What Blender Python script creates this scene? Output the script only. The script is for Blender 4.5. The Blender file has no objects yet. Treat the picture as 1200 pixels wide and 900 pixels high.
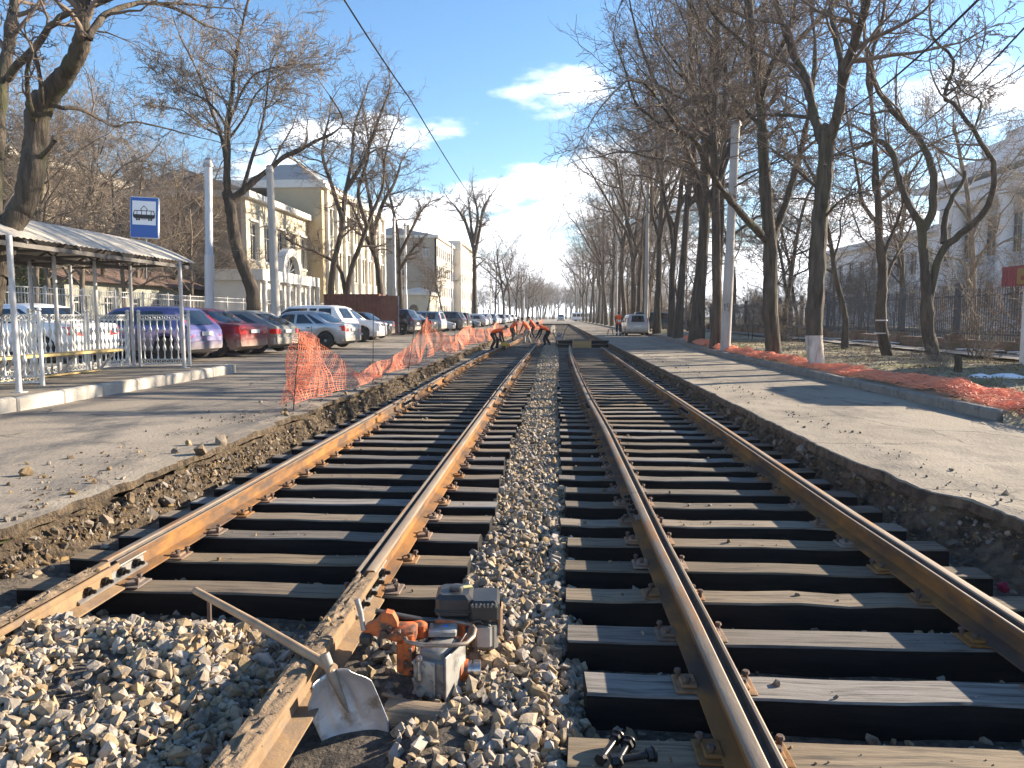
import bpy, bmesh, math, random
import numpy as np
from mathutils import Vector, Matrix, noise as mnoise
R = math.radians
S = bpy.context.scene
COL = S.collection

# ------------------------------------------------------------------ camera, sky, sun, exposure
CAM_Z = 1.42
cam_d = bpy.data.cameras.new('camera')
cam = bpy.data.objects.new('camera', cam_d)
COL.objects.link(cam)
cam.location = (0, 0, CAM_Z)
PITCH, YAW, FPX = R(5.101), R(3.2208), 885.0
cam.rotation_euler = (R(90) - PITCH, 0, YAW)
cam_d.sensor_width = 36.0
cam_d.lens = FPX / 1200 * 36
cam_d.clip_start = 0.05
cam_d.clip_end = 6000
S.camera = cam

SUN_AZ, SUN_EL = R(63), R(20)          # azimuth measured from +Y towards +X
world = bpy.data.worlds.new('World')
S.world = world
world.use_nodes = True
nt = world.node_tree
nt.nodes.clear()
def wn(t, **k):
    n = nt.nodes.new(t)
    for a, b in k.items(): setattr(n, a, b)
    return n
sky = wn('ShaderNodeTexSky', sky_type='NISHITA', sun_disc=False, sun_elevation=SUN_EL, sun_rotation=SUN_AZ,
         altitude=100, air_density=1.0, dust_density=0.15, ozone_density=2.5)
tc = wn('ShaderNodeTexCoord')
sep = wn('ShaderNodeSeparateXYZ')
nt.links.new(tc.outputs['Generated'], sep.inputs[0])
# clouds: noise on the direction projected on a flat cloud layer, only low in the sky
zc = wn('ShaderNodeMath', operation='MAXIMUM'); zc.inputs[1].default_value = 0.0
nt.links.new(sep.outputs['Z'], zc.inputs[0])
za = wn('ShaderNodeMath', operation='ADD'); za.inputs[1].default_value = 0.16
nt.links.new(zc.outputs[0], za.inputs[0])
dx = wn('ShaderNodeMath', operation='DIVIDE'); dy = wn('ShaderNodeMath', operation='DIVIDE')
nt.links.new(sep.outputs['X'], dx.inputs[0]); nt.links.new(za.outputs[0], dx.inputs[1])
nt.links.new(sep.outputs['Y'], dy.inputs[0]); nt.links.new(za.outputs[0], dy.inputs[1])
cmb = wn('ShaderNodeCombineXYZ')
nt.links.new(dx.outputs[0], cmb.inputs[0]); nt.links.new(dy.outputs[0], cmb.inputs[1])
cmb.inputs[2].default_value = 1.1
cn = wn('ShaderNodeTexNoise'); cn.inputs['Scale'].default_value = 1.5
cn.inputs['Detail'].default_value = 9; cn.inputs['Roughness'].default_value = 0.55
nt.links.new(cmb.outputs[0], cn.inputs['Vector'])
thr = wn('ShaderNodeMapRange')          # cloud cover falls with height
thr.inputs['From Min'].default_value = 0.03; thr.inputs['From Max'].default_value = 0.34
thr.inputs['To Min'].default_value = 0.30; thr.inputs['To Max'].default_value = -0.12
nt.links.new(sep.outputs['Z'], thr.inputs['Value'])
cs = wn('ShaderNodeMath', operation='ADD')
nt.links.new(cn.outputs['Fac'], cs.inputs[0]); nt.links.new(thr.outputs['Result'], cs.inputs[1])
cr = wn('ShaderNodeMapRange'); cr.interpolation_type = 'SMOOTHSTEP'
cr.inputs['From Min'].default_value = 0.55; cr.inputs['From Max'].default_value = 0.68
nt.links.new(cs.outputs[0], cr.inputs['Value'])
cl = wn('ShaderNodeRGB'); cl.outputs[0].default_value = (8.5, 8.8, 9.3, 1)
mixc = wn('ShaderNodeMix', data_type='RGBA')
nt.links.new(cr.outputs['Result'], mixc.inputs['Factor'])
hsv = wn('ShaderNodeHueSaturation'); hsv.inputs['Saturation'].default_value = 1.14; nt.links.new(sky.outputs['Color'], hsv.inputs['Color'])
nt.links.new(hsv.outputs[0], mixc.inputs['A']); nt.links.new(cl.outputs[0], mixc.inputs['B'])
bg = wn('ShaderNodeBackground'); bg.inputs['Strength'].default_value = 0.078
out = wn('ShaderNodeOutputWorld')
nt.links.new(mixc.outputs['Result'], bg.inputs['Color']); nt.links.new(bg.outputs[0], out.inputs['Surface'])

sun_d = bpy.data.lights.new('sun', 'SUN'); sun = bpy.data.objects.new('sun', sun_d); COL.objects.link(sun)
sun_d.energy = 5.0; sun_d.angle = R(0.5); sun_d.color = (1.0, 0.85, 0.66)
sun_dir = Vector((math.sin(SUN_AZ) * math.cos(SUN_EL), math.cos(SUN_AZ) * math.cos(SUN_EL), math.sin(SUN_EL)))
sun.rotation_euler = sun_dir.to_track_quat('Z', 'Y').to_euler()
sun.location = (40, 20, 40)

S.view_settings.view_transform = 'Standard'
S.view_settings.look = 'None'
S.view_settings.exposure = 1.75
S.view_settings.gamma = 1.0
S.cycles.max_bounces = 5
S.cycles.transparent_max_bounces = 8

# ------------------------------------------------------------------ helpers
def _ray(px, py):
    u, v = px - 600, 450 - py
    fw = FPX * math.cos(PITCH) + v * math.sin(PITCH)
    up = v * math.cos(PITCH) - FPX * math.sin(PITCH)
    return Vector((u * math.cos(YAW) - fw * math.sin(YAW), fw * math.cos(YAW) + u * math.sin(YAW), up))
def PZ(px, py, z):                       # survey helper: photo direction to the point at height z
    r = _ray(px, py); t = (z - CAM_Z) / r.z
    return Vector((r.x * t, r.y * t, z))
def PY(px, py, y):                       # ... to the point at distance y
    r = _ray(px, py); t = y / r.y
    return Vector((r.x * t, y, CAM_Z + r.z * t))

class MB:
    """collects shapes, then links them as ONE mesh object"""
    def __init__(s): s.v = []; s.f = []; s.m = []
    def add(s, vs, fs, mi=0):
        b = len(s.v); s.v += [tuple(v) for v in vs]
        for f in fs: s.f.append(tuple(i + b for i in f)); s.m.append(mi)
        return s
    def box(s, x0, x1, y0, y1, z0, z1, mi=0, M=None):
        vs = [(x, y, z) for z in (z0, z1) for (x, y) in ((x0, y0), (x1, y0), (x1, y1), (x0, y1))]
        if M is not None: vs = [M @ Vector(v) for v in vs]
        return s.add(vs, [(3, 2, 1, 0), (4, 5, 6, 7), (0, 1, 5, 4), (1, 2, 6, 5), (2, 3, 7, 6), (3, 0, 4, 7)], mi)
    def cbox(s, c, d, mi=0, rot=None, bev=0.0):
        """box about centre c with size d, optional Euler rotation and chamfered vertical+horizontal edges"""
        M = Matrix.Translation(c)
        if rot is not None:
            from mathutils import Euler
            M = M @ Euler(rot).to_matrix().to_4x4()
        hx, hy, hz = d[0] / 2, d[1] / 2, d[2] / 2
        if bev <= 0: return s.box(-hx, hx, -hy, hy, -hz, hz, mi, M)
        b = min(bev, hx * .9, hy * .9, hz * .9)
        rings = []
        for z, k in ((-hz, b), (-hz + b, 0), (hz - b, 0), (hz, b)):
            X, Y = hx - k, hy - k
            rings.append([(X, -Y + b), (X, Y - b), (X - b, Y), (-X + b, Y), (-X, Y - b), (-X, -Y + b), (-X + b, -Y), (X - b, -Y)])
            rings[-1] = [(p[0], p[1], z) for p in rings[-1]]
        vs = [M @ Vector(p) for r in rings for p in r]
        fs = [tuple(reversed(range(8))), tuple(range(24, 32))]
        for k in range(3):
            for i in range(8):
                j = (i + 1) % 8
                fs.append((k * 8 + i, k * 8 + j, k * 8 + 8 + j, k * 8 + 8 + i))
        return s.add(vs, fs, mi)
    def cyl(s, p0, p1, r0, r1=None, n=10, mi=0, caps=True):
        return s.tube([p0, p1], [r0, r0 if r1 is None else r1], n, mi, caps)
    def tube(s, pts, rad, n=6, mi=0, caps=True):
        pts = [Vector(p) for p in pts]
        if not hasattr(rad, '__len__'): rad = [rad] * len(pts)
        vs = []; up = None
        for i, p in enumerate(pts):
            t = (pts[min(i + 1, len(pts) - 1)] - pts[max(i - 1, 0)]).normalized()
            if up is None: up = Vector((0, 0, 1)) if abs(t.z) < .9 else Vector((1, 0, 0))
            a = t.cross(up)
            if a.length < 1e-5: a = t.cross(Vector((0.3, 1, 0.2)))
            a.normalize(); b = a.cross(t).normalized(); up = b
            for k in range(n):
                an = 2 * math.pi * k / n
                vs.append(p + (a * math.cos(an) + b * math.sin(an)) * rad[i])
        fs = []
        for i in range(len(pts) - 1):
            for k in range(n):
                j = (k + 1) % n
                fs.append((i * n + k, i * n + j, (i + 1) * n + j, (i + 1) * n + k))
        if caps:
            fs.append(tuple(reversed(range(n)))); fs.append(tuple(range((len(pts) - 1) * n, len(pts) * n)))
        return s.add(vs, fs, mi)
    def prism(s, poly, lo, hi, axis='y', mi=0, M=None):
        """extrude a 2-D polygon: axis y -> poly is (x,z); axis x -> (y,z); axis z -> (x,y)"""
        n = len(poly)
        def mk(p, t):
            return {'y': (p[0], t, p[1]), 'x': (t, p[0], p[1]), 'z': (p[0], p[1], t)}[axis]
        vs = [mk(p, lo) for p in poly] + [mk(p, hi) for p in poly]
        if M is not None: vs = [M @ Vector(v) for v in vs]
        fs = [tuple(reversed(range(n))), tuple(range(n, 2 * n))]
        for i in range(n):
            j = (i + 1) % n
            fs.append((i, j, n + j, n + i))
        return s.add(vs, fs, mi)
    def lathe(s, prof, n=16, c=(0, 0, 0), axis='z', mi=0, M=None):
        """prof: list of (radius, height along axis)"""
        vs = []
        for r, h in prof:
            for k in range(n):
                a = 2 * math.pi * k / n; x, y = r * math.cos(a), r * math.sin(a)
                v = {'z': (x, y, h), 'y': (x, h, y), 'x': (h, x, y)}[axis]
                vs.append((v[0] + c[0], v[1] + c[1], v[2] + c[2]))
        if M is not None: vs = [M @ Vector(v) for v in vs]
        fs = []
        for i in range(len(prof) - 1):
            for k in range(n):
                j = (k + 1) % n
                fs.append((i * n + k, i * n + j, (i + 1) * n + j, (i + 1) * n + k))
        fs.append(tuple(reversed(range(n)))); fs.append(tuple(range((len(prof) - 1) * n, len(prof) * n)))
        return s.add(vs, fs, mi)
    def mesh(s, name, mats, smooth=None):
        me = bpy.data.meshes.new(name)
        me.from_pydata(s.v, [], s.f)
        for m in (mats if isinstance(mats, (list, tuple)) else [mats]): me.materials.append(m)
        if any(s.m): me.polygons.foreach_set('material_index', s.m)
        bm = bmesh.new(); bm.from_mesh(me); bmesh.ops.recalc_face_normals(bm, faces=bm.faces); bm.to_mesh(me); bm.free()
        if smooth is not None:
            me.polygons.foreach_set('use_smooth', [True] * len(me.polygons))
            if smooth < 179: me.set_sharp_from_angle(angle=R(smooth))
        me.update()
        return me
    def build(s, name, mats, parent=None, smooth=None):
        return link(name, s.mesh(name, mats, smooth), parent)

def link(name, me, parent=None, loc=None, rot=None, scale=None):
    o = bpy.data.objects.new(name, me); COL.objects.link(o)
    if parent is not None: o.parent = parent
    if loc is not None: o.location = loc
    if rot is not None: o.rotation_euler = rot
    if scale is not None: o.scale = scale if hasattr(scale, '__len__') else (scale,) * 3
    return o
def np_mesh(name, V, F, mats, smooth=False, mi=None):
    """fast mesh from arrays; F is (n,k) with constant k"""
    V = np.asarray(V, np.float32); F = np.asarray(F, np.int32)
    me = bpy.data.meshes.new(name); n, k = F.shape
    me.vertices.add(len(V)); me.vertices.foreach_set('co', V.ravel())
    me.loops.add(n * k); me.loops.foreach_set('vertex_index', F.ravel())
    me.polygons.add(n); me.polygons.foreach_set('loop_start', np.arange(0, n * k, k, dtype=np.int32))
    for m in (mats if isinstance(mats, (list, tuple)) else [mats]): me.materials.append(m)
    if mi is not None: me.polygons.foreach_set('material_index', np.asarray(mi, np.int32))
    me.polygons.foreach_set('use_smooth', np.full(n, smooth))
    me.update(calc_edges=True); me.validate()
    return me
def tag(o, label=None, cat=None, group=None, kind=None):
    if label: o['label'] = label
    if cat: o['category'] = cat
    if group: o['group'] = group
    if kind: o['kind'] = kind
    return o
def thing(name, label, cat, loc=(0, 0, 0), rotz=0.0, group=None):
    o = bpy.data.objects.new(name, None); COL.objects.link(o)
    o.empty_display_size = .2; o.location = loc; o.rotation_euler = (0, 0, rotz)
    return tag(o, label, cat, group)
def struct(o): o['kind'] = 'structure'; return o

# ------------------------------------------------------------------ materials
def mat(name, c1, c2=None, scale=6.0, rough=.85, metal=0.0, bump=0.0, bscale=None, c3=None, s3=40.0, f3=.5,
        stretch=None, island=0.0, objrand=0.0, detail=6, lo=.35, hi=.65, spec=None, coord='Object'):
    m = bpy.data.materials.new(name); m.use_nodes = True
    t = m.node_tree; N = t.nodes; L = t.links; b = N['Principled BSDF']
    b.inputs['Roughness'].default_value = rough; b.inputs['Metallic'].default_value = metal
    if spec is not None: b.inputs['Specular IOR Level'].default_value = spec
    if c2 is None and bump == 0 and not island and not objrand:
        b.inputs['Base Color'].default_value = (*c1, 1); return m
    co = N.new('ShaderNodeTexCoord'); vec = co.outputs[coord]
    oi = N.new('ShaderNodeObjectInfo')
    ad = N.new('ShaderNodeVectorMath'); ad.operation = 'ADD'
    mu = N.new('ShaderNodeVectorMath'); mu.operation = 'SCALE'; mu.inputs['Scale'].default_value = 37.0
    cx = N.new('ShaderNodeCombineXYZ')
    L.new(oi.outputs['Random'], cx.inputs[0]); L.new(oi.outputs['Random'], cx.inputs[2]); L.new(cx.outputs[0], mu.inputs[0])
    L.new(vec, ad.inputs[0]); L.new(mu.outputs[0], ad.inputs[1]); vec = ad.outputs[0]
    if stretch:
        mp = N.new('ShaderNodeMapping'); mp.inputs['Scale'].default_value = stretch
        L.new(vec, mp.inputs['Vector']); vec = mp.outputs[0]
    def noise(sc, det=detail):
        n = N.new('ShaderNodeTexNoise'); n.inputs['Scale'].default_value = sc; n.inputs['Detail'].default_value = det
        n.inputs['Roughness'].default_value = .62
        L.new(vec, n.inputs['Vector']); return n.outputs['Fac']
    def mr(x, a, c):
        q = N.new('ShaderNodeMapRange'); q.inputs['From Min'].default_value = a; q.inputs['From Max'].default_value = c
        L.new(x, q.inputs['Value']); return q.outputs['Result']
    def mix(f, a, c):
        q = N.new('ShaderNodeMix'); q.data_type = 'RGBA'
        for sock, val in (('Factor', f), ('A', a), ('B', c)):
            if isinstance(val, tuple): q.inputs[sock].default_value = (*val, 1)
            elif isinstance(val, float): q.inputs[sock].default_value = val
            else: L.new(val, q.inputs[sock])
        return q.outputs['Result']
    col = mix(mr(noise(scale), lo, hi), c1, c2 or c1)
    if c3 is not None: col = mix(mr(noise(s3), 1 - f3 - .08, 1 - f3 + .08), col, c3)
    if island:
        ge = N.new('ShaderNodeNewGeometry')
        hs = N.new('ShaderNodeHueSaturation')
        v = N.new('ShaderNodeMapRange'); v.inputs['To Min'].default_value = 1 - island; v.inputs['To Max'].default_value = 1 + island
        L.new(ge.outputs['Random Per Island'], v.inputs['Value']); L.new(v.outputs['Result'], hs.inputs['Value'])
        s2 = N.new('ShaderNodeMath'); s2.operation = 'MULTIPLY'; s2.inputs[1].default_value = 7.31
        fr = N.new('ShaderNodeMath'); fr.operation = 'FRACT'
        L.new(ge.outputs['Random Per Island'], s2.inputs[0]); L.new(s2.outputs[0], fr.inputs[0])
        sv = N.new('ShaderNodeMapRange'); sv.inputs['To Min'].default_value = .45; sv.inputs['To Max'].default_value = 1.45
        L.new(fr.outputs[0], sv.inputs['Value']); L.new(sv.outputs['Result'], hs.inputs['Saturation'])
        L.new(col, hs.inputs['Color']); col = hs.outputs[0]
    if objrand:
        hs = N.new('ShaderNodeHueSaturation')
        v = N.new('ShaderNodeMapRange'); v.inputs['To Min'].default_value = 1 - objrand; v.inputs['To Max'].default_value = 1 + objrand
        L.new(oi.outputs['Random'], v.inputs['Value']); L.new(v.outputs['Result'], hs.inputs['Value'])
        s2 = N.new('ShaderNodeMath'); s2.operation = 'MULTIPLY'; s2.inputs[1].default_value = 7.31
        fr = N.new('ShaderNodeMath'); fr.operation = 'FRACT'
        L.new(oi.outputs['Random'], s2.inputs[0]); L.new(s2.outputs[0], fr.inputs[0])
        sv = N.new('ShaderNodeMapRange'); sv.inputs['To Min'].default_value = .45; sv.inputs['To Max'].default_value = 1.45
        L.new(fr.outputs[0], sv.inputs['Value']); L.new(sv.outputs['Result'], hs.inputs['Saturation'])
        L.new(col, hs.inputs['Color']); col = hs.outputs[0]
    L.new(col, b.inputs['Base Color'])
    if bump:
        bp = N.new('ShaderNodeBump'); bp.inputs['Strength'].default_value = 1.0; bp.inputs['Distance'].default_value = bump
        L.new(noise(bscale or scale * 3, 8), bp.inputs['Height']); L.new(bp.outputs[0], b.inputs['Normal'])
    return m

M = {}
M['asphalt'] = mat('asphalt', (.14, .122, .102), (.255, .218, .172), .45, .93, bump=.010, bscale=34, c3=(.085, .08, .076), s3=1.6, f3=.42, stretch=(1, .45, 1))
M['slab'] = mat('dusty concrete slab', (.17, .145, .112), (.28, .24, .185), .6, .93, bump=.012, bscale=32, c3=(.125, .108, .088), s3=1.7, f3=.43, stretch=(1, .5, 1))
M['earth'] = mat('trench earth', (.075, .052, .032), (.20, .145, .088), 7, .97, bump=.12, bscale=26, c3=(.06, .044, .03), s3=13, f3=.46)
M['earth_right'] = mat('right trench earth', (.115, .084, .056), (.24, .18, .12), 6, .97, bump=.12, bscale=22, c3=(.055, .045, .035), s3=8, f3=.45)  # brown for the right bank, a little paler than the left one
M['bed'] = mat('ballast bed', (.055, .045, .036), (.16, .13, .10), 14, .95, bump=.03, bscale=40, c3=(.05, .042, .035), s3=30, f3=.45)
M['stone'] = mat('crushed stone', (.25, .195, .135), (.345, .283, .208), 9, .95, bump=.004, bscale=60, island=.36, c3=(.15, .115, .08), s3=22, f3=.42)
M['stone_obj'] = mat('crushed stone single', (.25, .195, .135), (.345, .283, .208), 9, .95, bump=.004, bscale=60, objrand=.36, c3=(.15, .115, .08), s3=22, f3=.42)
M['clod'] = mat('earth clods', (.12, .088, .056), (.23, .175, .115), 9, .96, bump=.01, bscale=30, island=.4)
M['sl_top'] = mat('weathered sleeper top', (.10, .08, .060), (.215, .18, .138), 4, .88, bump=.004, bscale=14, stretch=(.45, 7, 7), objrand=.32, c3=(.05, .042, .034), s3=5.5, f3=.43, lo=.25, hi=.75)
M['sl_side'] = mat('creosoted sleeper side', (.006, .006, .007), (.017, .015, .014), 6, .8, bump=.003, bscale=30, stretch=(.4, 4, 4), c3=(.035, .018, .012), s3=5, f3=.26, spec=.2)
M['rust'] = mat('rusty rail', (.27, .125, .028), (.16, .074, .023), 5, .92, .0, bump=.002, bscale=70, c3=(.065, .043, .032), s3=2.6, f3=.48, stretch=(1, .5, 1))
M['rail_top'] = mat('rail head', (.20, .155, .115), (.30, .235, .17), 9, .62, .3, bump=.0015, bscale=60, c3=(.30, .15, .06), s3=5, f3=.42, stretch=(1, .25, 1))
M['old_rail'] = mat('old rail caked with dirt', (.17, .11, .06), (.25, .165, .09), 6, .9, .05, bump=.004, bscale=40, c3=(.15, .11, .08), s3=7, f3=.42)
M['groove'] = mat('rail groove', (.05, .045, .042), (.10, .085, .07), 12, .7, .3)
M['plate'] = mat('rusty tie plate', (.17, .10, .06), (.27, .17, .10), 14, .85, .2, bump=.003, bscale=50, objrand=.25)
M['spike'] = mat('rail spike', (.07, .05, .045), (.13, .09, .07), 20, .7, .4)
M['steel'] = mat('dull steel', (.33, .32, .31), (.22, .21, .20), 10, .5, .7, bump=.001, bscale=50)
M['black_bolt'] = mat('oiled black bolt', (.012, .012, .013), (.03, .028, .027), 20, .35, .4)
M['bright'] = mat('bright steel', (.55, .54, .52), (.42, .41, .40), 12, .3, .9)
M['kerb'] = mat('kerb concrete', (.42, .39, .34), (.33, .30, .26), 3, .92, bump=.004, bscale=30, c3=(.24, .22, .19), s3=4, f3=.33)
M['kerb_dark'] = mat('dirty kerb concrete', (.17, .155, .135), (.25, .225, .19), 3, .92, bump=.01, bscale=18, c3=(.10, .09, .08), s3=6, f3=.4)
M['soil'] = mat('park soil', (.10, .082, .06), (.19, .155, .11), 1.2, .97, bump=.03, bscale=14, c3=(.075, .095, .03), s3=.7, f3=.45)
M['verge'] = mat('verge turf', (.23, .19, .125), (.38, .325, .225), 1.4, .97, bump=.03, bscale=22, c3=(.16, .165, .06), s3=.55, f3=.42)
M['path'] = mat('park path', (.20, .185, .165), (.28, .26, .235), 1, .9, bump=.004, bscale=30)
M['snow'] = mat('old snow', (.82, .84, .87), (.70, .72, .75), 5, .6, bump=.02, bscale=12)
M['bark'] = mat('bark', (.04, .031, .023), (.11, .085, .063), 7, .95, bump=.06, bscale=14, stretch=(1, 1, .16), c3=(.05, .05, .024), s3=2.2, f3=.34)
M['bark_near'] = mat('furrowed mossy bark', (.035, .028, .021), (.11, .087, .064), 9, .95, bump=.10, bscale=11, stretch=(1, 1, .14), c3=(.065, .072, .026), s3=2.4, f3=.38)
M['bark_pale'] = mat('pale bark', (.13, .105, .08), (.21, .17, .125), 6, .95, bump=.02, bscale=16, stretch=(1, 1, .25))
M['twig'] = mat('twigs', (.11, .082, .064), (.17, .13, .10), 3, .9)
M['twig_pale'] = mat('pale twigs', (.19, .15, .115), (.27, .22, .17), 3, .9)
M['lime'] = mat('lime wash on bark', (.55, .50, .45), (.22, .17, .13), 6, .95, bump=.02, bscale=14, stretch=(1, 1, .3), lo=.42, hi=.7)
M['galv'] = mat('galvanised pole', (.46, .46, .47), (.38, .38, .39), 3, .5, .35, stretch=(1, 1, .3))
M['conc_pole'] = mat('concrete pole', (.42, .40, .37), (.33, .31, .285), 2, .9, bump=.003, bscale=30, stretch=(1, 1, .4))
M['orange'] = mat('orange plastic net', (.92, .28, .13), (.80, .26, .14), 5, .6)
M['wire'] = mat('black cable', (.012, .012, .013))

def weather_road(m):
    """cracks, tyre streaks and drifted dust on the paving"""
    t = m.node_tree; N = t.nodes; L = t.links; b = N['Principled BSDF']; src = b.inputs['Base Color'].links[0].from_socket
    co = N.new('ShaderNodeTexCoord'); nz = N.new('ShaderNodeTexNoise'); nz.inputs['Scale'].default_value = 1.7; nz.inputs['Detail'].default_value = 5
    L.new(co.outputs['Object'], nz.inputs['Vector'])
    ad = N.new('ShaderNodeMix'); ad.data_type = 'RGBA'; ad.blend_type = 'ADD'; ad.inputs['Factor'].default_value = .55
    L.new(co.outputs['Object'], ad.inputs['A']); L.new(nz.outputs['Color'], ad.inputs['B'])
    vo = N.new('ShaderNodeTexVoronoi'); vo.feature = 'DISTANCE_TO_EDGE'; vo.inputs['Scale'].default_value = .42; L.new(ad.outputs['Result'], vo.inputs['Vector'])
    m1 = N.new('ShaderNodeMapRange'); m1.inputs['From Min'].default_value = .004; m1.inputs['From Max'].default_value = .011; m1.inputs['To Min'].default_value = .75; m1.inputs['To Max'].default_value = 0; L.new(vo.outputs['Distance'], m1.inputs['Value'])
    n2 = N.new('ShaderNodeTexNoise'); n2.inputs['Scale'].default_value = .5; L.new(co.outputs['Object'], n2.inputs['Vector'])
    m2 = N.new('ShaderNodeMapRange'); m2.inputs['From Min'].default_value = .46; m2.inputs['From Max'].default_value = .56; L.new(n2.outputs['Fac'], m2.inputs['Value'])
    mu = N.new('ShaderNodeMath'); mu.operation = 'MULTIPLY'; L.new(m1.outputs['Result'], mu.inputs[0]); L.new(m2.outputs['Result'], mu.inputs[1])
    mp = N.new('ShaderNodeMapping'); mp.inputs['Scale'].default_value = (2.2, .03, 1); L.new(co.outputs['Object'], mp.inputs['Vector'])
    n3 = N.new('ShaderNodeTexNoise'); n3.inputs['Scale'].default_value = 1; n3.inputs['Detail'].default_value = 5; L.new(mp.outputs[0], n3.inputs['Vector'])
    m3 = N.new('ShaderNodeMapRange'); m3.inputs['From Min'].default_value = .5; m3.inputs['From Max'].default_value = .68; m3.inputs['To Max'].default_value = .45; L.new(n3.outputs['Fac'], m3.inputs['Value'])
    n4 = N.new('ShaderNodeTexNoise'); n4.inputs['Scale'].default_value = 130; n4.inputs['Detail'].default_value = 2; L.new(co.outputs['Object'], n4.inputs['Vector'])
    x1 = N.new('ShaderNodeMix'); x1.data_type = 'RGBA'; L.new(m3.outputs['Result'], x1.inputs['Factor']); L.new(src, x1.inputs['A']); x1.inputs['B'].default_value = (.26, .22, .165, 1)
    x2 = N.new('ShaderNodeMix'); x2.data_type = 'RGBA'; L.new(mu.outputs[0], x2.inputs['Factor']); L.new(x1.outputs['Result'], x2.inputs['A']); x2.inputs['B'].default_value = (.05, .045, .04, 1)
    hv = N.new('ShaderNodeHueSaturation'); mv = N.new('ShaderNodeMapRange'); mv.inputs['From Min'].default_value = .3; mv.inputs['From Max'].default_value = .7; mv.inputs['To Min'].default_value = .72; mv.inputs['To Max'].default_value = 1.28
    L.new(n4.outputs['Fac'], mv.inputs['Value']); L.new(mv.outputs['Result'], hv.inputs['Value']); L.new(x2.outputs['Result'], hv.inputs['Color']); L.new(hv.outputs[0], b.inputs['Base Color'])
weather_road(M['asphalt']); weather_road(M['slab'])

random.seed(7); rng = np.random.default_rng(7)
def N3(x, y, z=0.0, s=1.0): return mnoise.noise(Vector((x * s, y * s, z * s)))
def fbm(x, y, z=0.0, s=1.0, o=4): return mnoise.fractal(Vector((x * s, y * s, z * s)), 1.0, 2.1, o)
def road_l(x): return 0.03 * max(0.0, min(12.0, -3.65 - x))     # the left carriageway climbs gently to the car park
def kerb_x(y): return 6.02 + 1.15 * sstep(27, 54, y)
def sstep(a, b, x):
    t = max(0., min(1., (x - a) / (b - a))); return t * t * (3 - 2 * t)

# ------------------------------------------------------------------ ground, roads, trench
TR_END = 150.0
me = np_mesh('ground', [(-2500, -60, -.8), (2500, -60, -.8), (2500, 3500, -.8), (-2500, 3500, -.8)], [(0, 1, 2, 3)], M['soil'])
struct(link('ground', me))

def rows(y0, y1):
    ys = [y0]
    while ys[-1] < y1: ys.append(ys[-1] + max(.045, ys[-1] * .0115 if ys[-1] > 0 else .2))
    return ys
YS = rows(-2.0, TR_END)
def left_edge(y): return -3.62 - .04 * min(y, 40) / 10 * .8 + .035 * fbm(1.3, y, 0, .9, 4) + .022 * fbm(7.7, y, 0, 7, 4) - .07 * sstep(.25, .30, N3(3.1, y, 0, 1.1)) - .025 * sstep(.1, .2, N3(9.1, y, 0, 3.1))
def right_edge(y):
    col = 1 - sstep(5.2, 8.2, y)
    return 2.92 + .022 * fbm(4.3, y, 0, .9, 4) + .022 * fbm(2.7, y, 0, 7, 4) + .025 * sstep(.18, .28, N3(6.1, y, 0, 2.1)) + col * (.28 + .16 * fbm(9.1, y, 0, 1.6, 4))
def grid_obj(name, row_fn, mats, mi_fn=None, smooth=True, parent=None, ys=YS):
    V = []; n = None
    for y in ys:
        r = row_fn(y); n = len(r); V += r
    F = []; MI = []
    for i in range(len(ys) - 1):
        for k in range(n - 1):
            F.append((i * n + k, i * n + k + 1, (i + 1) * n + k + 1, (i + 1) * n + k))
            MI.append(mi_fn(k) if mi_fn else 0)
    me = np_mesh(name, V, F, mats, smooth, MI)
    return link(name, me, parent)

def left_row(y):
    e = left_edge(y); r = []
    th = .060 + .03 * N3(5, y, 0, .8)
    for off in (17., 13., 9., 6., 4., 2.6, 1.8, 1.3, .95, .7, .5, .35, .22, .12, .05, .012):
        x = e - off
        b = .030 * max(0, fbm(x, y, 0, 2.2, 4)) * sstep(1.7, .5, off) + .004 * N3(x, y, 5, 1.0)
        r.append((x, y, road_l(x) + b))
    r.append((e, y, -.012)); r.append((e + .01 * N3(8, y, 0, 9), y, -th))
    r.append((e - .10, y, -th - .012))
    return r
struct(grid_obj('road', left_row, [M['asphalt'], M['slab'], M['earth']], lambda k: 2 if k >= 15 else 1 if k >= 12 else 0, smooth=False))
def right_row(y):
    e = right_edge(y); r = []
    r.append((e + .10, y, -.11)); r.append((e, y, -.10 + .02 * N3(5, y, 3, .9))); r.append((e, y, -.008))
    for off in (.015, .06, .14, .26, .42, .6, .8, 1.0, 1.3, 1.7, 2.1, 2.6, kerb_x(y) - e):
        x = min(e + off, kerb_x(y))
        b = .022 * max(0, fbm(x, y, 3, 2.6, 4)) * (sstep(1.2, .8, abs(x - 3.55)) * .8) + .004 * N3(x, y, 5, 1.0)
        r.append((x, y, b))
    return r
struct(grid_obj('side_road', right_row, [M['slab'], M['earth_right']], lambda k: 1 if k < 2 else 0, smooth=False))
def wall_row(side):
    def f(y):
        e = left_edge(y) if side < 0 else right_edge(y); r = []
        K = 20
        for k in range(K):
            t = k / (K - 1)
            z = -.10 - t * .40
            lean = (.01 + .08 * t ** 1.4) * (1.0 if side < 0 else .75)
            if side > 0: lean += .25 * t * (1 - sstep(5.2, 8.2, y))
            d = .075 * fbm(y, z * 2, 3 + side, 2.0, 5) + .060 * abs(fbm(y, z * 2.0, 9 + side, 9, 4))
            x = e - side * (lean - .10 * (1 - t) + d)
            r.append((x, y + .03 * N3(y, z, 2, 9), z + .03 * fbm(y, z, 14, 5, 3)))
        return r
    return f
yw = [y for y in YS if y < 90]
struct(grid_obj('earth_bank', wall_row(-1), [M['earth']], smooth=False, ys=yw))
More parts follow.
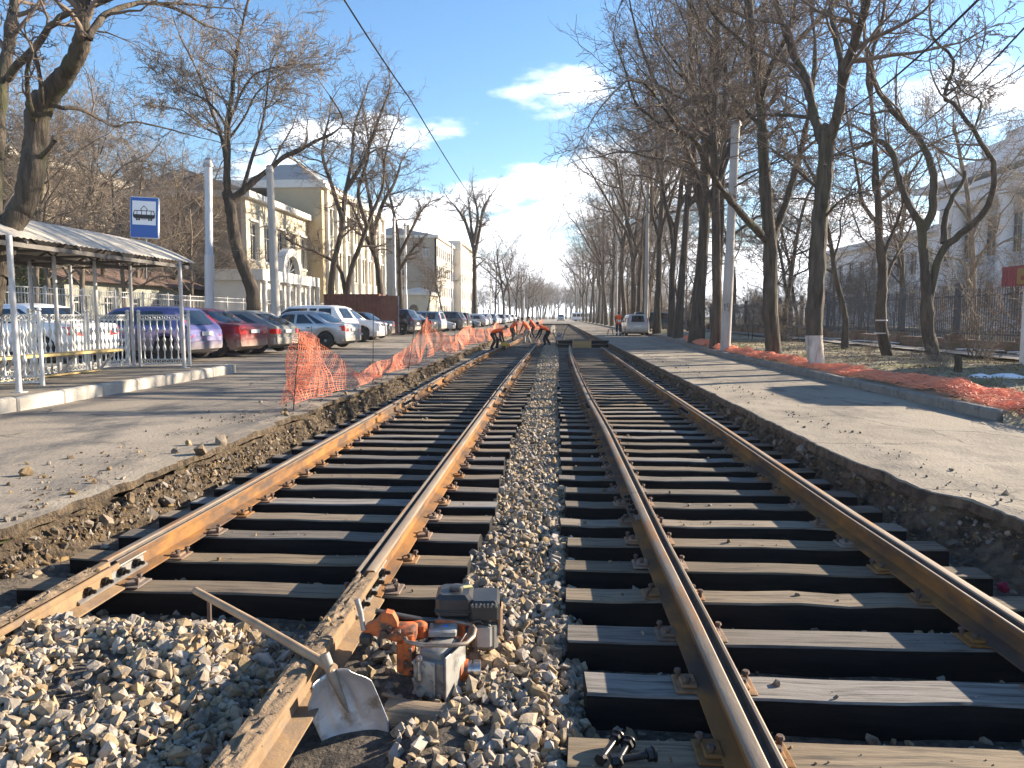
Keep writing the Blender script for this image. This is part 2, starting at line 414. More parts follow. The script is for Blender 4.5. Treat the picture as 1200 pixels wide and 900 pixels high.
struct(grid_obj('earth_bank', wall_row(1), [M['earth_right']], smooth=False, ys=yw))

# trench floor / ballast bed, with the heap of stone in the foreground
def heap(x, y):
    h = -.42 + .125 * sstep(13, 34, y) + .02 * N3(x, y, 0, 3) + .01 * N3(x, y, 3, 11)
    c = sstep(-.75, -.45, x) * sstep(.22, -.02, x)
    h += .055 * c
    g = sstep(4.25, 3.55, y) * sstep(-3.9, -3.3, x) * (1 - sstep(-1.35, -1.12, x))
    bump = .235 + .045 * fbm(x, y, 1, 1.3, 3)
    bump -= .10 * sstep(-1.9, -1.2, x) + .10 * sstep(2.9, 2.2, y)
    h += g * bump
    g2 = sstep(4.0, 3.3, y) * sstep(-1.15, -1.0, x) * (1 - sstep(-.1, .1, x))
    h += g2 * (.05 + .05 * N3(x, y, 8, 2.5))
    h += .14 * sstep(-3.1, -3.6, x) * sstep(7, 3.5, y)
    return h
def bed_row(y):
    xs = np.concatenate([np.arange(-4.3, .45, .06), np.arange(.45, 3.9, .17)]) if y < 14 else np.linspace(-4.3, 3.9, 101)
    return [(x, y, heap(x, y)) for x in xs]
ysn = [y for y in YS if y < 14]; ysf = [y for y in YS if y >= 13.9]
bed = struct(grid_obj('ballast_bed', bed_row, [M['bed']], smooth=False, ys=ysn))
M['sand'] = mat('sandy ballast bed', (.22, .18, .13), (.33, .28, .21), 5, .95, bump=.02, bscale=30, c3=(.14, .115, .085), s3=12, f3=.4)
struct(grid_obj('ballast_bed', bed_row, [M['sand']], smooth=False, ys=ysf))

# stones: a few convex hulls
def hull(seed, n=11):
    rr = random.Random(seed); bm = bmesh.new()
    a, b, c = .56, rr.uniform(.36, .5), rr.uniform(.26, .40)
    for _ in range(n):
        v = Vector((rr.uniform(-1, 1), rr.uniform(-1, 1), rr.uniform(-1, 1)))
        v /= max(abs(v.x), abs(v.y), abs(v.z)); v = v.lerp(v.normalized(), .45) * rr.uniform(.88, 1.05)
        bm.verts.new((v.x * a + v.y * .12, v.y * b, v.z * c))
    bmesh.ops.convex_hull(bm, input=bm.verts)
    for v in [v for v in bm.verts if not v.link_faces]: bm.verts.remove(v)
    bmesh.ops.triangulate(bm, faces=bm.faces); bm.verts.index_update()
    V = np.array([v.co[:] for v in bm.verts]); F = np.array([[v.index for v in f.verts] for f in bm.faces]); bm.free()
    return V, F
HULL = [hull(s, 13 + s % 7) for s in range(18)]
def rot_mat(r):
    q = r.normal(size=4); q /= np.linalg.norm(q); w, x, y, z = q
    return np.array([[1 - 2 * (y * y + z * z), 2 * (x * y - z * w), 2 * (x * z + y * w)],
                     [2 * (x * y + z * w), 1 - 2 * (x * x + z * z), 2 * (y * z - x * w)],
                     [2 * (x * z - y * w), 2 * (y * z + x * w), 1 - 2 * (x * x + y * y)]])
def stone_mass(name, pts, m, label, parent=None):
    Vs, Fs, b = [], [], 0
    for (x, y, z, s) in pts:
        V, F = HULL[rng.integers(len(HULL))]
        Vs.append(V @ rot_mat(rng).T * s + (x, y, z)); Fs.append(F + b); b += len(V)
    o = link(name, np_mesh(name, np.concatenate(Vs), np.concatenate(Fs), m), parent)
    if label: tag(o, label, 'gravel', kind='stuff')
    else: o['kind'] = 'stuff'
    return o
def dirt(x, y):     # patches of black soil without stone round the machine and the heap's foot
    a = N3(x, y, 4, 1.7)
    near = sstep(.62, .40, math.hypot((x + .72) / 1.0, (y - 3.15) / 1.3))
    return a + near * .9 + 2.0 * (abs(x + .83) < .17 and 2.72 < y < 3.12)
big = []; small = []
for _ in range(15000):                                   # heap
    x = rng.uniform(-3.75, -1.14); y = rng.uniform(1.75, 4.28)
    if y > 4.05 + .12 * N3(x, 0, 0, 3) and x > -3.0: continue
    if dirt(x, y) > .42 and rng.random() < .8: continue
    if abs(x + 2.75) < .085 and y > 3.3 and rng.random() < .75: continue
    s = float(np.clip(rng.lognormal(math.log(.037), .42), .014, .085))
    small.append((x, y, heap(x, y) + rng.uniform(-.3, .35) * s + .01, s))
for _ in range(14000):                                   # strip between the tracks
    y = 2.0 + 20 * rng.random() ** 1.6; x = rng.uniform(-.62, .16)
    if dirt(x, y) > .5 and rng.random() < .85: continue
    s = float(np.clip(rng.lognormal(math.log(.043), .34), .018, .085))
    small.append((x, y, heap(x, y) + rng.uniform(-.2, .4) * s + .012, s))
for _ in range(1500):                                   # right of the old rail
    x = rng.uniform(-1.0, -.3); y = rng.uniform(1.9, 4.1)
    if dirt(x, y) > 1.9 or (dirt(x, y) > .3 and rng.random() < .85): continue
    s = float(np.clip(rng.lognormal(math.log(.055), .35), .025, .10))
    small.append((x, y, heap(x, y) + rng.uniform(-.3, .35) * s + .01, s))
for _ in range(7000):                                   # between the sleepers
    y = 2.0 + 26 * rng.random() ** 1.5; x = rng.choice([rng.uniform(-3.5, -.6), rng.uniform(.1, 3.0)])
    if x < -.5 and y < 4.2: continue
    s = float(np.clip(rng.lognormal(math.log(.05), .3), .03, .08))
    small.append((x, y, heap(x, y) + rng.uniform(-.2, .2) * s, s))
small.sort(key=lambda p: -p[3] / max(p[1], 1.9) * (1 if p[0] < .2 else 0))
big, small = small[:290], small[290:]
stone_mass('gravel', small, M['stone'], 'pale crushed stone ballast in the heap and between the tracks')
tgv = [np_mesh('stone', V, F, M['stone_obj']) for V, F in HULL]
for (x, y, z, s) in big:
    link('stone', tgv[rng.integers(len(tgv))], bed, (x, y, z + .01), tuple(rng.uniform(0, 6.28, 3)), s)
far = []
for _ in range(5200):
    y = rng.uniform(20, 75); x = rng.uniform(-.6, .14); s = rng.uniform(.06, .12)
    far.append((x, y, heap(x, y) + .02, s))
stone_mass('gravel', far, M['stone'], 'far strip of pale crushed stone between the two tracks')
# clods and crumbs on the road edges and on the bank faces
cl = []
for _ in range(2400):
    y = 3.5 + 30 * rng.random() ** 1.7; x = left_edge(y) - abs(rng.normal(0, .55)) - .1
    if N3(x, y, 11, .8) < -.12: continue
    s = float(np.clip(rng.lognormal(math.log(.017), .65), .006, .11)); cl.append((x, y, road_l(x) + .2 * s, s))
for (px, py, s) in ((258, 519, .17), (236, 530, .15), (222, 521, .10), (336, 487, .10), (205, 530, .08)):
    p = PZ(px, py, .02); cl.append((p.x, p.y, .03, s))
for _ in range(420):
    y = 4 + 30 * rng.random() ** 1.6; x = 3.5 + rng.normal(0, .18)
    s = float(np.clip(rng.lognormal(math.log(.014), .6), .006, .06)); cl.append((max(x, right_edge(y) + .06), y, .012, s))
for _ in range(3200):
    y = 3.2 + 26 * rng.random() ** 1.5; t = rng.random(); x = left_edge(y) + .0 + .09 * t ** 1.4
    s = float(np.clip(rng.lognormal(math.log(.026), .6), .01, .15)); cl.append((x, y, -.12 - .36 * t, s))
for _ in range(1800):
    y = 4.0 + 22 * rng.random() ** 1.5; t = rng.random(); x = right_edge(y) - .02 - .2 * t ** 1.4
    s = float(np.clip(rng.lognormal(math.log(.026), .6), .01, .12)); cl.append((x, y, -.12 - .36 * t, s))
for _ in range(900):                                    # grit lying on the sleepers
    y = 2.3 + 14 * rng.random() ** 1.4; left = rng.random() < .5
    k = round((y - (4.50 if left else 1.13)) / (.545 if left else .555)); y = (4.50 if left else 1.13) + k * (.545 if left else .555) + rng.uniform(-.09, .09)
    if left and y < 4.35: continue
    x = rng.uniform(-3.2, -.7) if left else rng.uniform(.2, 2.7)
    s = float(np.clip(rng.lognormal(math.log(.009), .7), .004, .045)); cl.append((x, y, -.26 + .25 * s, s))
stone_mass('rubble', cl, M['clod'], 'crumbled earth and broken asphalt along the trench edges')

# ------------------------------------------------------------------ the two tram tracks
H_RAIL = .170
PROF = [(-.088, 0), (.088, 0), (.088, .010), (.014, .028), (.009, .108), (.024, .122), (.058, .128), (.061, .134), (.061, .163), (.055, .166),
        (.044, .164), (.034, .134), (.010, .134), (.003, .164), (-.004, .170), (-.046, .170), (-.054, .165), (-.056, .150), (-.052, .134), (-.010, .118), (-.014, .028), (-.088, .010)]
PMI = [0] * len(PROF)
for k in (8, 9, 13, 14, 15, 16): PMI[k] = 1
for k in (7, 17): PMI[k] = 0
for k in (10, 11, 12): PMI[k] = 2
def rail_mesh(pts, flip, mats, z0=-.248, wide=1.0):
    """sweep the grooved profile along (x, y) points"""
    V = []; n = len(PROF)
    for i, p in enumerate(pts):
        a = pts[max(i - 1, 0)]; b = pts[min(i + 1, len(pts) - 1)]
        t = Vector((b[0] - a[0], b[1] - a[1])).normalized(); nx, ny = t.y, -t.x
        for (u, w) in PROF:
            q = -u if flip else u
            V.append((p[0] + nx * q * wide, p[1] + ny * q * wide, z0 + w + (p[2] if len(p) > 2 else 0)))
    mb = MB(); F = []; mi = []
    for i in range(len(pts) - 1):
        for k in range(n):
            j = (k + 1) % n
            F.append((i * n + k, i * n + j, (i + 1) * n + j, (i + 1) * n + k)); mi.append(PMI[k])
    F.append(tuple(range(n))); mi.append(0)
    F.append(tuple(range((len(pts) - 1) * n, len(pts) * n))); mi.append(0)
    mb.v, mb.f, mb.m = V, F, mi
    return mb.mesh('rail', mats, smooth=35)
def interp(path, y):
    for (a, b) in zip(path[:-1], path[1:]):
        if a[1] <= y <= b[1]:
            t = (y - a[1]) / (b[1] - a[1]); return a[0] + (b[0] - a[0]) * t
    return path[0][0] if y < path[0][1] else path[-1][0]
RM = [M['rust'], M['rail_top'], M['groove']]; OM = [M['old_rail'], M['old_rail'], M['old_rail']]
def sleeper_mesh(seed, L, w=.215, h=.20):
    rr = random.Random(seed); mb = MB(); n = 10; V = []; b = .010
    for i in range(n + 1):
        x = -L / 2 + L * i / n; j = lambda s: rr.uniform(-s, s)
        yo = j(.010); zo = j(.007)
        ring = [(-w / 2 + yo, -h), (w / 2 + yo, -h), (w / 2 + yo, -b + zo), (w / 2 - b + yo + j(.004), zo), (-w / 2 + b + yo + j(.004), zo), (-w / 2 + yo, -b + zo)]
        V += [(x + (j(.008) if i in (0, n) else 0), y, z) for y, z in ring]
    F = []; mi = []
    for i in range(n):
        for k in range(6):
            j2 = (k + 1) % 6
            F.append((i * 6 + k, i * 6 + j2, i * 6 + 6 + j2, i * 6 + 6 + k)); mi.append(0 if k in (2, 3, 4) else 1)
    F += [tuple(reversed(range(6))), tuple(range(n * 6, n * 6 + 6))]; mi += [1, 1]
    mb.v, mb.f, mb.m = V, F, mi
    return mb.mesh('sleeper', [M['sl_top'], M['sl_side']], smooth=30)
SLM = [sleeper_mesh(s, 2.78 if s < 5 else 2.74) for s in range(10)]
def plate_mesh():
    mb = MB(); mb.cbox((0, 0, .006), (.36, .17, .012), 0, bev=.004)
    for sx in (-1, 1):
        mb.cbox((sx * .115, .0, .020), (.075, .12, .018), 0, bev=.006)                      # clip
        for yy in (-.035, .045):
            mb.cyl((sx * (.125 if yy < 0 else .155), yy, .01), (sx * (.125 if yy < 0 else .155), yy, .050), .011, n=7, mi=1)
            mb.cyl((sx * (.125 if yy < 0 else .155), yy, .045), (sx * (.125 if yy < 0 else .155), yy, .058), .019, .015, n=7, mi=1)
    return mb.mesh('rail_plate', [M['plate'], M['spike']], smooth=30)
PLM = plate_mesh()
def fish_mesh(side):
    """joint bar with four bolts, side = +1 on the +x face of the web"""
    mb = MB(); s = side
    mb.prism([(s * .016, .030), (s * .050, .022), (s * .052, .036), (s * .026, .050), (s * .024, .092), (s * .046, .112), (s * .044, .122), (s * .012, .112)], -.36, .36, 'y', 0)
    for yy in (-.27, -.10, .08, .25):
        mb.cyl((s * .02, yy, .072), (s * .058, yy, .072), .026, n=6, mi=1)
        mb.cyl((s * .055, yy, .072), (s * .085, yy, .072), .014, n=8, mi=1)
        mb.cyl((s * .085, yy, .072), (s * .092, yy, .072), .010, n=8, mi=1)
    return mb.mesh('fishplate', [M['steel'], M['black_bolt']], smooth=30)
FISH = {1: fish_mesh(1), -1: fish_mesh(-1)}
def track(label, y0, pitch, xc, railL, railR, joints, half):
    t = thing('tram_track', label, 'track', (xc, 0, -.44))
    dx, dz = -xc, .44
    k = 0; y = y0
    rest = []
    while y < TR_END:
        rr = random.Random(int(y * 1000) + int(xc * 7))
        xj, yj, ra = rr.uniform(-.05, .05), rr.uniform(-.02, .02), rr.uniform(-.012, .012)
        if y < 70:
            s = link('sleeper', SLM[rr.randrange(5) + (0 if xc < 0 else 5)], t, (xj, y + yj, -.26 + dz + rr.uniform(-.004, .004)), (0, 0, ra + (math.pi if rr.random() < .5 else 0)))
            flip = abs(s.rotation_euler.z) > 1
            if y < 32:
                for path in (railL, railR):
                    if path[-1][1] < y: continue
                    xr = interp(path, y)
                    lx = (xr - xc - xj) * (-1 if flip else 1)
                    link('rail_plate', PLM, s, (lx, 0, .001), (0, 0, 0 if not flip else 0))
        else: rest.append(y)
        y += pitch; k += 1
    mb = MB()
    for y in rest:
        mb.box(-half + random.uniform(-.05, .05), half + random.uniform(-.05, .05), y - .125, y + .125, .0, .18)
        for k in range(6): mb.m[-1 - k] = 1
        mb.m[-5] = 0
    o = mb.build('sleeper', [M['sl_top'], M['sl_side']], t); o['kind'] = 'stuff'
    for path, flip, js in ((railL, False, joints[0]), (railR, True, joints[1])):
        cuts = [path[0][1]] + [j for j in js if j > path[0][1]] + [path[-1][1]]
        for a, b in zip(cuts[:-1], cuts[1:]):
            n = max(2, int((b - a) / 1.2) + 1)
            g = .004
            pts = [(interp(path, yy) + dx, yy, dz) for yy in np.linspace(a + g, b - g, n)]
            link('rail', rail_mesh(pts, flip, RM), t)
        for j in js:
            xr = interp(path, j) + dx
            for sd in (1, -1):
                link('fishplate', FISH[sd], t, (xr, j, -.248 + dz))
    return t
LL = [(-2.75, 4.4), (-2.74, 5.6), (-2.76, 9.6), (-2.78, 14.1), (-2.82, 20.3), (-2.83, 28), (-2.66, 36), (-2.45, 46), (-2.38, 56)]
LR = [(-1.11, 4.3), (-1.12, 7.3), (-1.13, 11.4), (-1.14, 16.3), (-1.13, 22), (-1.05, 34), (-.96, 48)]
RL = [(.72, 1.0), (.73, 3.4), (.715, 4.7), (.715, 6.2), (.71, 10.3), (.65, 14), (.62, 20.3), (.64, 28), (.72, 35), (.80, 39.3)]
RR = [(2.31, 1.0), (2.30, 3.8), (2.27, 5.85), (2.28, 10.4), (2.24, 17.9), (2.28, 28), (2.32, 37.5)]
trk_l = track('left tram track, rusty grooved rails on creosoted sleepers, ending at the bent workers', 4.50, .545, -1.945, LL, LR, ([4.4, 13.9, 17.2, 26], [4.3, 16.3, 27]), 1.39)
trk_r = track('right tram track, rusty grooved rails on creosoted sleepers, ending at the sleeper pile', 1.13, .555, 1.47, RL, RR, ([6.4, 13.6, 25], [13.0, 24]), 1.37)
for (xa, ya, flip) in ((-2.75, 4.4, False), (-1.11, 4.3, True)):
    me_r = rail_mesh([(xa + .02, yy, -.006) for yy in np.linspace(.3, ya - .012, 6)], flip, OM, wide=1.04)
    link('old_rail', me_r, trk_l, (1.945, 0, .44))['label'] = 'old worn rail caked with dirt'
# dirt packed in the grooves and on the heads of the old rails
mb = MB(); dv = []
V = []; F = []
for (xa, y1) in ((-2.73, 4.25), (-1.09, 4.2)):
    b0 = len(V); ysd = np.arange(.4, y1, .025)
    for y in ysd:
        for k in range(7):
            u = k / 6 * 2 - 1; V.append((xa + 1.945 + u * .052, y, .44 - .083 + (.012 * fbm(y, u, 3, 3, 3) + .016 * fbm(y, u * .3, 5, 9, 4) + .006) * (1 - u * u) + .004))
    F += [(b0 + i * 7 + k, b0 + i * 7 + k + 1, b0 + i * 7 + 8 + k, b0 + i * 7 + 7 + k) for i in range(len(ysd) - 1) for k in range(6)]
    for _ in range(110):
        y = rng.uniform(1.4, y1); x = xa + rng.normal(0, .03)
        dv.append((x + 1.945, y, -.072 + .44 + rng.uniform(-.012, .004), float(np.clip(rng.lognormal(math.log(.014), .5), .006, .05))))
link('dirt_cover', np_mesh('dirt_cover', V, F, mat('caked dirt', (.15, .105, .065), (.25, .18, .115), 7, .97, bump=.01, bscale=50, c3=(.08, .06, .04), s3=14, f3=.42), False), trk_l)
o = stone_mass('dirt_crust', dv, M['clod'], None, trk_l)

# pile of sleepers across the right track, wooden box in front of it
p = thing('sleeper_pile', 'black sleepers stacked across the right track beyond its rail ends', 'sleepers', (1.55, 41.8, -.26))
for (x, y, z, ra) in ((0, .5, .18, .01), (.03, 0, .18, -.02), (.02, .25, .365, .03), (.1, .62, .365, -.02), (-.05, -.36, .18, .04)):
    link('sleeper', SLM[int(rng.integers(5, 10))], p, (x, y, z), (0, 0, ra))
b = thing('wooden_crate', 'small yellowish wooden box on the sleepers before the black sleeper pile', 'crate', (1.45, 40.3, -.255))
mb = MB()
M['wood_y'] = mat('yellowish wood', (.40, .28, .13), (.30, .20, .09), 8, .85, stretch=(.3, 4, 4))
mb.box(-.42, .42, -.02, 0, .02, .38); mb.box(-.42, .42, .30, .32, .02, .38); mb.box(-.42, -.40, 0, .3, .02, .38); mb.box(.40, .42, 0, .3, .02, .38); mb.box(-.4, .4, 0, .3, .02, .05)
mb.build('box', M['wood_y'], b)
mb = MB(); mb.box(-.50, -.42, -.04, .02, 0, .48); mb.box(.42, .50, -.04, .02, 0, .48); mb.build('corner_post', M['wood_y'], b)
for i, (px, py, ra, ln) in enumerate(((708, 428, .35, .55), (716, 428, -.2, .35))):
    q = PZ(px, py, -.26)
    o = tag(MB().cbox((0, 0, .03), (ln, .12, .05), bev=.01).build('wood_offcut', M['wood_y']), ('long' if i == 0 else 'short') + ' pale wood offcut lying on the far sleepers of the right track', 'plank')
    o.location = (q.x, q.y, -.258); o.rotation_euler = (0, 0, ra)

# ------------------------------------------------------------------ bare trees
def tube_batch(polys, sides):
    """polys: list of (points (n,3), radii (n)); returns vertices and quads"""
    groups = {}
    for p, r in polys: groups.setdefault(len(p), []).append((p, r))
    Vs, Fs, b = [], [], 0
    ang = np.arange(sides) * 2 * np.pi / sides
    for n, L in groups.items():
        P = np.array([q[0] for q in L], np.float64); Rr = np.array([q[1] for q in L], np.float64); m = len(L)
        T = np.empty_like(P); T[:, 1:-1] = P[:, 2:] - P[:, :-2]; T[:, 0] = P[:, 1] - P[:, 0]; T[:, -1] = P[:, -1] - P[:, -2]
        T /= np.linalg.norm(T, axis=2, keepdims=True) + 1e-9
        D = P[:, -1] - P[:, 0]
        ref = np.where((np.abs(D[:, 2]) > .75 * np.linalg.norm(D, axis=1))[:, None], np.array([1., .13, 0]), np.array([.05, .1, 1.]))
        A = np.cross(T, ref[:, None, :]); A /= np.linalg.norm(A, axis=2, keepdims=True) + 1e-9
        B = np.cross(T, A)
        ring = P[:, :, None, :] + Rr[:, :, None, None] * (A[:, :, None, :] * np.cos(ang)[None, None, :, None] + B[:, :, None, :] * np.sin(ang)[None, None, :, None])
        Vs.append(ring.reshape(-1, 3))
        base = (np.arange(m) * n * sides)[:, None, None] + (np.arange(n - 1) * sides)[None, :, None] + b
        k = np.arange(sides)[None, None, :]; k2 = (k + 1) % sides
        Fs.append(np.stack([base + k, base + k2, base + sides + k2, base + sides + k], -1).reshape(-1, 4))
        b += m * n * sides
    return np.concatenate(Vs), np.concatenate(Fs)
def perp(d, rr):
    v = Vector((rr.gauss(0, 1), rr.gauss(0, 1), rr.gauss(0, 1))); v -= d * v.dot(d)
    return v.normalized() if v.length > 1e-4 else Vector((1, 0, 0))
SEG = [12, 8, 6, 5, 4, 3]
DEF = dict(wig=[.06, .17, .22, .26, .28], trop=[.02, .045, .03, .01, .0], ang=[0, 56, 50, 48, 45], n=[0, 10, 9, 7, 5], ratio=[0, .60, .48, .44, .44],
           rr=[0, .55, .55, .5, .55], rmin=.0065, depth=4, first=.38)
def grow(p, d, L, r, lv, P, out, rr, start=0.0):
    n = SEG[lv]; pts = [Vector(p)]; rad = [r]; d = Vector(d).normalized()
    for i in range(n):
        d = (d + Vector((rr.gauss(0, 1), rr.gauss(0, 1), rr.gauss(0, 1))) * P['wig'][lv] + Vector((0, 0, P['trop'][lv]))).normalized()
        pts.append(pts[-1] + d * (L / n)); rad.append(max(r * (1 - (.82 if lv else .6) * (i + 1) / n), P['rmin']))
    out[lv].append((pts, rad))
    spawn(pts, rad, L, lv, P, out, rr, start)
def spawn(pts, rad, L, lv, P, out, rr, start):
    if lv >= P['depth']: return
    k = P['n'][lv + 1]; k = max(1, int(round(k * (rr.uniform(.8, 1.2)))))
    m = len(pts) - 1
    for c in range(k):
        t = start + (1 - start) * ((c + rr.uniform(.15, .95)) / k) ** .9
        t = min(t, .985); i = min(int(t * m), m - 1); f = t * m - i
        q = pts[i].lerp(pts[i + 1], f); rq = rad[i] + (rad[i + 1] - rad[i]) * f
        d = (pts[i + 1] - pts[i]).normalized()
        a = R(P['ang'][lv + 1] * rr.uniform(.65, 1.25))
        dd = d * math.cos(a) + perp(d, rr) * math.sin(a)
        if dd.z < -.25: dd.z *= .3
        l = L * P['ratio'][lv + 1] * (1.15 - .6 * t) * rr.uniform(.7, 1.25)
        grow(q, dd, l, max(min(rq * P['rr'][lv + 1] * rr.uniform(.8, 1.15), rq * .9), P['rmin']), lv + 1, P, out, rr, .12 if lv else .2)
    # leader continues from the tip
    if lv >= 1 and lv < P['depth']:
        d = (pts[-1] - pts[-2]).normalized()
        grow(pts[-1], d, L * .45, rad[-1], min(lv + 1, P['depth']), P, out, rr, .1)
def to_np(L): return [(np.array([v[:] for v in p]), np.array(r)) for p, r in L]
def relief(me):
    """furrows, ridges and knots in the bark as real relief"""
    n = len(me.vertices); co = np.empty(n * 3, np.float32); no = np.empty(n * 3, np.float32)
    me.vertices.foreach_get('co', co); me.vertex_normals.foreach_get('vector', no); co = co.reshape(-1, 3); no = no.reshape(-1, 3)
    d = np.array([.030 * (abs(mnoise.noise(Vector((x * 11, y * 11, z * 1.3)))) - .25) + .045 * mnoise.noise(Vector((x * 2.6, y * 2.6, z * 1.9))) for x, y, z in co.tolist()])
    me.vertices.foreach_set('co', (co + no * d[:, None]).astype(np.float32).ravel()); me.update()
def tree_meshes(out, bark, twig, rough=False):
    V, F = tube_batch(to_np(out[0]), 30 if rough else 12)
    # irregular bark relief on the trunk
    tm = np_mesh('trunk', V, F, bark, True)
    if rough: relief(tm)
    b1 = out[1]; parts = []
    if b1:
        V, F = tube_batch(to_np(b1), 7); parts.append(('limbs', np_mesh('limbs', V, F, bark, True)))
    V2, F2, off = [], [], 0
    for lv, sd in ((2, 5), (3, 4), (4, 3)):
        if out[lv]:
            V, F = tube_batch(to_np(out[lv]), sd); V2.append(V); F2.append(F + off); off += len(V)
    if V2: parts.append(('crown', np_mesh('crown', np.concatenate(V2), np.concatenate(F2), twig, True)))
    return tm, parts
def proto(seed, H, r, bark='bark', twig='twig', **kw):
    P = {**DEF, **kw}; rr = random.Random(seed); out = [[] for _ in range(6)]
    grow((0, 0, -.3), (rr.gauss(0, .05), rr.gauss(0, .05), 1), H * P.get('tl', .75), r, 0, P, out, rr, P['first'])
    pts, rad = out[0][0]; rad[0] = r * 1.45; rad[1] = r * 1.08
    if P.get('fork'):
        for _ in range(P['fork']):
            i = rr.randrange(4, 7); a = R(rr.uniform(18, 32)); d = Vector((0, 0, 1)); dd = d * math.cos(a) + perp(d, rr) * math.sin(a)
            grow(pts[i], dd, H * .55, rad[i] * .75, 1, P, out, rr, .25)
    return tree_meshes(out, M[bark], M[twig])
def put_tree(pr, name, label, loc, rotz=0, sc=1.0, group=None, first=[0]):
    t = thing(name, label, 'tree', loc, rotz, group); t.scale = sc if hasattr(sc, '__len__') else (sc,) * 3
    tm, parts = pr
    link('trunk', tm, t)
    for n, me in parts: link(n, me, t)
    return t
def hand_tree(name, label, base, limbs, seed, P, bark='bark', twig='twig', group=None, lvl=None):
    """limbs: list of (points, r0, r1, start, length scale for its children); the first one is the trunk"""
    P = {**DEF, **P}; rr = random.Random(seed); out = [[] for _ in range(6)]
    base = Vector(base)
    for i, (pts, r0, r1, st) in enumerate(limbs):
        pts = [Vector(p) - base for p in pts]
        # resample with a smooth curve
        q = []; n = len(pts)
        res = 9 if i == 0 or r0 > .11 else 3
        for s in range((n - 1) * res + 1):
            u = s / res; k = min(int(u), n - 2); f = u - k
            p0, p1, p2, p3 = pts[max(k - 1, 0)], pts[k], pts[k + 1], pts[min(k + 2, n - 1)]
            c = .5 * ((2 * p1) + (p2 - p0) * f + (2 * p0 - 5 * p1 + 4 * p2 - p3) * f * f + (3 * p1 - p0 - 3 * p2 + p3) * f ** 3)
            c += Vector((rr.gauss(0, 1), rr.gauss(0, 1), rr.gauss(0, 1))) * r0 * (.09 if res == 3 else .025)
            q.append(c)
        m = len(q) - 1
        rad = [r0 + (r1 - r0) * (s / m) ** .9 for s in range(m + 1)]
        if i == 0: rad[0] *= 1.35; rad[1] *= 1.1
        L = sum((q[s + 1] - q[s]).length for s in range(m))
        out[0 if i == 0 or r0 > .11 else 1].append((q, rad))
        if st is not None: spawn(q, rad, min(L, 7.0), 1, P, out, rr, st)
    tm, parts = tree_meshes(out, M[bark], M[twig], base.y < 45)
    t = thing(name, label, 'tree', base, 0, group)
    link('trunk', tm, t)
    for n, me in parts: link(n, me, t)
    return t

PR = [proto(11, 17, .26, fork=1), proto(12, 19, .30, fork=2, first=.45), proto(13, 15, .20, first=.3, n=[0, 11, 8, 7, 5]),
      proto(14, 18, .24, fork=2, first=.4, ang=[0, 48, 50, 48, 45]), proto(15, 13, .15, first=.3, n=[0, 10, 8, 7, 6]),
      proto(16, 20, .33, fork=3, first=.5, bark='bark_near')]
PP = [proto(21, 15, .17, bark='bark_pale', twig='twig_pale', first=.25, n=[0, 11, 8, 8, 6]), proto(22, 18, .30, bark='bark', twig='twig_pale', fork=2, first=.3)]
def shrub(seed, h, n, twig='twig_pale'):
    rr = random.Random(seed); out = [[] for _ in range(6)]
    P = {**DEF, 'depth': 4, 'n': [0, 0, 0, 6, 4], 'rmin': .005, 'wig': [.1, .2, .2, .25, .25]}
    for _ in range(n):
        d = Vector((rr.gauss(0, .5), rr.gauss(0, .5), 1)); 
        grow((rr.gauss(0, .12), rr.gauss(0, .12), -.05), d, h * rr.uniform(.6, 1.1), .016, 2, P, out, rr, .15)
    V2, F2, off = [], [], 0
    for lv, sd in ((2, 4), (3, 3), (4, 3)):
        if out[lv]:
            V, F = tube_batch(to_np(out[lv]), sd); V2.append(V); F2.append(F + off); off += len(V)
    return np_mesh('branches', np.concatenate(V2), np.concatenate(F2), M[twig], True)
SHR = [shrub(31, 2.4, 12), shrub(32, 1.6, 14), shrub(33, 3.2, 14, 'twig')]

GZ = .30                                                   # height of the planted ground on the right
def vz(x, y=0.0):
    """ground height right of the side road"""
    f = sstep(9.0, 11.0, y)
    return .13 * f + (GZ - .13 * f) * sstep(6.3, 7.6 + 1.5 * (1 - f), x) + .03 * fbm(x, y, 2, .5, 3) + .05 * sstep(13, 40, x)
# ---- right-hand trees in the row along the kerb, drawn limb by limb
def limb(y, *px): return [PY(a, b, y + dy) for (a, b, dy) in px]
Z = 19.3
hand_tree('roadside_tree', 'dark tree with a white limewashed trunk base, nearest to the side road kerb', (6.55, Z, .2), [
    ([(6.55, Z, .05)] + limb(Z, (954, 380, 0), (957, 330, 0), (960, 270, .1), (966, 215, .2), (969, 168, .2), (972, 150, .2)), .205, .185, None),
    (limb(Z, (969, 175, .2), (955, 140, .4), (945, 95, .9), (928, 60, 1.3), (915, 20, 1.8), (900, -40, 2.6), (890, -120, 3.4)), .14, .05, .25),
    (limb(Z, (970, 170, .2), (982, 130, -.2), (990, 85, -.5), (1003, 45, -1.0), (1016, 0, -1.5), (1028, -70, -2), (1035, -150, -3)), .15, .05, .25),
    (limb(Z, (985, 120, -.2), (985, 70, .3), (975, 20, .8), (972, -50, 1.2), (966, -140, 1.6)), .09, .035, .2),
    (limb(Z, (964, 225, .2), (940, 205, .6), (925, 190, 1.1), (905, 175, 1.6)), .05, .02, .2),
    (limb(Z, (960, 140, .3), (925, 135, 1), (890, 135, 1.9), (855, 140, 2.8)), .06, .02, .3),
    (limb(Z, (962, 260, .1), (985, 235, -.3), (1010, 225, -.9)), .04, .015, .2)],
    101, dict(n=[0, 0, 11, 9, 7], ratio=[0, .5, .44, .44, .44]), 'bark_near')
mb = MB(); q = limb(Z, (954, 432, 0), (954, 400, 0), (955, 388, 0))
hand = bpy.data.objects['roadside_tree']
